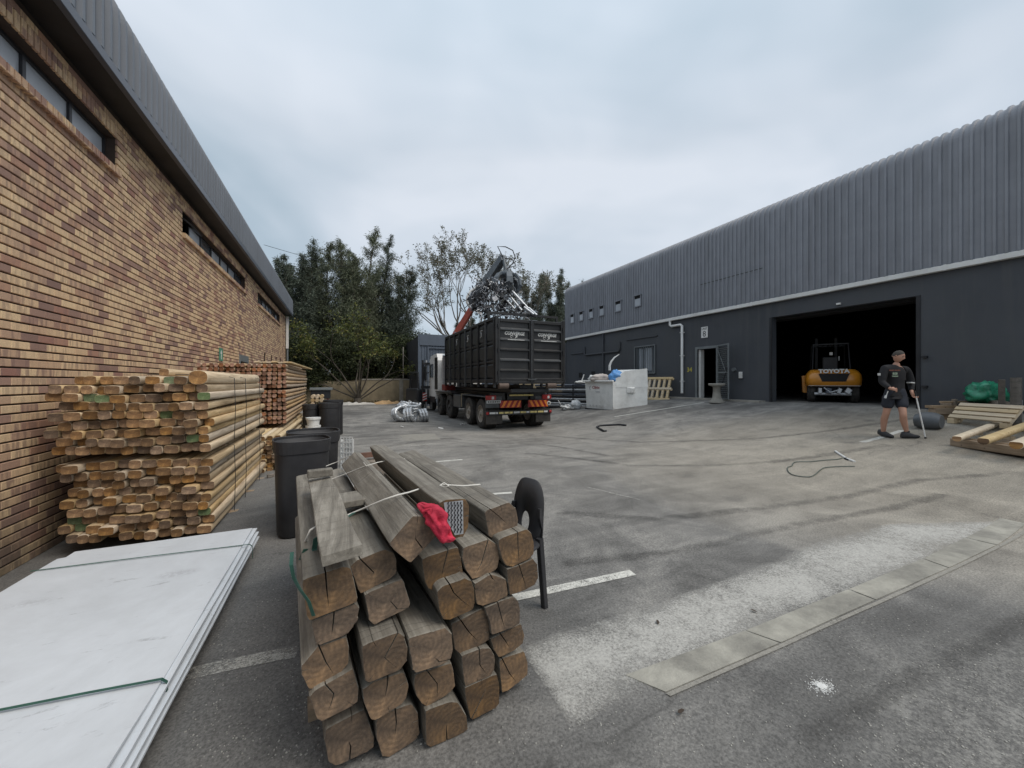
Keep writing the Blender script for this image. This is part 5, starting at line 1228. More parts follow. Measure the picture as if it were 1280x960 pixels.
    # hook arm, rollers under the container
    g = MB(); g.b2((0.95, 0.3, 1.4), (1.45, 6.9, 1.52)); g.b2((1.0, 6.8, 1.4), (1.4, 7.0, 3.0)); g.build('hook_frame', M['truck_black'], T, bevel=0.01)
    # cab
    g = MB(); pr = [(0.06, 10.15, 0.75), (0.06, 10.15, 1.7), (0.06, 9.95, 2.75), (0.06, 9.6, 3.0), (0.06, 8.25, 3.05), (0.06, 8.05, 2.7), (0.06, 8.05, 1.15), (0.06, 8.45, 1.05), (0.06, 8.45, 0.75)]
    g.prism(pr, (2.33, 0, 0)); g.build('cab', M['cab_white'], T, bevel=0.04, seg=2)
    g = MB(); g.b2((0.02, 8.02, 1.25), (0.06, 8.55, 2.85)); g.build('side_fairing', M['truck_black'], T, bevel=0.01)
    g = MB(); g.b2((0.03, 9.0, 1.85), (0.058, 9.8, 2.55)); g.build('side_window', M['glass_win'], T)
    g = MB(); g.b2((0.3, 8.0, 1.9), (2.1, 8.04, 2.7)); g.build('rear_window', M['glass_win'], T)
    g = MB(); g.b2((-0.24, 9.75, 1.7), (-0.14, 9.95, 2.45)); g.tube([(0.06, 9.85, 2.5), (-0.19, 9.85, 2.52), (-0.19, 9.85, 1.65), (0.06, 9.85, 1.6)], 0.018, 6); g.build('wing_mirror', M['truck_black'], T)
    g = MB(); g.b2((0.03, 8.6, 0.55), (0.1, 9.9, 0.85)); g.build('step', M['truck_black'], T)
    g = MB(); g.tube([(0.3, 7.85, 1.1), (0.3, 7.85, 2.7), (0.3, 7.7, 2.95)], 0.07, 10); g.build('exhaust_stack', M['galv'], T)
    # crane: column, red inner boom, grey outer boom, hoses
    o0 = Vector((TX, TY, TZ))
    a = at_y(566, 425, 18.2)-o0; b = at_y(592, 382, 17.4)-o0; c = at_y(604, 360, 16.6)-o0; d = at_y(629, 322, 14.9)-o0
    g = MB(); g.cyl((1.1, 7.4, 1.2), (1.1, 7.4, 2.3), 0.22, 14); g.b2((0.5, 7.15, 1.1), (1.9, 7.65, 1.3)); g.build('crane_column', M['crane_grey'], T)
    def beam(A, B, w1, h1, w2, h2, mat, name):
        A, B = Vector(A), Vector(B); t = (B-A).normalized(); s = t.cross(Vector((0, 0, 1))).normalized(); u = s.cross(t)
        m_ = MB(); m_.rings([[A+s*w1/2*i+u*h1/2*j for i, j in ((-1,-1),(1,-1),(1,1),(-1,1))], [B+s*w2/2*i+u*h2/2*j for i, j in ((-1,-1),(1,-1),(1,1),(-1,1))]], 0, False)
        return m_.build(name, mat, T, bevel=0.012)
    beam((1.1, 7.4, 2.2), a, .3, .34, .26, .3, M['crane_red'], 'crane_arm'); beam(a, b, .22, .30, .18, .26, M['crane_red'], 'crane_arm')
    beam(b, c, .42, .75, .42, .7, M['dark_steel'], 'crane_knuckle'); beam(c, d, .34, .46, .24, .30, M['crane_grey'], 'crane_arm')
    cc = c+Vector((0, 0, 0.24)); dd = c.lerp(d, 0.55)+Vector((0, 0, .22)); g = MB(); g.cyl(cc, dd, 0.06, 10); g.cyl(dd, d+Vector((0, 0, .1)), 0.035, 8); g.build('hydraulic_ram', M['crane_grey'], T)
    g = MB(); g.tube([d, at_y(622, 308, 14.9)-o0, at_y(632, 308.5, 14.8)-o0, at_y(641, 313, 14.7)-o0, at_y(644, 322, 14.6)-o0, at_y(641, 329, 14.6)-o0, at_y(633, 337, 14.6)-o0], 0.022, 8)
    g.tube([d, at_y(640, 324, 14.8)-o0, at_y(645, 332, 14.6)-o0, at_y(634, 335, 14.6)-o0], 0.018, 8); g.build('hydraulic_hose', M['dark_steel'], T)
    # grab: rotator, head, curved tines
    h = at_y(633, 341, 14.7)-o0; g = MB(); g.cyl(d, h, 0.07, 10); g.lathe([(0.10, .12), (0.17, .07), (0.32, -.02), (0.34, -.14), (0.24, -.2), (0.01, -.2)], tuple(h), 16); g.build('grab_head', M['crane_grey'], T)
    for k in range(6):
        an = k*math.pi/3+0.35; dx, dy = math.cos(an), math.sin(an)
        pts = [h+Vector((dx*r_, dy*r_, z)) for r_, z in ((.24, -.10), (.42, -.12), (.56, -.30), (.60, -.55), (.50, -.80), (.30, -.98))]
        m_ = MB(); rings = []
        side = Vector((-dy, dx, 0))
        for i, p in enumerate(pts):
            w = (.07, .10, .13, .14, .10, .03)[i]; th = (.10, .12, .09, .07, .05, .03)[i]; t = (pts[min(i+1, 5)]-pts[max(0, i-1)]).normalized(); n_ = side.cross(t)
            rings.append([p-side*w-n_*th/2, p+side*w-n_*th/2, p+side*w+n_*th/2, p-side*w+n_*th/2])
        m_.rings(rings, 0, False); m_.build('grab_tine', M['crane_grey'], T, bevel=0.01)
        m_ = MB(); m_.cyl(h+Vector((dx*.2, dy*.2, .05)), h+Vector((dx*.54, dy*.54, -.3)), .04, 8); m_.build('tine_ram', M['rib_worn'], T)
truck()
def container():
    T = thing('scrap_container', 'tall black ribbed scrap container carried on the truck, with white logos on its rear doors', 'container', (TX, TY, TZ+1.60))
    Wd, L, H = 2.44, 6.2, 2.05
    f = MB(); t = 0.05
    f.b2((0.03, 0.05, 0.0), (Wd-0.03, L-0.03, 0.05)); f.b2((t, L-t-.03, 0.05), (Wd-t, L-.03, H)); f.build('floor_and_front', M['truck_black'], T)
    for x in (0.0, Wd-0.05): f = MB(); f.b2((x+(.03 if x == 0 else -.03), 0.1, 0.05), (x+(.06 if x == 0 else .02), L-.03, H-0.02)); f.build('side_wall', M['truck_panel'], T)
    for x in (-0.04, Wd-0.04): f = MB(); f.b2((x, 0, H-0.09), (x+0.08, L, H)); f.build('top_rail', M['truck_black'], T, bevel=0.01)
    for x in (-0.03, Wd-0.05): f = MB(); f.b2((x, 0, -0.02), (x+0.08, L, 0.10)); f.build('bottom_rail', M['truck_black'], T, bevel=0.01)
    n = 8
    for side in (0, 1):
        for i in range(n+1):
            y = 0.08+i*(L-0.16)/n; x = -0.055 if side == 0 else Wd-0.03
            f = MB(); f.b2((x, y-0.045, -0.16), (x+0.085, y+0.045, H-0.09)); f.build('rib', M['rib_worn'] if i % 3 == 1 else M['truck_black'], T, bevel=0.012)
        for zz in (0.62, 1.22):
            x = -0.02 if side == 0 else Wd-0.03; f = MB(); f.b2((x, 0.08, zz), (x+0.05, L-.08, zz+0.07)); f.build('side_rail', M['truck_black'], T, bevel=0.01)
        # bulged panels between ribs
        for i in range(n):
            for (z0, z1) in ((0.12, .60), (0.71, 1.20), (1.31, 1.92)):
                y0 = 0.08+i*(L-0.16)/n+0.06; y1 = y0+(L-0.16)/n-0.12
                if side == 0:
                    f = MB(); mx = 0.018; ring0 = [(0.028, y0, z0), (0.028, y1, z0), (0.028, y1, z1), (0.028, y0, z1)]; ring1 = [(-mx, y0+.06, z0+.06), (-mx, y1-.06, z0+.06), (-mx, y1-.06, z1-.06), (-mx, y0+.06, z1-.06)]
                    f.rings([ring0, ring1], 0, False, True); f.build('panel', M['truck_panel'], T, bevel=0.015)
    # marks on the left flank
    for i in (1, 3, 5):
        y = 0.3+i*0.75; g = MB(); g.b2((-0.024, y, 1.45), (-0.020, y+.42, 1.82)); g.build('poster', M['truck_black'], T)
        g = MB(); g.tube([(-0.028, y+.1, 1.74), (-0.028, y+.3, 1.74), (-0.028, y+.22, 1.66), (-0.028, y+.2, 1.56), (-0.028, y+.3, 1.52)], 0.014, 5); g.build('side_logo', M['logo'], T)
    # rear doors
    for s in (0, 1):
        x0 = 0.06+s*1.17; d = bpy.data.objects.new('rear_door', None); C.objects.link(d); d.parent = T; d.location = (x0, 0, 0); w = 1.15
        f = MB(); f.b2((0, 0.02, 0.06), (w, 0.06, H-0.06)); f.build('door_sheet', M['truck_panel'], d)
        f = MB(); f.b2((0, -0.035, 0.06), (0.075, 0.018, H-0.06)); f.b2((w-.075, -0.035, 0.06), (w, 0.018, H-0.06)); f.b2((.075, -0.035, 0.06), (w-.075, 0.018, 0.14)); f.b2((.075, -0.035, H-0.16), (w-.075, 0.018, H-0.06)); f.build('door_frame', M['truck_black'], d, bevel=0.01)
        for zz in (0.33, 0.66, 0.98, 1.30, 1.62):
            f = MB(); f.prism([(0.075, 0.018, zz), (0.075, -0.045, zz+0.02), (0.075, -0.045, zz+0.055), (0.075, 0.018, zz+0.10)], (w-0.15, 0, 0)); f.build('pressed_rib', M['rib_worn'] if zz in (0.66, 1.30, 1.62) else M['truck_black'], d)
        text_obj('lettering', 'CONVERGE', 0.145, M['logo'], d, (w/2, 0.015, 1.50-0.0), (R(90), 0, 0), 0.002, bold=0.006, shear=0.25, sx=0.9)
        g = MB(); g.tube([(w/2+.02, 0.012, 1.475), (w/2+.09, 0.012, 1.46), (w/2+.09, 0.012, 1.43), (w/2+.03, 0.012, 1.42)], 0.012, 5)
        # swirl emblem in the panel
        g.build('emblem', M['logo'], d)
        g = MB(); cz = 1.36+0.055
        pts = [(w/2+.10-.015*k, 0.008, 1.49-0.018*k+0.01*math.sin(k*2.0)) for k in range(7)]
        g.tube(pts, 0.011, 5); g.tube([(w/2-.10+.05*math.cos(a_), 0.006, 1.44+.035*math.sin(a_)) for a_ in [k*.7 for k in range(8)]], 0.010, 5); g.build('emblem', M['logo'], d)
        f = MB(); f.b2((w*.28, -0.048, 1.332), (w*.78, -0.0455, 1.352)); f.build('underline_tape', M['logo'], d)
        for zz in (0.3, 1.0, 1.75): f = MB(); f.cyl((0.0 if s == 0 else w, -0.05, zz-.06), (0.0 if s == 0 else w, -0.05, zz+.06), 0.028, 8); f.build('hinge', M['truck_black'], d)
    f = MB(); f.cyl((1.205, -0.06, 0.03), (1.205, -0.06, H-.05), 0.022, 8); f.build('locking_bar', M['rib_worn'], T); f = MB(); f.box((1.205, -0.08, 0.1), (0.3, 0.05, 0.05)); f.build('latch', M['rib_worn'], T)
    f = MB(); f.b2((-.03, -0.04, 0.0), (0.055, 0.02, H)); f.b2((Wd-.055, -.04, 0.0), (Wd+.03, .02, H)); f.b2((0.055, -0.04, -0.04), (Wd-.055, 0.0, 0.055)); f.build('rear_frame', M['truck_black'], T, bevel=0.01)
    for x in (0.25, 1.95): f = MB(); f.cyl((x-.16, 0.0, -0.10), (x+.16, 0.0, -0.10), 0.09, 14); f.build('roller', simple('rusty_brown_roller', (0.10, 0.07, 0.055), 0.7, var=.3), T)
    # raised bar above the rear
    f = MB(); f.b2((-0.05, 0.55, H+0.17), (Wd+0.1, 0.63, H+0.24)); f.b2((-0.05, 0.55, H), (0.02, 0.63, H+0.17)); f.b2((Wd+.03, 0.55, H), (Wd+.1, .63, H+.17)); f.build('raised_bar', M['truck_black'], T)
container()
def scrap():
    rnd = random.Random(12); o = MB(); top = TZ+3.65
    # loose mass of shining sheet and tube in and above the container, held together by the grab
    for k in range(640):
        if k < 440: px, py = rnd.gauss(614, 15), rnd.gauss(370, 12)
        else: px, py = rnd.uniform(590, 662), rnd.uniform(380, 398)
        if py < 345: continue
        p = at_y(px, py, rnd.uniform(13.6, 15.2)); a = Vector((rnd.uniform(-1, 1), rnd.uniform(-1, 1), rnd.uniform(-1, 1))).normalized(); L = rnd.uniform(.08, .3)
        if rnd.random() < .5: q = [p, p+a*L*.5+Vector((rnd.uniform(-.06, .06), 0, rnd.uniform(-.06, .06))), p+a*L]; o.tube(q, rnd.uniform(.008, .022), 5, mi=rnd.choice((0, 0, 1)))
        else: o.box(p, (rnd.uniform(.05, .22), rnd.uniform(.02, .18), .012), rot=(rnd.uniform(0, 6), rnd.uniform(0, 6), rnd.uniform(0, 6)), mi=rnd.choice((0, 1, 1)))
    for k in range(160):
        x, y = rnd.uniform(.15, 2.2), rnd.uniform(.8, 5.9); p = Vector((TX+x, TY+y, top-0.25+rnd.uniform(-.15, .3))); o.box(p, (rnd.uniform(.2, .6), rnd.uniform(.05, .4), .03), rot=(rnd.uniform(-.6, .6), rnd.uniform(-.6, .6), rnd.uniform(0, 6)), mi=rnd.choice((0, 1, 1)))
    o.b2((TX+.1, TY+.15, TZ+1.7), (TX+2.3, TY+6.0, top-.35), mi=1)
    tag(o.build('scrap_metal', [simple('dull_scrap_metal', (0.27, 0.28, 0.30), .4, .6, var=.4, nscale=6), M['dark_steel']], base=True), 'tangled heap of shiny scrap metal in the container and grab', 'scrap', None, 'stuff')
    tubes = [((634, 366), (652, 388)), ((640, 364), (662, 388)), ((628, 370), (643, 386)), ((655, 384), (667, 393)), ((661, 385), (671, 394))]
    labs = ['leftmost of the long bright tubes hanging from the grab', 'longest bright tube hanging from the grab to the container edge', 'short dull tube hanging under the grab centre', 'bright tube end poking over the container rear edge, left one', 'bright tube end poking over the container rear edge, right one']
    for (a, b), lab, r in zip(tubes, labs, (.045, .06, .04, .045, .04)):
        m_ = MB(); yy = 14.4 if a[0] < 650 else 11.6; m_.cyl(at_y(*a, yy), at_y(*b, yy-.3 if a[0] < 650 else yy-.2), r, 10); tag(m_.build('scrap_tube', M['galv'], base=True), lab, 'tube')
    m_ = MB(); m_.lathe([(.0, 0), (.32, .03), (.34, .12), (.0, .14)], tuple(at_y(629, 367, 14.6)), 18); tag(m_.build('metal_pan', M['chrome'], base=True), 'round shiny metal pan caught under the grab', 'pan')
    m_ = MB(); m_.tube([at_y(x, y, 15.0) for x, y in ((600, 357), (594, 360), (588, 364), (584, 371), (583.5, 378), (587, 384), (593, 386))], .05, 8); tag(m_.build('curved_pipe', M['white_plastic'], base=True), 'curved white pipe hanging out of the scrap left of the grab', 'pipe')
    m_ = MB(); m_.tube([at_y(x, y, 14.6) for x, y in ((603, 357), (610, 361), (614, 352), (618, 354))], .035, 7); tag(m_.build('bent_bar', M['white_plastic'], base=True), 'bent white bar at the top of the scrap beside the crane arm', 'bar')
    m_ = MB(); m_.tube([at_y(x, y, 12.9) for x, y in ((603, 392), (600, 400), (597, 413))], .02, 6); tag(m_.build('scrap_wire', M['galv'], base=True), 'pale wire dangling over the left edge of the container', 'wire')
scrap()
def coils():
    rnd = random.Random(6)
    spec = [(501, 521, .30, 0.5, 'leftmost silver coil of ribbed ducting in the heap left of the truck'), (512, 523, .30, 1.2, 'central silver coil of ribbed ducting in the heap left of the truck'), (529, 524, .25, 1.55, 'silver coil seen end on at the right of the heap left of the truck'),
            (519, 515, .26, 0.2, 'silver coil lying flat on top of the heap left of the truck'), (507, 513, .24, 2.3, 'small silver coil at the back of the heap left of the truck')]
    for i, (px, py, r, ang, lab) in enumerate(spec):
        g0 = G(px, min(527, 527)); c = g0+Vector((0, 0, .12)) if i == 3 else g0
        z = [0.30, .24, .25, .52, .50][i]; c = Vector((g0.x, g0.y + (.5 if i > 2 else 0), g0.z+z))
        Rm = Matrix.Translation(c) @ Matrix.Rotation(ang, 4, 'Z') @ Matrix.Rotation(R([75, 80, 85, 20, 60][i]), 4, 'X')
        mb = MB(); turns = 3; pts = []; rr = []; n = turns*26
        for k in range(n):
            a = 2*math.pi*k/26; q = r*(1+0.05*math.sin(k*.7)); pts.append(Rm @ Vector((math.cos(a)*q, math.sin(a)*q*.85, (k/n-.5)*.34+rnd.uniform(-.01, .01)))); rr.append(.062 if k % 2 else .050)
        mb.tube(pts, rr, 8, smooth=False); tag(mb.build('duct_coil', M['galv'], base=True), lab, 'coil')
    mb = MB(); p = G(521, 512); 
    mb.box(tuple(p+Vector((.1, 0.6, .25))), (.9, .5, .4), rot=(0.1, .1, .3)); tag(mb.build('foam_block', M['white_plastic'], base=True, bevel=.06, seg=2), 'white block of packaging behind the silver coils', 'packaging')
coils()
def rear_forklift():
    # raised mast of a lift truck standing beyond the truck cab
    T = thing('mast_forklift', 'forklift beyond the truck cab with its tall black and silver mast raised', 'forklift', (at_y(535, 510, 20.9).x, 20.9, gh(4.2, 20.9)), R(10))
    for x in (-.30, -.12, .18, .36): f = MB(); f.b2((x, 0, .1), (x+.07, .12, 2.75)); f.build('mast_rail', M['dark_steel'] if x in (-.30, .36) else M['galv'], T)
    f = MB(); f.b2((-.42, -.1, 1.22), (1.1, -.02, 1.36)); f.build('carriage', M['dark_steel'], T)
    f = MB(); f.b2((-.30, -.06, 2.5), (.43, .0, 2.62)); f.b2((-.30, -.06, .5), (.43, 0, .62)); f.build('crossbar', M['dark_steel'], T)
    f = MB(); f.b2((-.5, .3, .35), (.55, 2.2, 1.2)); f.build('body', M['dark_steel'], T, bevel=.08, seg=2)
    for x in (-.55, .45):
        wheel(T, (x+.05, .5, .3), .3, .22, M['rim_dark'])
    f = MB(); f.b2((-.33, -.09, .55), (-.10, -.07, 1.0)); o = f.build('striped_plate', M['redr'], T)
    for k in range(3): f = MB(); f.prism([(-.33, -.095, .58+.14*k), (-.10, -.095, .66+.14*k), (-.10, -.095, .72+.14*k), (-.33, -.095, .64+.14*k)], (0, -.003, 0)); f.build('stripe', M['logo'], o)
    f = MB(); f.tube([(.4, .3, 1.2), (.4, .4, 2.1), (.4, 1.6, 2.1), (.4, 1.8, 1.2)], .04, 6); f.tube([(-.4, .3, 1.2), (-.4, .4, 2.1), (-.4, 1.6, 2.1), (-.4, 1.8, 1.2)], .04, 6); f.build('overhead_guard', M['dark_steel'], T)
rear_forklift()
def dark_shed():
    X0, X1, Y0, Y1, H = 4.30, 11.0, 23.4, 29.0, 4.32
    T = thing('ribbed_shed', 'tall slate blue shed of ribbed sheet behind the truck', 'shed', (X0, Y0, 0))
    f = MB(); f.b2((0.05, 0.06, 0), (X1-X0, Y1-Y0, H-.05)); f.build('shell', M['interior'], T)
    x = 0.0; m = simple('slate_ribbed_sheet', (0.085, 0.105, 0.135), 0.5, var=.1, nscale=1, obj_var=.15)
    prof = []
    for k in range(4): yy = k*.1715; prof += [(yy, 0), (yy+.098, 0), (yy+.116, .034), (yy+.153, .034)]
    prof.append((.686, 0)); vs = [(a, -h+0.04, z) for z in (0, H) for a, h in prof]; n = len(prof)
    me = bpy.data.meshes.new('cladding_sheet'); me.from_pydata(vs, [], [(j, j+1, n+j+1, n+j) for j in range(n-1)]); me.materials.append(m); me.update()
    while x < X1-X0-.6: mesh_obj('cladding_sheet', me, T, (x+.06, 0, 0)); x += .686
    f = MB(); f.b2((-0.05, -.02, 0), (0.05, .1, H+.05)); f.b2((.05, -.04, H-.62), (X1-X0, .0, H+.05)); f.build('frame_and_fascia', m, T)
    f = MB(); f.b2((0.5, -.05, 0), (0.58, -.005, H-.7)); f.b2((1.9, -.05, 0), (1.98, -.005, H-.7)); f.b2((0.58, -.05, H-.8), (1.9, -.005, H-.72)); f.build('door_frame', m, T)
dark_shed()

# ------------------------------------------------------------------ waste bin, pallet, pipes, white scrap
M['bin_white'] = simple('battered_white_bin_paint', (0.84, 0.84, 0.81), 0.5, var=.1, nscale=3, bumpv=.4, bscale=5, dirt=(0.40, 0.37, 0.32), dirt_amt=.22)
def waste_bin():
    A, B, D = G(766, 512), G(731, 511), G(806, 507)
    ex = (A-B); ex.z = 0; w = ex.length; ex.normalize(); ey = Vector((-ex.y, ex.x, 0))
    if ey.dot(D-A) < 0: ey = -ey
    dep = max(1.2, (D-A).dot(ey)); rz = math.atan2(ex.y, ex.x); sh = (D-A).dot(ex)
    T = thing('waste_bin', 'battered white steel waste bin heaped with rubbish in front of the charcoal wall', 'waste bin', (B.x, B.y, min(A.z, B.z)), rz)
    s = A.z; zA = 0.02; hF = 1.26; hR = 1.75
    # outline: front face x 0..w at y=0; right side runs back to y=dep (sheared sideways by sh*0.4)
    q = sh
    def P(x, y, z): return (x + q*(y/dep), y, z)
    mb = MB(); t = .03
    mb.add([P(.06, .02, .03), P(w-.02, .0, .03), P(w, dep, .03), P(.06, dep, .03), P(0, 0, hF-.06), P(w, 0, hF-.06), P(w, dep, hF-.06), P(0, dep, hF-.06)], [(0,3,2,1), (0,1,5,4), (1,2,6,5), (2,3,7,6), (3,0,4,7)])
    mb.build('body', M['bin_white'], T, bevel=.015)
    mb = MB(); mb.prism([P(w+.012, .10, hF-.3), P(w+.012, .10, hF+.05), P(w+.012, .38, hR-.12), P(w+.012, dep-.03, hR), P(w+.012, dep, hF-.3)], (-.04, 0, 0)); mb.build('side_panel', M['bin_white'], T, bevel=.012)
    mb = MB(); mb.add([P(.0, dep*.55, hF-.05), P(w, dep*.55, hF-.05), P(w, dep, hR-.03), P(0, dep, hR-.03), P(.0, dep*.55+.03, hF-.07), P(w, dep*.55+.03, hF-.07), P(w, dep-.02, hR-.06), P(0, dep-.02, hR-.06)], [(0,1,2,3),(7,6,5,4),(0,4,5,1),(1,5,6,2),(2,6,7,3),(3,7,4,0)]); mb.build('back_lid', M['bin_white'], T)
    mb = MB(); mb.box((w/2, -.05, hF-.03), (w+.12, .10, .07)); mb.build('front_rim', M['bin_white'], T, bevel=.012)
    mb = MB(); mb.add([P(w+.02, .45, .72), P(w+.09, .55, .74), P(w+.09, dep-.55, .74), P(w+.02, dep-.45, .72), P(w+.02, .45, .98), P(w+.12, .55, .94), P(w+.12, dep-.55, .94), P(w+.02, dep-.45, .98)], [(0,3,2,1),(4,5,6,7),(0,1,5,4),(1,2,6,5),(2,3,7,6),(3,0,4,7)]); mb.build('fork_pocket', M['bin_white'], T, bevel=.02)
    mb = MB(); 
    for xx in (w-.03,): mb.b2((xx, -.02, .1), (xx+.06, .03, hF-.1))
    mb.build('corner_post', M['bin_white'], T, bevel=.01)
    mb = MB(); mb.box((w/2, .0, .02), (w-.1, .08, .04)); mb.box((w-.1+q*.5, dep*.5, .01), (.1, dep*.9, .04)); mb.build('base_runner', M['dark_steel'], T)
    for k in range(5): mb = MB(); mb.box((.32+k*.17, -.008, .17), (.10, .012, .07), rot=(0, .2*(k % 2), 0)); mb.build('scraped_mark', M['white_plastic'], T)
    red = simple('faded_red_print', (0.36, 0.10, 0.10), .6, var=.3, nscale=20, bumpv=0); grey = simple('faded_grey_print', (0.34, 0.33, 0.36), .6, var=.3, nscale=20, bumpv=0)
    mb = MB(); r_ = .085; mb.tube([(.36+r_*math.cos(a)*-1, -.003, .93+r_*math.sin(a)) for a in [(-1.1+.25*k) for k in range(10)]], .011, 5); mb.build('faded_logo', grey, T)
    text_obj('faded_lettering', 'Clinix', .17, red, T, (.62, -.004, .90), (R(90), 0, 0), .001, bold=.004); text_obj('faded_lettering', 'waste', .10, grey, T, (.72, -.004, .74), (R(90), 0, 0), .001)
    # rubbish
    def sack(name, c, rx, ry, rz_, mat, lab, cat, seed, amp=.25):
        vs = []; nu, nv = 22, 16
        for i in range(nv+1):
            ph = math.pi*i/nv
            for j in range(nu):
                th = 2*math.pi*j/nu; d = Vector((math.sin(ph)*math.cos(th), math.sin(ph)*math.sin(th), math.cos(ph)))
                f_ = 1+amp*mnoise.noise(d*2.2+Vector((seed, 0, 0)))+amp*.7*mnoise.noise(d*6+Vector((seed, 3, 0)))
                vs.append((d.x*rx*f_, d.y*ry*f_, max(-rz_*.8, d.z*rz_*f_)+rz_*.8))
        fs = [(i*nu+j, (i+1)*nu+j, (i+1)*nu+(j+1) % nu, i*nu+(j+1) % nu) for i in range(nv) for j in range(nu)]
        mb = MB(); mb.add(vs, fs, 0, True); o = mb.build(name, mat, None, c); tag(o, lab, cat); return o
    globals()['sack'] = sack
    Mw = Matrix.Translation(T.location) @ Matrix.Rotation(rz, 4, 'Z')
    tanp = simple('dusty_tan_plastic', (0.50, 0.44, 0.40), .6, var=.2, nscale=8, bumpv=.5)
    sack('rubbish_sack', Mw @ Vector((.62, .35, hF-.12)), .52, .32, .22, tanp, 'crumpled pale pink brown sheet heaped on the left of the waste bin', 'sack', 3)
    sack('rubbish_sack', Mw @ Vector((.25, .30, hF-.12)), .24, .26, .20, M['white_plastic'], 'small whitish bag at the left corner of the waste bin', 'bag', 7)
    blue = simple('bright_blue_plastic', (0.12, 0.33, 0.68), .45, var=.2, nscale=8, bumpv=.3)
    sack('blue_bag', Mw @ Vector((w-.12, .32, hF-.12)), .28, .3, .30, blue, 'bright blue plastic heaped at the right of the waste bin', 'bag', 11, .3)
    mb = MB(); mb.tube([at_depth(x, y, A.x*ST+A.y*CT+.4) for x, y in ((762, 463), (762, 457), (764, 452), (768, 447), (774, 443))], [.055, .05, .04, .03, .018], 8); tag(mb.build('bent_strip', M['white_plastic'], base=True), 'bent white strip sticking up out of the waste bin', 'strip')
    return T
waste_bin()
def leaning_pallet():
    p = G(806, 500); q = G(826, 499.5); ex = (q-p); ex.z = 0; w = 1.1; ex.normalize()
    T = thing('pallet', 'light wooden pallet leaning on the charcoal wall behind the waste bin', 'pallet', tuple(p+Vector((0, 0.0, .02))), math.atan2(ex.y, ex.x))
    T.rotation_euler = (R(-24), 0, math.atan2(ex.y, ex.x))
    for z in (0.0, .50, 1.0): f = MB(); f.b2((-.25, -.02, z), (w, .0, z+.10)); f.build('board', M['pine_x'], T, bevel=.004)
    for i in range(6): f = MB(); x = -.22+i*.225; f.b2((x, .002, 0), (x+.10, .10, 1.1)); f.build('slat', M['pine'], T, bevel=.004)
    for z in (0.0, .50, 1.0): f = MB(); f.b2((-.25, .102, z), (w, .12, z+.10)); f.build('board', M['pine_x'], T, bevel=.004)
leaning_pallet()
def pipes():
    a0 = G(676, 512); b0 = G(738, 508); d = (b0-a0); d.z = 0; d.normalize(); nrm = Vector((-d.y, d.x, 0)); rnd = random.Random(9)
    a0 += nrm*.3
    mats = [M['dark_steel'], M['galv'], M['galv'], M['dark_steel'], M['galv'], M['dark_steel'], M['fascia'], M['dark_steel'], M['galv'], M['dark_steel'], M['fascia']]
    T = thing('pipe_rack', 'dark steel rack holding long pipes between the truck and the waste bin', 'rack', tuple(a0))
    for s in (.35, 1.6, 2.7):
        for k in (-.25, .25):
            f = MB(); p = d*s+nrm*k; f.box((p.x, p.y, .6), (.05, .05, 1.25), rz=math.atan2(d.y, d.x)); f.build('post', M['dark_steel'], T)
        f = MB(); p = d*s; f.box((p.x, p.y, .04), (.05, .5, .06), rz=math.atan2(d.y, d.x)); f.build('beam', M['dark_steel'], T)
    for i in range(11):
        z = .12+i*.105; r = [.05, .045, .05, .04][i % 4]
        for j in range(2):
            if i > 8 and j == 1: continue
            x0 = rnd.uniform(-.6, 0); f = MB(); f.cyl((0, 0, 0), (3.4+rnd.uniform(-.15, .15), 0, 0), r, 10)
            o = f.build('pipe', mats[(i+j*3) % 11], None, tuple(a0+d*x0+nrm*(-.12+.2*j)+Vector((0, 0, z))), (0, rnd.uniform(-.01, .01), math.atan2(d.y, d.x)))
            tag(o, f"long steel pipe, {ORD[11-i]} from top in {['front','rear'][j]} layer of the pipe rack", 'pipe', 'long pipes on the rack')
    p = G(713, 511); sack('plastic_sheet', tuple(p+Vector((0, 0, -.03))), .42, .30, .12, M['white_plastic'], 'crumpled white plastic on the ground left of the waste bin', 'plastic', 21, .5)
    p = G(721, 511); sack('plastic_bag', tuple(p+Vector((0, .1, 0))), .27, .25, .22, simple('translucent_milky_plastic', (.55, .57, .58), .3, var=.1, bumpv=.4, bscale=15), 'rounded milky plastic bag against the left side of the waste bin', 'bag', 23, .3)
    mb = MB(); mb.tube([G(703, 510)+Vector((0, 0, .03)), G(699, 511)+Vector((0, .1, .40))], .02, 6); tag(mb.build('white_stick', M['white_plastic'], base=True), 'thin white stick standing in the white plastic beside the pipe rack', 'stick')
    z = a0+d*1.9+Vector((0, 0, 1.27)); sack('white_scrap', tuple(z), .30, .2, .07, M['white_plastic'], 'white scrap lying on top of the pipe rack', 'scrap', 27, .4)
    mb = MB(); mb.tube([z, z+Vector((.18, 0, .42))], .025, 6); tag(mb.build('white_stick', M['white_plastic'], base=True), 'short white stick standing on top of the pipe rack', 'stick')
pipes()
def pedestal():
    p = G(896, 503.5); T = thing('stone_pedestal', 'weathered stone bird bath pedestal standing before the grey door', 'pedestal', tuple(p))
    f = MB(); f.lathe([(.27, 0), (.27, .05), (.20, .10), (.15, .20), (.125, .42), (.13, .56), (.15, .60)], n=18); f.build('column', M['concrete'], T)
    f = MB(); f.lathe([(.14, .60), (.27, .64), (.29, .70), (.27, .72), (.20, .69), (.01, .67)], n=22); f.build('basin', M['concrete'], T)
pedestal()
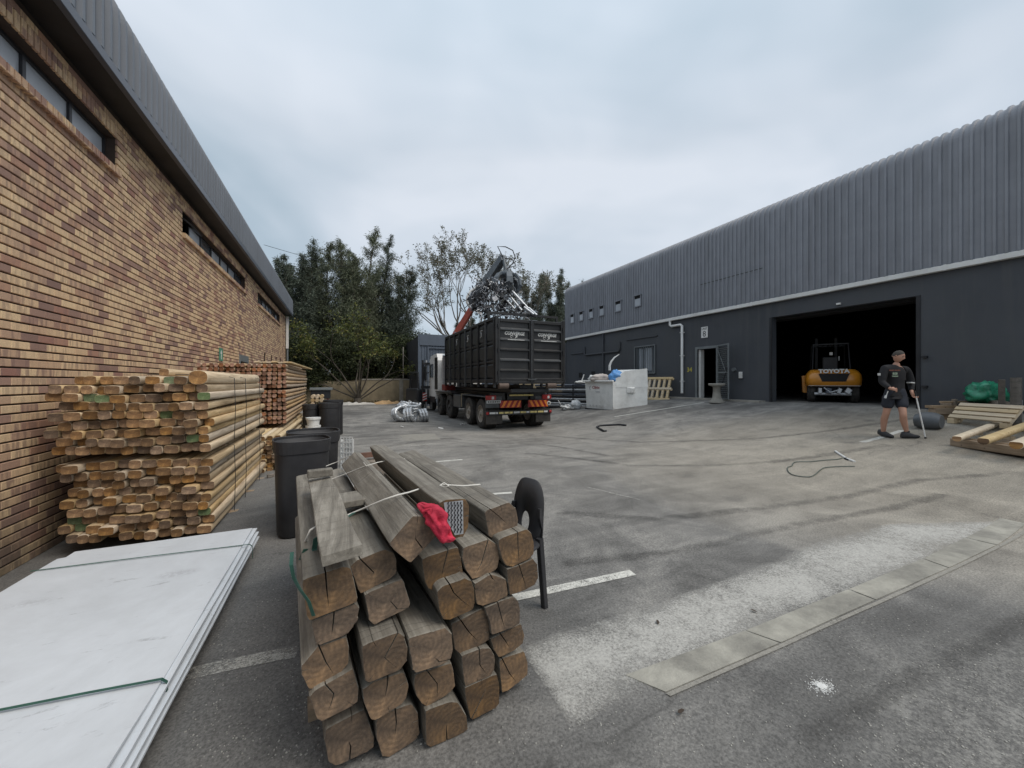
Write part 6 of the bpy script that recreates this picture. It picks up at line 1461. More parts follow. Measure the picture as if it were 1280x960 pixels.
# ------------------------------------------------------------------ yellow forklift in the hall
def forklift():
    p = at_depth(1042, 477, 12.3); fz = 0.823
    T = thing('forklift', 'orange yellow forklift parked just inside the dark hall, rear end towards the yard', 'forklift', (p.x, p.y, fz), R(-59)); T.scale = (.80, 1, 1)
    yl = simple('orange_yellow_paint', (0.56, 0.225, 0.018), .34, var=.12, nscale=3, bumpv=.05, dirt=(0.30, .13, .03), dirt_amt=.2, coat=.3)
    # counterweight: rounded wide body, open in the middle
    def ring(z, w, d, y0=0, e=.42):
        out = []
        for k in range(32):
            a = 2*math.pi*k/32; x, y = math.cos(a), math.sin(a); out.append((math.copysign(abs(x)**e, x)*w/2, y0+math.copysign(abs(y)**e, y)*d/2, z))
        return out
    f = MB(); f.rings([ring(.53, 1.62, .9, .45), ring(.56, 1.76, 1.0, .45), ring(.74, 1.80, 1.05, .45), ring(.90, 1.74, .98, .45), ring(1.02, 1.56, .86, .47), ring(1.07, 1.40, .72, .50)], 0, True); f.build('counterweight', yl, T)
    f = MB(); f.prism([(-.48, -.085, .93), (-.36, -.085, .68), (.36, -.085, .68), (.48, -.085, .93)], (0, .12, 0)); f.build('grille_opening', M['void'], T, bevel=.01)
    text_obj('lettering', 'TOYOTA', .17, M['logo'], T, (0, -.035, .955), (R(78), 0, 0), .008, bold=.009, sx=1.35)
    f = MB(); f.b2((-.80, -.06, .535), (.80, -.045, .555)); f.build('trim_strip', M['rim'], T)
    f = MB(); f.b2((-.70, .3, .25), (.70, 2.4, .6)); f.b2((-.78, .9, .6), (.78, 2.4, .95)); f.build('body', M['dark_steel'], T, bevel=.03)
    for i, x in enumerate((-.42, -.15, .18, .45)):
        f = MB(); f.box((x, .1, .38), (.12+.05*(i % 2), .3, .18), rot=(0, .2*i, 0)); f.build('underside_part', M['galv'] if i != 1 else M['fascia'], T, bevel=.015)
    f = MB(); f.cyl((-.6, .1, .28), (.55, .1, .28), .05, 8); f.tube([(-.3, -.02, .48), (-.1, -.04, .33), (.2, -.02, .42)], .025, 6); f.build('steer_axle', M['galv'], T)
    for x, sgn in ((-.80, 1), (.80, -1)):
        w = wheel(T, (x+sgn*.12, .42, .31), .31, .26, M['rim_dark']); 
        if sgn < 0: w.rotation_euler = (0, 0, math.pi)
        w = wheel(T, (x+sgn*.12, 2.2, .40), .40, .32, M['rim_dark'])
    f = MB(); f.prism([(-.95, .75, .30), (-.78, .75, .30), (-.72, .75, .88), (-.98, .75, .88)], (0, .75, 0)); f.build('side_step', yl, T, bevel=.02)
    for x in (-.62, .62):
        for (ya, yb) in ((.75, .95), (2.1, 1.9)): f = MB(); f.tube([(x, ya, 1.0), (x*.92, yb, 1.93)], .028, 8); f.build('guard_post', M['dark_steel'], T)
    f = MB(); f.b2((-.6, .92, 1.93), (.6, .97, 1.97)); f.b2((-.6, 1.88, 1.93), (.6, 1.93, 1.97)); 
    for k in range(7): f.b2((-.56+.18*k, .97, 1.94), (-.53+.18*k, 1.88, 1.965))
    f.build('overhead_guard', M['dark_steel'], T)
    f = MB(); f.b2((-.26, 1.0, 1.05), (.26, 1.12, 1.52)); f.b2((-.26, 1.12, 1.02), (.26, 1.6, 1.12)); f.build('seat', M['black_plastic'], T, bevel=.04, seg=2)
    f = MB(); f.b2((-.03, .99, 1.58), (.08, 1.0, 1.68)); f.b2((.30, 1.3, 1.4), (.34, 1.32, 1.55)); f.build('tag_papers', M['white_plastic'], T)
    for x in (-.4, .3): f = MB(); f.b2((x, 2.5, .1), (x+.1, 2.65, 2.3)); f.build('mast_rail', M['dark_steel'], T)
forklift()
# ------------------------------------------------------------------ walking man
def skin_obj(name, pts, edges, radii, mat, parent, levels=2, root=0):
    me = bpy.data.meshes.new(name); me.from_pydata(pts, edges, []); me.materials.append(mat)
    o = bpy.data.objects.new(name, me); C.objects.link(o); o.parent = parent
    sk = o.modifiers.new('skin', 'SKIN'); sk.use_smooth_shade = True
    for i, r in enumerate(radii):
        rr = r if hasattr(r, '__len__') else (r, r)
        me.skin_vertices[0].data[i].radius = rr
    me.skin_vertices[0].data[root].use_root = True
    s = o.modifiers.new('sub', 'SUBSURF'); s.levels = levels; s.render_levels = levels
    return o
def man():
    foot = G(1122, 548); dep = foot.x*ST+foot.y*CT; s = dep/F
    rz = -YAW       # local x = picture right, local y = away from the camera
    T = thing('person', 'man in black printed sweatshirt and dark shorts walking with eyes lowered, holding a white stick', 'person', tuple(foot), rz)
    lat0 = (1122-640)/F*dep
    def L(px, py, y=0.0): return Vector(((px-640)/F*(dep+y)-lat0, y, CAMZ+(HY-py)/F*(dep+y)-foot.z))
    skin = simple('skin', (0.46, 0.255, 0.18), .55, var=.08, nscale=6, bumpv=.05); blk = simple('black_sweatshirt', (0.010, 0.010, 0.012), .85, var=.3, nscale=5, bumpv=.3, bscale=30)
    shorts = simple('dark_navy_shorts', (0.017, 0.020, 0.030), .8, var=.3, nscale=5, bumpv=.3, bscale=30); shoe = simple('dark_grey_shoe', (0.03, 0.03, 0.033), .7, var=.3, bumpv=.3); hairm = simple('short_grey_dark_hair', (0.05, 0.043, 0.036), .8, var=.4, nscale=30, bumpv=.8, bscale=120)
    # body: pelvis root, spine, neck, arms, legs in one skin
    P = {}; P['pel'] = L(1119, 490, .02); P['sp1'] = L(1119, 478, .02); P['sp2'] = L(1118, 466, .02); P['neck'] = L(1120, 457.0, .0); P['neck2'] = L(1121.5, 452, -.02)
    P['shR'] = L(1106, 461, .02); P['elR'] = L(1102.5, 478, .0); P['wrR'] = L(1113.5, 486.0, -.20)     # picture left arm, hand before the belly
    P['shL'] = L(1132, 461, .02); P['elL'] = L(1139, 478, .02); P['wrL'] = L(1139.5, 490.5, -.10)
    P['hipR'] = L(1113, 494, .04); P['knR'] = L(1107.5, 517, .08); P['anR'] = L(1104, 541.5, .22)
    P['hipL'] = L(1125, 494, .0); P['knL'] = L(1129, 518, -.14); P['anL'] = L(1133.5, 540.5, -.06)
    P['caR'] = P['knR'].lerp(P['anR'], .30)+Vector((-.004, .02, 0)); P['caL'] = P['knL'].lerp(P['anL'], .30)+Vector((.0, .02, 0))
    P['ftR'] = P['anR']+Vector((.01, -.03, -.035)); P['ftL'] = P['anL']+Vector((.03, -.01, -.035))
    names = list(P); ix = {n: i for i, n in enumerate(names)}
    E = [('pel','sp1'),('sp1','sp2'),('sp2','neck'),('neck','neck2'),('sp2','shR'),('shR','elR'),('elR','wrR'),('sp2','shL'),('shL','elL'),('elL','wrL'),('pel','hipR'),('hipR','knR'),('knR','caR'),('caR','anR'),('pel','hipL'),('hipL','knL'),('knL','caL'),('caL','anL'),('anR','ftR'),('anL','ftL')]
    rad = dict(pel=(.135,.10), sp1=(.13,.095), sp2=(.135,.10), neck=(.056,.056), neck2=(.052,.052), shR=.062, elR=.045, wrR=.029, shL=.062, elL=.045, wrL=.029, hipR=.085, knR=.058, anR=.036, hipL=.085, knL=.058, anL=.036, caR=.062, caL=.062, ftR=.033, ftL=.033)
    pts = [P[n] for n in names]; ed = [(ix[a], ix[b]) for a, b in E]; rr = [rad[n] for n in names]
    # hands: palm and five fingers each, rooted in the wrists
    def hand(wr, dirv, palm_n, thumb_side, curl):
        d = dirv.normalized(); n = palm_n.normalized(); sd = d.cross(n).normalized()*thumb_side
        pc = wr+d*.045; pts.append(pc); ip = len(pts)-1; ed.append((ix_w, ip)); rr.append((.036, .018))
        for k, ln in enumerate((.070, .080, .074, .060)):
            o_ = sd*(.030-.020*k); a = wr+d*.085+o_; b = a+d*ln*.4+n*ln*.30*curl; c_ = b+n*ln*.42*curl+d*ln*.2*(1-curl); e = c_+n*ln*.12-d*ln*.25*curl
            for q, r_ in ((a, .0095), (b, .009), (c_, .0085), (e, .0075)): pts.append(q); rr.append(r_)
            i0 = len(pts)-4; ed.append((ip, i0)); ed.append((i0, i0+1)); ed.append((i0+1, i0+2)); ed.append((i0+2, i0+3))
        a = wr+d*.03+sd*.035; b = wr+d*.060+sd*.050+n*.02; c_ = wr+d*.085+sd*.040+n*.035
        for q, r_ in ((a, .012), (b, .010), (c_, .009)): pts.append(q); rr.append(r_)
        i0 = len(pts)-3; ed.append((ip, i0)); ed.append((i0, i0+1)); ed.append((i0+1, i0+2))
    ix_w = ix['wrR']; hand(P['wrR'], Vector((.8, -.2, -.15)), Vector((.2, .9, -.3)), 1, .8)
    ix_w = ix['wrL']; hand(P['wrL'], Vector((.12, -.25, -.9)), Vector((.3, -.8, .2)), -1, 1.0)
    skin_obj('body', pts, ed, rr, skin, T, 2, ix['pel'])
    # head
    hc = L(1122.8, 445.5, -.045); nu, nv = 28, 22; vs = []
    tilt = Matrix.Rotation(R(24), 3, 'Z') @ Matrix.Rotation(R(16), 3, 'X')        # looks down towards picture right
    for i in range(nv+1):
        ph = math.pi*i/nv; 
        for j in range(nu):
            th = 2*math.pi*j/nu; d = Vector((math.sin(ph)*math.sin(th), -math.sin(ph)*math.cos(th), math.cos(ph)))
            x, y, z = d.x*.076, d.y*.095, d.z*.118
            front = max(0, -d.y)
            if z < -.02: x *= 1-.32*min(1, (-z-.02)/.09); y *= 1-.10*min(1, (-z-.02)/.09)
            if d.y > 0.3 and z < -.03: y *= .75
            nose = math.exp(-((x/.012)**2))*math.exp(-(((z+.018)/.020)**2))*front; y -= .022*nose
            eye = (math.exp(-(((x-.031)/.013)**2))+math.exp(-(((x+.031)/.013)**2)))*math.exp(-(((z-.010)/.010)**2))*front; y += .009*eye
            brow = math.exp(-((z-.030)/.010)**2)*front*(abs(x) < .05); y -= .004*brow
            mouth = math.exp(-((x/.022)**2))*math.exp(-(((z+.062)/.005)**2))*front; y += .004*mouth
            lips = math.exp(-((x/.022)**2))*(math.exp(-(((z+.054)/.006)**2))+math.exp(-(((z+.071)/.006)**2)))*front; y -= .003*lips
            chin = math.exp(-((x/.02)**2))*math.exp(-(((z+.100)/.018)**2))*front; y -= .006*chin
            vs.append(hc + tilt @ Vector((x, y, z)))
    fs = [(i*nu+j, i*nu+(j+1) % nu, (i+1)*nu+(j+1) % nu, (i+1)*nu+j) for i in range(nv) for j in range(nu)]
    m = MB(); m.add(vs, [f[::-1] for f in fs], 0, True); m.build('head', skin, T)
    for sx in (-1, 1):
        m = MB(); e = [hc + tilt @ Vector((sx*(.074+.010*(k in (1, 2, 3))), .006+.014*math.cos(a), -.005+.028*math.sin(a))) for k, a in enumerate([t*.9 for t in range(8)])]; m.tube(e, .006, 6); m.build('ear', skin, T)
        m = MB(); m.lathe([(.001, -.009), (.008, -.005), (.009, 0), (.008, .005), (.001, .009)], tuple(hc + tilt @ Vector((sx*.031, -.083, .010))), 8); m.build('eye', M['void'], T)
        m = MB(); m.tube([hc + tilt @ Vector((sx*(.018+.012*k), -.0935+.004*k, .029+.002*(k == 1))) for k in range(3)], .0035, 5); m.build('eyebrow', hairm, T)
    vs = []
    for i in range(13):
        ph = math.pi*0.52*i/12
        for j in range(nu):
            th = 2*math.pi*j/nu; fr = max(0, math.cos(th)); p2 = ph*(1-.42*fr**.7)
            d = Vector((math.sin(p2)*math.sin(th), -math.sin(p2)*math.cos(th), math.cos(p2))); q = 1.035+.02*mnoise.noise(d*9)
            vs.append(hc + tilt @ Vector((d.x*.0765*q, d.y*.096*q, d.z*.117*q)))
    m = MB(); m.add(vs, [(i*nu+j, (i+1)*nu+j, (i+1)*nu+(j+1) % nu, i*nu+(j+1) % nu) for i in range(12) for j in range(nu)], 0, True); m.build('hair', hairm, T)
    # clothing grown on the same joints
    sw = ['pel','sp1','sp2','neck','shR','elR','wrR','shL','elL','wrL']; sp = [P[n].copy() for n in sw]
    sp[0] = L(1119, 489, .02); sp[6] = P['elR'].lerp(P['wrR'], .92); sp[9] = P['elL'].lerp(P['wrL'], .88); sp[3] = L(1120.5, 456, 0)
    sp += [sp[4].lerp(sp[5], .5)+Vector((-.01, 0, 0)), sp[7].lerp(sp[8], .5)+Vector((.01, 0, 0)), L(1119, 494.5, .02)]
    skin_obj('sweatshirt', sp, [(0,1),(1,2),(2,3),(2,4),(4,10),(10,5),(5,6),(2,7),(7,11),(11,8),(8,9),(0,12)], [(.172,.125),(.160,.12),(.175,.13),(.080,.080),.088,.064,.044,.088,.064,.044,.072,.072,(.168,.122)], blk, T, 2, 0)
    kR = P['hipR'].lerp(P['knR'], .76); kL = P['hipL'].lerp(P['knL'], .76)
    skin_obj('shorts', [L(1119, 483, .02), L(1119, 491, .02), P['hipR']+Vector((-.02,0,0)), kR+Vector((-.01,0,0)), P['hipL']+Vector((.02,0,0)), kL+Vector((.005,0,0))], [(0,1),(1,2),(2,3),(1,4),(4,5)], [(.150,.11),(.155,.12),.108,.104,.108,.104], shorts, T, 2, 1)
    m = MB(); a = L(1138.2, 478.5, -.06); m.box(tuple(a), (.085, .10, .022), rot=(0, .1, 0)); m.build('sleeve_band', M['logo'], T, bevel=.006)
    m = MB(); a = L(1098.8, 468, -.045); m.box(tuple(a), (.022, .05, .045)); m.build('sleeve_badge', M['logo'], T, bevel=.004)
    m = MB(); m.tube([L(1110, 489, -.10), L(1108.5, 493, -.12), L(1107, 497, -.12)], .008, 6); m.box(tuple(L(1107, 496, -.125)), (.03, .02, .055), rot=(0, .3, 0)); m.build('key_cloth', M['logo'], T)
    red = simple('faded_red_chest_print', (.30, .10, .06), .7, var=.2, bumpv=0); gr = simple('pale_green_chest_print', (.36, .46, .34), .7, var=.2, bumpv=0)
    c = L(1118.4, 463.6, -.124)
    text_obj('chest_print', 'ROAD WORKS', .032, red, T, tuple(c+Vector((0, -.002, 0))), (R(96), 0, 0), .002)
    text_obj('chest_print', 'BSB', .062, gr, T, tuple(c+Vector((0, -.006, -.075))), (R(96), 0, 0), .002, bold=.001)
    text_obj('chest_print', 'TRADING', .028, gr, T, tuple(c+Vector((0, -.005, -.115))), (R(96), 0, 0), .002, bold=.001)
    for nm, an, dirx, diry in (('R', P['anR'], .10, -1), ('L', P['anL'], 1, -.45)):
        d = Vector((dirx, diry, 0)).normalized(); sd = Vector((-d.y, d.x, 0)); z0 = -an.z
        gz = gh(*( (Matrix.Translation(foot) @ Matrix.Rotation(rz, 4, 'Z')) @ an ).xy) - foot.z
        rings = []
        for t, w, h in ((-.090, .034, .07), (-.075, .046, .115), (-.02, .052, .135), (.04, .052, .115), (.11, .053, .078), (.165, .046, .055), (.190, .025, .035)):
            ring = []
            for k in range(14):
                a = 2*math.pi*k/14; yy = math.copysign(abs(math.cos(a))**.7, math.cos(a))*w; zz = max(0.0, (math.sin(a)*.5+.5))*h
                lift = .02*max(0, (t-.1))/.08 if nm == 'L' else (.10*max(0, -t-.0)/.08*0.3)
                ring.append(Vector((an.x, an.y, gz+.004)) + d*t + sd*yy + Vector((0, 0, zz+lift)))
            rings.append(ring)
        m = MB(); m.rings(rings, 0, True); m.build('shoe', shoe, T)
        m = MB(); m.tube([an+Vector((0, 0, -.02)), an+Vector((0, 0, .035))], [.046, .044], 12); m.build('sock', shoe, T)
    # the stick is held: a thing of its own
    m = MB(); a = foot + Matrix.Rotation(rz, 3, 'Z') @ (P['wrL']+Vector((.015, -.065, -.055))); b = G(1157, 548, .01); t = (b-a).normalized()
    m.tube([a-t*.06, b], [.013, .012], 10); m.tube([a-t*.09, a+t*.02], .016, 8, mi=1); m.tube([b-t*.03, b], .018, 8, mi=1)
    tag(m.build('walking_stick', [M['white_plastic'], M['rubber']], base=True), 'thin white stick held by the walking man, its tip on the asphalt', 'stick')
man()

# ------------------------------------------------------------------ timber and clutter against the right wall
def right_pile():
    def boxat(name, c, d, mat, lab, cat, rz=0, rot=None, bev=.006, group=None):
        m = MB(); m.box((0, 0, d[2]/2), d, rot=None); o = m.build(name, mat, None, tuple(c), rot or (0, 0, rz), bevel=bev); tag(o, lab, cat, group); return o
    # platform with dark edge
    a, b = G(1187, 557), G(1283, 575); ex = (b-a); ex.z = 0; L = ex.length; ex.normalize(); ey = Vector((-ex.y, ex.x, 0)); rz = math.atan2(ex.y, ex.x)
    if ey.x < 0: ey = -ey
    L = 2.6
    T = thing('timber_platform', 'low timber platform with a dark front beam, bottom right beside the walking man', 'platform', tuple(a), rz)
    m = MB(); m.b2((0, 0, 0), (L, .08, .14)); m.build('front_beam', M['old_wood_x'], T, bevel=.008)
    for i in range(6): m = MB(); m.b2((0, .085+.155*i, .06+.008*(i % 2)), (L, .235+.155*i, .125+.008*(i % 2))); m.build('board', M['old_wood_x'], T, bevel=.005)
    for x in (0, 1.2, L-.1): m = MB(); m.b2((x, .085, 0.0), (x+.1, 1.0, .058)); m.build('bearer', M['old_wood'], T)
    top = a.z+.135
    def log(p, q, r, lab, flat=.6, mat=None, name='pole'):
        d = (q-p); n = 12; rings = []; t = d.normalized(); s = t.cross(Vector((0, 0, 1))).normalized(); u = s.cross(t)
        for f in (0, .01, .5, .99, 1): sc = .93 if f in (0, 1) else 1; rings.append([p+d*f+s*math.cos(k*2*math.pi/n)*r*sc+u*min(flat, math.sin(k*2*math.pi/n))*r*sc for k in range(n)])
        m = MB(); m.rings(rings, 0, True, False); m.add(rings[0], [tuple(range(n-1, -1, -1))], 1); m.add(rings[-1], [tuple(range(n))], 1); 
        o = m.build(name, [mat or M['pine'], M['pole_end'] if mat is None else M['old_wood']], base=True); tag(o, lab, 'pole'); return o
    log(at_z(1196, 548, top+.07), at_z(1253, 527, top+.20), .06, 'pale half log on the left of the timber platform, pointing back to the slatted bench')
    log(at_z(1229, 551, top+.08), at_z(1296, 527, top+.26), .07, 'long pale pole in the middle of the timber platform')
    log(at_z(1270, 556, top+.07), at_z(1310, 540, top+.14), .075, 'pale pole with grey end at the right edge of the timber platform')
    for (px, py, rr, lab) in ((1218, 545, 8, 'small pale wood block between the two left poles on the platform'), (1258, 550, -5, 'small pale wood block between the two right poles on the platform'), (1263, 533, 4, 'small wood block standing behind the middle pole on the platform'), (1250, 538, 20, 'brown wood block behind the left half log on the platform')):
        boxat('wood_block', at_z(px, py, top-.02), (.20, .09, .08), M['pine_x'] if 'pale' in lab else M['old_wood_x'], lab, 'wood block', rz+R(rr))
    # slatted bench panel leaning back
    p = G(1188, 529); T2 = thing('slatted_panel', 'pale slatted wooden panel tilted back against dark timber, near the right wall', 'panel', tuple(p), rz+R(-1))
    ang = R(52)
    for i in range(4):
        m = MB(); y = .02+i*.105; m.box((.50+.02*(i % 2)-.0, y*math.cos(ang), .12+y*math.sin(ang)+.02), (1.06, .080, .040), rot=(ang, 0, 0)); m.build('slat', M['pine_x'], T2, bevel=.004)
    for x in (.10, .92): m = MB(); m.box((x, .20, .21), (.06, .46, .05), rot=(ang, 0, 0)); m.build('batten', M['pine'], T2, bevel=.004)
    m = MB(); m.b2((-.04, -.03, 0), (.09, .07, .11)); m.build('foot', M['pine_x'], T2, bevel=.005); m = MB(); m.b2((.88, -.03, 0), (1.0, .07, .10)); m.build('foot', M['pine_x'], T2, bevel=.005)
    # dark timbers behind
    o = at_depth(1163, 500, 8.65); o.z = gh(o.x, o.y); rz = -YAW
    for i, (x, y, z, l, w, h, mt, lab) in enumerate([(.0, .0, 0, .8, .14, .15, 'old_wood_x', 'lowest brown board end left of the slatted panel'), (.0, -.02, .152, .75, .16, .13, 'old_wood_x', 'middle brown board end left of the slatted panel'),
            (-.03, .0, .284, .62, .18, .06, 'old_wood_x', 'grey board on top of the boards left of the slatted panel'), (.25, .02, .40, .75, .08, .04, 'old_wood_x', 'thin pale plank lying highest left of the green bag'),
            (.75, .25, 0, 1.0, .35, .30, 'old_wood_x', 'dark timber block behind the slatted panel'), (.62, .22, .302, 1.1, .3, .08, 'old_wood_x', 'dark board under the black tarpaulin')]):
        boxat('board', o+Matrix.Rotation(rz, 3, 'Z') @ Vector((x+l/2, y, z)), (l, w, h), M[mt], lab, 'board', rz+R([0, 2, -1, 1, 0, 1][i]))
    boxat('short_post', o+Matrix.Rotation(rz, 3, 'Z') @ Vector((.52, -.02, .345)), (.07, .07, .14), M['old_wood'], 'short upright post left of the green bag', 'post', rz)
    q = at_depth(1228, 510, 8.5)
    sack('tarpaulin', tuple(Vector((q.x, q.y, q.z-.16))), .52, .30, .17, simple('black_tarpaulin', (0.012, 0.012, 0.016), .5, var=.3, bumpv=.5, bscale=8), 'crumpled black tarpaulin under the green bag', 'tarpaulin', 31, .35)
    q = at_depth(1231, 501, 8.35)
    gm = simple('glossy_green_bag', (0.02, 0.21, 0.115), .28, var=.5, nscale=5, bumpv=.6, bscale=9, dirt=(0.10, 0.36, 0.24), dirt_amt=.35)
    sack('green_bag', tuple(Vector((q.x, q.y, q.z-.04))), .40, .28, .24, gm, 'shiny green plastic bag on top of the clutter by the right wall', 'bag', 35, .55)
    # posts at the right edge
    g0 = G(1270, 536); mpost = wood('dark_old_post', [(0.05, 0.042, 0.034), (0.09, 0.077, 0.062), (0.14, 0.12, 0.10)])
    m = MB(); m.rings([[g0+Vector((math.cos(a)*.075, math.sin(a)*.075, z)) for a in [k*math.pi/4+.3 for k in range(8)]] for z in (0, .5, .95, .99)], 0, False); tag(m.build('post', mpost, base=True, bevel=.006), 'stout old upright post at the right edge, right of the green bag', 'post')
    m = MB(); g1 = G(1259, 532)+Vector((.12, .1, 0)); m.box(tuple(g1+Vector((0, 0, .46))), (.09, .09, .92), rz=.3); tag(m.build('post', mpost, base=True, bevel=.008), 'darker upright post tight behind the stout one at the right edge', 'post')
    q1 = at_depth(1257, 506, 7.75); log(Vector((q1.x, q1.y, q1.z)), Vector((q1.x+.5, q1.y+.35, q1.z)), .075, 'dark log end showing between the green bag and the stout post', 1.0, M['old_wood'], 'log')
    q1 = at_depth(1260, 523, 7.75); log(Vector((q1.x, q1.y, q1.z)), Vector((q1.x+.5, q1.y+.35, q1.z)), .085, 'lower dark log end beside the stout post', 1.0, M['old_wood'], 'log')
    m = MB(); q1 = at_depth(1277, 505, 7.9); m.b2((q1.x, q1.y, q1.z-.5), (q1.x+.05, q1.y+.05, q1.z+.08)); tag(m.build('stake', M['white_plastic'], base=True), 'thin pale stake at the very right edge behind the stout post', 'stake')
    # grey roll behind the man
    a1 = G(1141, 537); b1 = G(1172, 539); d = b1-a1; d.z = 0; d.normalize(); nrm = Vector((-d.y, d.x, 0)); Lr = .38
    gm = simple('grey_rubber_mat', (0.085, 0.095, 0.105), .6, var=.2, nscale=5, bumpv=.4, bscale=14, dirt=(0.16, .16, .155), dirt_amt=.3)
    m = MB(); rings = []
    for i in range(15):
        t = i/14; ring = []
        for k in range(18):
            a = 2*math.pi*k/18; rr_ = .20*(1+.05*math.sin(3*a+t*3)); e = math.sin(math.pi*min(1, max(0, t)))**.18 if 0 < t < 1 else .72
            ring.append(a1+d*(t*Lr)+nrm*(.22+math.cos(a)*rr_*1.05)+Vector((0, 0, .19+math.sin(a)*.19*e)))
        rings.append(ring)
    m.rings(rings, 0, True); tag(m.build('rolled_mat', gm, base=True), 'bulging grey rolled mat on the asphalt behind the walking man', 'rolled mat')
right_pile()

def ground_clutter():
    m = MB(); pts = [(782.5, 531.5), (775, 530.6), (762, 531.2), (750, 531.8), (746, 533.6), (750, 536), (755, 538.8), (758, 538.4)]
    m.tube([G(x, y, .03) for x, y in pts], .028, 7); tag(m.build('bent_rod', M['dark_steel'], base=True), 'bent black rod lying on the asphalt before the waste bin', 'rod')
    hm = simple('dull_green_hose', (0.085, 0.105, 0.09), .6, var=.2)
    def z(l): return [G(960+x/9.143, 540+y/9.143, .012) for x, y in l]
    def smooth(pl):
        out = []
        for i in range(len(pl)-1):
            p0, p1, p2, p3 = pl[max(0, i-1)], pl[i], pl[i+1], pl[min(len(pl)-1, i+2)]
            for k in range(5):
                t = k/5; out.append(.5*((2*p1)+(p2-p0)*t+(2*p0-5*p1+4*p2-p3)*t*t+(3*p1-p0-3*p2+p3)*t**3))
        out.append(pl[-1]); return out
    m = MB(); m.tube(smooth(z([(990, 392), (850, 392), (720, 398), (640, 410), (590, 440), (540, 485), (480, 510), (380, 508), (290, 490), (235, 455), (225, 405), (275, 385), (310, 343), (480, 338), (640, 322), (780, 312), (850, 298)])), .0075, 7)
    tag(m.build('hose', hm, base=True), 'thin green hose looped on the open asphalt', 'hose')
    m = MB(); m.tube(z([(770, 220), (890, 298)]), .020, 7); m.tube(z([(905, 308), (990, 338)]), .020, 7); m.tube(z([(875, 300), (915, 318)]), .014, 6, mi=1); tag(m.build('hose_fitting', [M['white_plastic'], M['dark_steel']], base=True), 'white plastic fitting at the end of the thin green hose', 'hose fitting')
    rnd = random.Random(14)
    dust = simple('white_powder', (0.62, 0.62, 0.60), .9, var=.1, bumpv=.5)
    m = MB(); c = G(1027, 858)
    for k in range(700):
        r_ = abs(rnd.gauss(0, .026)); a = rnd.uniform(0, 6.28); s = rnd.uniform(.001, .0045)*(1.9 if r_ < .018 else 1); x, y = c.x+math.cos(a)*r_*1.3, c.y+math.sin(a)*r_
        m.box((x, y, gh(x, y)+s*.25), (s, s, s*.6), rot=(0, 0, rnd.uniform(0, 3)))
    tag(m.build('white_powder', dust, base=True), 'small splash of white powder on the near asphalt', 'powder', None, 'stuff')
    gm = simple('loose_grit', (0.34, 0.33, 0.30), .9, var=.3, nscale=30, bumpv=.3); m = MB()
    for k in range(2600):
        if k < 900: px, py = rnd.uniform(240, 1280), rnd.uniform(620, 960)
        elif k < 1700: px, py = rnd.gauss(1180, 90), rnd.gauss(860, 70)
        elif k < 2200: t = rnd.random(); px, py = 700+t*450+rnd.gauss(0, 25), 880-t*210+rnd.gauss(0, 22)
        else: px, py = rnd.uniform(230, 420), rnd.uniform(700, 950)
        if not (0 < px < 1300 and 560 < py < 1000): continue
        p = G(px, py); s = rnd.uniform(.0015, .0055)
        m.box((p.x, p.y, p.z+s*.3), (s*rnd.uniform(.7, 1.6), s, s*.7), rot=(rnd.uniform(-.3, .3), 0, rnd.uniform(0, 3)))
    tag(m.build('grit', gm, base=True), 'loose pale grit scattered over the near asphalt', 'grit', None, 'stuff')
    for i, (px, py, lab) in enumerate(((551, 536, 'small white paper scrap on the asphalt between the silver coils and the truck'), (503, 534, 'flat white scrap on the asphalt before the silver coils'), (578, 531, 'white scrap beside the rear truck wheels'))):
        p = G(px, py); m = MB(); m.box((0, 0, .02), (.16, .07, .02), rot=(.3, .2, i)); o = m.build('paper_scrap', M['white_plastic'], None, tuple(p)); tag(o, lab, 'scrap')
    for i, (px, py, lab) in enumerate(((847, 891, 'small dark leaf on the near asphalt below the white powder'), (823, 800-20, 'dark leaf on the worn concrete strip'), (947, 770-5, 'small dark leaf on the drain slabs'))):
        p = G(px, py, .012); m = MB(); m.prism([(0, 0, 0), (.012, .008, .002), (.03, .006, .004), (.042, 0, .001), (.03, -.008, .003), (.012, -.008, 0)], (0, 0, .001)); o = m.build('leaf', simple('dead_leaf', (.045, .03, .02), .8), None, tuple(p), (0, 0, i)); tag(o, lab, 'leaf')
ground_clutter()
# ------------------------------------------------------------------ bank, trees and bushes at the far end
def mat_leaf(name, cols, trans=.25):
    m, t, b = new_mat(name)
    g = N(t, 'ShaderNodeNewGeometry'); r = ramp(t, [(0.0, cols[0]), (0.45, cols[1]), (0.85, cols[2]), (1.0, cols[3] if len(cols) > 3 else cols[2])]); t.links.new(g.outputs['Random Per Island'], r.inputs[0])
    n = noise_(t, coords(t, 'World'), .8, 3, .6); rf = ramp(t, [(.35, .7), (.65, 1.25)]); t.links.new(n, rf.inputs[0]); c = mixc(t, 1.0, r.outputs[0], rf.outputs[0], 'MULTIPLY')
    t.links.new(c, b.inputs['Base Color']); b.inputs['Roughness'].default_value = .6; b.inputs['Specular IOR Level'].default_value = .25
    tl = N(t, 'ShaderNodeBsdfTranslucent'); t.links.new(c, tl.inputs[0]); mx = N(t, 'ShaderNodeMixShader', i_0=trans); t.links.new(b.outputs[0], mx.inputs[1]); t.links.new(tl.outputs[0], mx.inputs[2]); t.links.new(mx.outputs[0], t.nodes['Material Output'].inputs[0]); return m
M['needle'] = mat_leaf('grey_green_needles', [(.075, .09, .055), (.12, .14, .085), (.18, .195, .125), (.26, .27, .19)])
M['needle2'] = mat_leaf('dark_blue_green_needles', [(.055, .072, .052), (.088, .108, .078), (.13, .15, .115), (.18, .205, .16)])
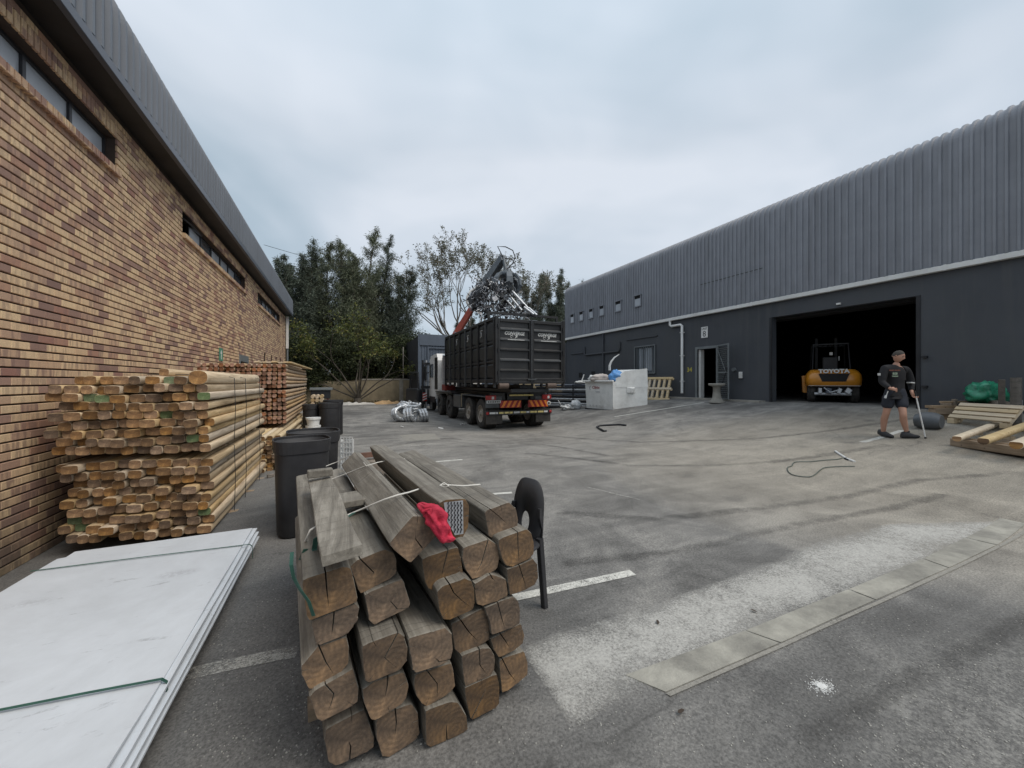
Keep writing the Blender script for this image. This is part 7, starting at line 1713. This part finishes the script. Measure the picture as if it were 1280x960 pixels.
M['leafy'] = mat_leaf('yellow_green_leaves', [(.045, .060, .018), (.085, .10, .028), (.155, .165, .045), (.22, .17, .06)])
M['sparse'] = mat_leaf('olive_sparse_leaves', [(.10, .105, .075), (.14, .145, .10), (.19, .19, .14), (.22, .17, .13)])
M['bush'] = mat_leaf('dark_bush_leaves', [(.022, .030, .016), (.040, .052, .024), (.068, .082, .036), (.11, .115, .05)])
M['bark'] = simple('grey_brown_bark', (0.085, 0.072, 0.058), .9, var=.3, nscale=6, bumpv=.6, bscale=20, stretch=(1, 1, .3))
M['bark_pale'] = simple('pale_grey_bark', (0.15, 0.135, 0.115), .9, var=.3, nscale=6, bumpv=.6, bscale=20, stretch=(1, 1, .3))
def leaf_mesh(name, cen, length, width, mat, parent, seed, droop=0.0, tri=False):
    """cen (n,3): one small folded leaf face at each point"""
    rs = np.random.RandomState(seed); n = len(cen)
    d = rs.normal(size=(n, 3)); d[:, 2] = d[:, 2]*.6-droop; d /= np.linalg.norm(d, axis=1)[:, None]+1e-9
    a = rs.normal(size=(n, 3)); s = np.cross(d, a); s /= np.linalg.norm(s, axis=1)[:, None]+1e-9
    L = (length*rs.uniform(.6, 1.3, n))[:, None]; w = (width*rs.uniform(.7, 1.3, n))[:, None]
    v = np.stack([cen-s*w/2*.3, cen+d*L*.5-s*w/2, cen+d*L, cen+d*L*.5+s*w/2], 1).reshape(-1, 3)
    me = bpy.data.meshes.new(name); me.vertices.add(4*n); me.vertices.foreach_set('co', v.astype(np.float32).ravel())
    me.loops.add(4*n); me.loops.foreach_set('vertex_index', np.arange(4*n, dtype=np.int32)); me.polygons.add(n); me.polygons.foreach_set('loop_start', np.arange(0, 4*n, 4, dtype=np.int32))
    try: me.polygons.foreach_set('loop_total', np.full(n, 4, dtype=np.int32))
    except Exception: pass
    me.materials.append(mat); me.update(calc_edges=True)
    o = bpy.data.objects.new(name, me); C.objects.link(o)
    if parent is not None: o.parent = parent
    return o
def grow(rnd, p, d, L, r, depth, mb, tips, spread=.6, up=.15, nseg=4, kids=(2, 3), lenf=.72, minr=.006, tipdepth=1):
    pts = [p.copy()]; rr = [r]; dd = d.copy()
    for i in range(nseg):
        dd = (dd+Vector((rnd.gauss(0, .11), rnd.gauss(0, .11), rnd.gauss(0, .07)+up*.12))).normalized(); p = p+dd*(L/nseg); pts.append(p.copy()); rr.append(max(minr, r*(1-.38*(i+1)/nseg)))
        if depth <= tipdepth: tips.append(p.copy())
    mb.tube(pts, rr, 6 if r > .04 else 3, caps=False)
    if depth <= 0: tips.append(p); return
    for k in range(rnd.randint(*kids)):
        ax = dd.orthogonal().normalized(); ax.rotate(Matrix.Rotation(rnd.uniform(0, 6.28), 3, dd)); nd = (dd+ax*rnd.uniform(spread*.5, spread*1.2)+Vector((0, 0, up))).normalized()
        st = pts[-1] if k < 2 else pts[rnd.randint(2, len(pts)-1)]
        grow(rnd, st.copy(), nd, L*lenf*rnd.uniform(.8, 1.15), rr[-1]*.78, depth-1, mb, tips, spread, up, nseg, kids, lenf, minr, tipdepth)
def bank():
    rs = random.Random(1); xs = np.linspace(-14, 40, 60); rows = [(27.0, -.02), (27.05, .35), (27.12, .95), (27.2, 1.45), (27.6, 1.62), (29, 1.75), (33, 2.1), (60, 2.6)]
    vs = [(x, y+.08*math.sin(x*2.1)*(j > 0), z*(1+.05*math.sin(x*1.3+j))) for j, (y, z) in enumerate(rows) for x in xs]; n = len(xs)
    m = MB(); m.add(vs, [(j*n+i, j*n+i+1, (j+1)*n+i+1, (j+1)*n+i) for j in range(len(rows)-1) for i in range(n-1)], 0, True)
    tag(m.build('earth_bank', simple('sandy_earth', (0.235, 0.19, 0.125), .95, var=.3, nscale=1.5, bumpv=.7, bscale=6, dirt=(0.09, .08, .045), dirt_amt=.5)), 'sandy bank behind the yard', None, None, 'structure')
    T = thing('retaining_wall', 'low stained plaster wall on the bank behind the small leafy tree', 'wall', (1.2, 26.75, 0))
    f = MB(); f.b2((0, 0, 0), (10, .2, 1.60)); f.build('wall_face', simple('stained_tan_plaster', (0.285, 0.235, 0.155), .9, var=.25, nscale=1.2, bumpv=.4, bscale=10, dirt=(0.12, .105, .07), dirt_amt=.5), T)
    f = MB(); f.b2((0, -.03, 1.602), (10, .23, 1.68)); f.build('coping', M['concrete'], T)
    for x in (2.4, 5.0, 7.6): f = MB(); f.b2((x, -.06, 0), (x+.25, -.002, 1.60)); f.build('pier', M['concrete'], T)
bank()
def casuarina(x, y, z, h, leaders, rad, seed, mat, label, n=16000, dens=1.0):
    rnd = random.Random(seed); T = thing('casuarina_tree', label, 'tree', (x, y, z), 0, 'tall feathery trees behind the yard'); n = int(n*1.7); mb = MB(); cen = []; rs = np.random.RandomState(seed)
    lead = []
    for i in range(leaders):
        a = 6.28*i/leaders+rnd.uniform(-.4, .4); off = rad*.52*(0 if leaders == 1 else rnd.uniform(.5, 1.1)); hh = h*rnd.uniform(.68, .93) if i else h
        top = Vector((math.cos(a)*off, math.sin(a)*off*.6, hh)); mid = Vector((top.x*.5, top.y*.5, hh*.45))
        pts = [Vector((0, 0, 0)), mid*.5+Vector((rnd.uniform(-.1, .1), 0, 0)), mid, mid.lerp(top, .5)+Vector((rnd.uniform(-.15, .15), 0, 0)), top]; mb.tube(pts, [.16*h/10, .12*h/10, .09*h/10, .05, .012], 7, caps=False); lead.append((pts, hh))
    per = n//leaders
    for pts, hh in lead:
        k = 0; nb = int(95*h/10)
        for b in range(nb):
            t = rnd.uniform(.14, .99)**.9; s = t*4; i = min(3, int(s)); q = pts[i].lerp(pts[i+1], s-i)
            prof = min(1, (t+.25)*1.6)*(1-t)**.75*1.25+.04; br = rad*.52*max(.06, prof)*rnd.uniform(.45, 1.25)
            a = rnd.uniform(0, 6.28); e = q+Vector((math.cos(a)*br, math.sin(a)*br*.8, br*rnd.uniform(.35, 1.05)+.12))
            mb.tube([q, q.lerp(e, .5)+Vector((0, 0, .05)), e], [.022, .014, .006], 3, caps=False)
            m_ = int(per/nb*rnd.uniform(.5, 1.5)*dens*(.35+1.0*prof)); f = rs.uniform(.25, 1.08, m_)[:, None]; base = np.array(q)[None]*(1-f)+np.array(e)[None]*f
            cen.append(base+rs.normal(0, 1, (m_, 3))*np.array([.15, .15, .17])*(.35+.75*min(1, prof)))
    mb.build('trunk', M['bark'], T); leaf_mesh('crown', np.concatenate(cen), .26, .032, mat, T, seed, droop=.9); return T
Y1 = 29.5
def tx(px, y): return at_y(px, 477, y).x
casuarina(tx(372, 30), 30, 1.7, 9.6, 5, 3.0, 41, M['needle2'], 'leftmost tall feathery tree, tight against the brick warehouse corner', 26000)
casuarina(tx(352, 31), 31, 1.7, 8.0, 2, 1.8, 48, M['needle2'], 'feathery tree mostly hidden behind the corner of the brick warehouse', 14000)
casuarina(tx(398, 31), 31, 1.7, 10.0, 5, 3.1, 42, M['needle'], 'feathery tree second from the brick warehouse, with several thin peaks', 26000)
casuarina(tx(442, 30), 30, 1.7, 11.0, 5, 3.3, 43, M['needle'], 'feathery tree in the middle of the left group, pale tipped', 28000)
casuarina(tx(466, 32), 32, 1.7, 11.6, 4, 3.2, 44, M['needle2'], 'tallest feathery tree, right of the middle of the left group', 24000)
casuarina(tx(496, 31), 31, 1.7, 8.8, 4, 3.0, 45, M['needle2'], 'lower feathery tree at the right end of the left group', 20000)
casuarina(tx(668, 33), 33, 1.5, 10.6, 4, 2.5, 46, M['needle2'], 'dark tree just right of the crane grab', 20000)
casuarina(tx(692, 34), 34, 1.5, 11.6, 4, 2.4, 47, M['needle2'], 'dense dark pointed tree between crane grab and grey warehouse', 24000, 1.2)
casuarina(tx(719, 35), 35, 1.5, 11.2, 4, 2.4, 49, M['needle2'], 'dark tree peeping over the corner of the grey warehouse', 22000)
casuarina(tx(580, 36), 36, 1.5, 6.2, 3, 2.6, 50, M['needle2'], 'low dark tree behind the red crane arm', 20000)
casuarina(tx(636, 37), 37, 1.5, 6.5, 3, 2.6, 51, M['needle2'], 'low dark tree behind the scrap in the grab', 20000)
casuarina(tx(703, 36), 36, 1.5, 11.0, 5, 3.4, 52, M['needle2'], 'lower wide dark tree filling the gap between crane grab and grey warehouse', 22000)
def bare_tree():
    rnd = random.Random(77); T = thing('sparse_tree', 'large wide tree with thin bare branches and few leaves behind the crane', 'tree', (tx(590, 32), 32, 1.6)); mb = MB(); tips = []
    mb.tube([Vector((0, 0, 0)), Vector((.05, 0, 1.2)), Vector((0, 0, 2.2))], [.26, .21, .19], 10, caps=False)
    for i in range(10):
        a = 6.28*i/9+rnd.uniform(-.25, .25); d = Vector((math.cos(a)*1.1, math.sin(a)*.5, .75)).normalized() if i else Vector((0, 0, 1))
        grow(rnd, Vector((0, 0, 2.0)), d, 3.5, .12, 5, mb, tips, .55, .16, 4, (2, 3), .72, .010, 1)
    mb.build('trunk', M['bark_pale'], T)
    tp = np.array([tuple(t) for t in tips]); rs = np.random.RandomState(5); k = rs.choice(len(tp), min(len(tp)*3, 17000)); cen = tp[k]+rs.normal(0, .07, (len(k), 3))
    leaf_mesh('crown', cen, .16, .08, M['sparse'], T, 6, .1)
bare_tree()
def leafy_tree():
    rnd = random.Random(21); T = thing('leafy_tree', 'small spreading tree with yellow green leaf clusters in front of the far wall', 'tree', (tx(447, 26.3), 26.3, .05)); mb = MB(); tips = []
    mb.tube([Vector((0, 0, 0)), Vector((0, 0, .4))], [.26, .2], 8, caps=False)
    for i in range(9):
        a = -1.15+2.3*i/8+rnd.uniform(-.16, .16); d = Vector((math.sin(a), rnd.uniform(-.35, .2), math.cos(a)*.9+.15)).normalized()
        grow(rnd, Vector((rnd.uniform(-.15, .15), 0, .3)), d, 2.4*rnd.uniform(.75, 1.15), .055, 3, mb, tips, .5, .05, 4, (2, 2), .62, .010, 1)
    mb.build('trunk', M['bark'], T)
    tp = np.array([tuple(t) for t in tips]); rs = np.random.RandomState(15); tp = tp[tp[:, 2] > 1.5]; sel = tp[rs.choice(len(tp), max(1, int(len(tp)*.42)), replace=False)]
    cen = np.repeat(sel, 15, 0)+rs.normal(0, .20, (len(sel)*15, 3))*np.array([1, 1, .5]); leaf_mesh('crown', cen, .20, .085, M['leafy'], T, 16, .4)
leafy_tree()
def bushes():
    rnd = random.Random(31)
    spec = [(352, 27.6, 1.5, 3.6, 'leftmost dark bush under the trees, beside the brick warehouse'), (375, 27.9, 1.6, 3.2, 'dark bush above the black bins'), (398, 28.1, 1.7, 3.3, 'dark bush behind the metal stand'), (420, 28.3, 1.6, 3.0, 'dark bush left behind the leafy tree'),
            (452, 28.6, 1.8, 2.7, 'dark bush right behind the leafy tree'), (480, 28.8, 1.7, 3.0, 'dark bush right of the leafy tree on the wall'), (508, 29.2, 1.7, 3.4, 'dark bush behind the thin pole'), (530, 30.5, 1.7, 3.6, 'dark bush at the corner of the slate shed'), (545, 33, 2.2, 3.6, 'bush behind the slate shed'), (680, 31, 2.2, 4.4, 'bush behind the rear of the container'), (655, 33, 2.2, 3.9, 'bush behind the scrap'), (705, 30, 2.0, 4.6, 'bush at the far end of the grey warehouse'), (430, 33, 3.0, 5.0, 'wide dark bush mass low behind the left trees'), (385, 33, 2.6, 5.4, 'dark bush mass low behind the leftmost trees'), (495, 34, 3.0, 4.8, 'dark bush mass low behind the right of the left trees')]
    for i, (px, y, r, h, lab) in enumerate(spec):
        T = thing('bush', lab, 'bush', (tx(px, y), y, .8 if y < 28.3 and px < 430 else 1.5), 0, 'dark bushes behind the yard'); rs = np.random.RandomState(200+i); mb = MB()
        for k in range(9): a = rnd.uniform(0, 6.28); mb.tube([(0, 0, 0), (math.cos(a)*r*.3, math.sin(a)*r*.3, h*.4), (math.cos(a)*r*.6, math.sin(a)*r*.5, h*.8)], [.05, .03, .01], 4, caps=False)
        mb.build('stem', M['bark'], T)
        nc = 46; c = rs.normal(0, 1, (nc, 3)); c /= np.linalg.norm(c, axis=1)[:, None]; c *= (rs.uniform(.35, 1, nc)**.5)[:, None]; c = c*np.array([r, r*.8, h*.5])+np.array([0, 0, h*.48])
        cen = np.repeat(c, 190, 0)+rs.normal(0, 1, (nc*190, 3))*np.array([.28, .28, .24]); cen = cen[cen[:, 2] > 0]
        leaf_mesh('crown', cen, .15, .07, M['bush'], T, 300+i, .3)
    # leaf litter and scrub along the foot of the bank
    rs = np.random.RandomState(9); n = 9000; x = rs.uniform(-6, 9, n); y = rs.uniform(26.1, 27.2, n); z = np.abs(rs.normal(0, .12, n))*(y-26.0)+.04
    lit = mat_leaf('dry_litter_and_grass', [(.10, .07, .035), (.16, .11, .05), (.10, .10, .04), (.22, .16, .08)])
    o = leaf_mesh('leaf_litter', np.stack([x, y, z], 1), .14, .06, lit, None, 10, -.2); tag(o, 'dry leaf litter and weeds along the foot of the bank', 'leaf litter', None, 'stuff')
    # white and sandy sheeting lying along the kerb
    for nm, x0, x1, col, lab, cat, sd in (('plastic_sheeting', tx(414, 26), tx(470, 26), (.52, .50, .46), 'torn whitish sheeting lying along the kerb below the bank', 'sheeting', 1), ('sand_heap', tx(464, 26), tx(508, 26), (.50, .33, .17), 'low heap of orange sand along the kerb below the bank', 'sand', 2), ('plastic_sheeting', tx(498, 26), tx(524, 26), (.52, .50, .46), 'smaller piece of whitish sheeting at the kerb behind the silver coils', 'sheeting', 3)):
        m = MB(); nx, ny = 40, 8; vs = []
        for i in range(nx+1):
            for j in range(ny+1):
                u, v = i/nx, j/ny; e = math.sin(math.pi*u)**.4*math.sin(math.pi*v)**.6
                vs.append((x0+(x1-x0)*u, 25.7+.8*v+.15*math.sin(u*9+sd), .05+e*(.14+.12*mnoise.noise(Vector((u*9, v*3, sd)))+(.12*math.exp(-((u-.35)/.2)**2) if sd == 2 else 0))))
        m.add(vs, [(i*(ny+1)+j, (i+1)*(ny+1)+j, (i+1)*(ny+1)+j+1, i*(ny+1)+j+1) for i in range(nx) for j in range(ny)], 0, True); o = m.build(nm, simple(nm+'_surface'+str(sd), col, .8, var=.15, nscale=6, bumpv=.6, bscale=9)); tag(o, lab, cat, None, 'stuff' if sd == 2 else None)
    T = thing('thin_pole', 'thin pale pole with a sloping stay above the far wall', 'pole', (tx(504, 27.5), 27.5, 1.5)); f = MB(); f.cyl((0, 0, 0), (0, 0, 2.4), .035, 8); f.build('shaft', M['rim'], T); f = MB(); f.cyl((.03, 0, 1.9), (1.7, 0, .0), .012, 6); f.build('stay', M['rim'], T)
    m = MB(); a, b = at_y(330, 306, 24.0), at_y(560, 330, 40.0); m.tube([a.lerp(b, t)+Vector((0, 0, -1.2*math.sin(math.pi*t))) for t in [k/16 for k in range(17)]], .012, 4); tag(m.build('overhead_cable', M['dark_steel'], base=True), 'thin overhead cable crossing the sky behind the trees', 'cable')
bushes()
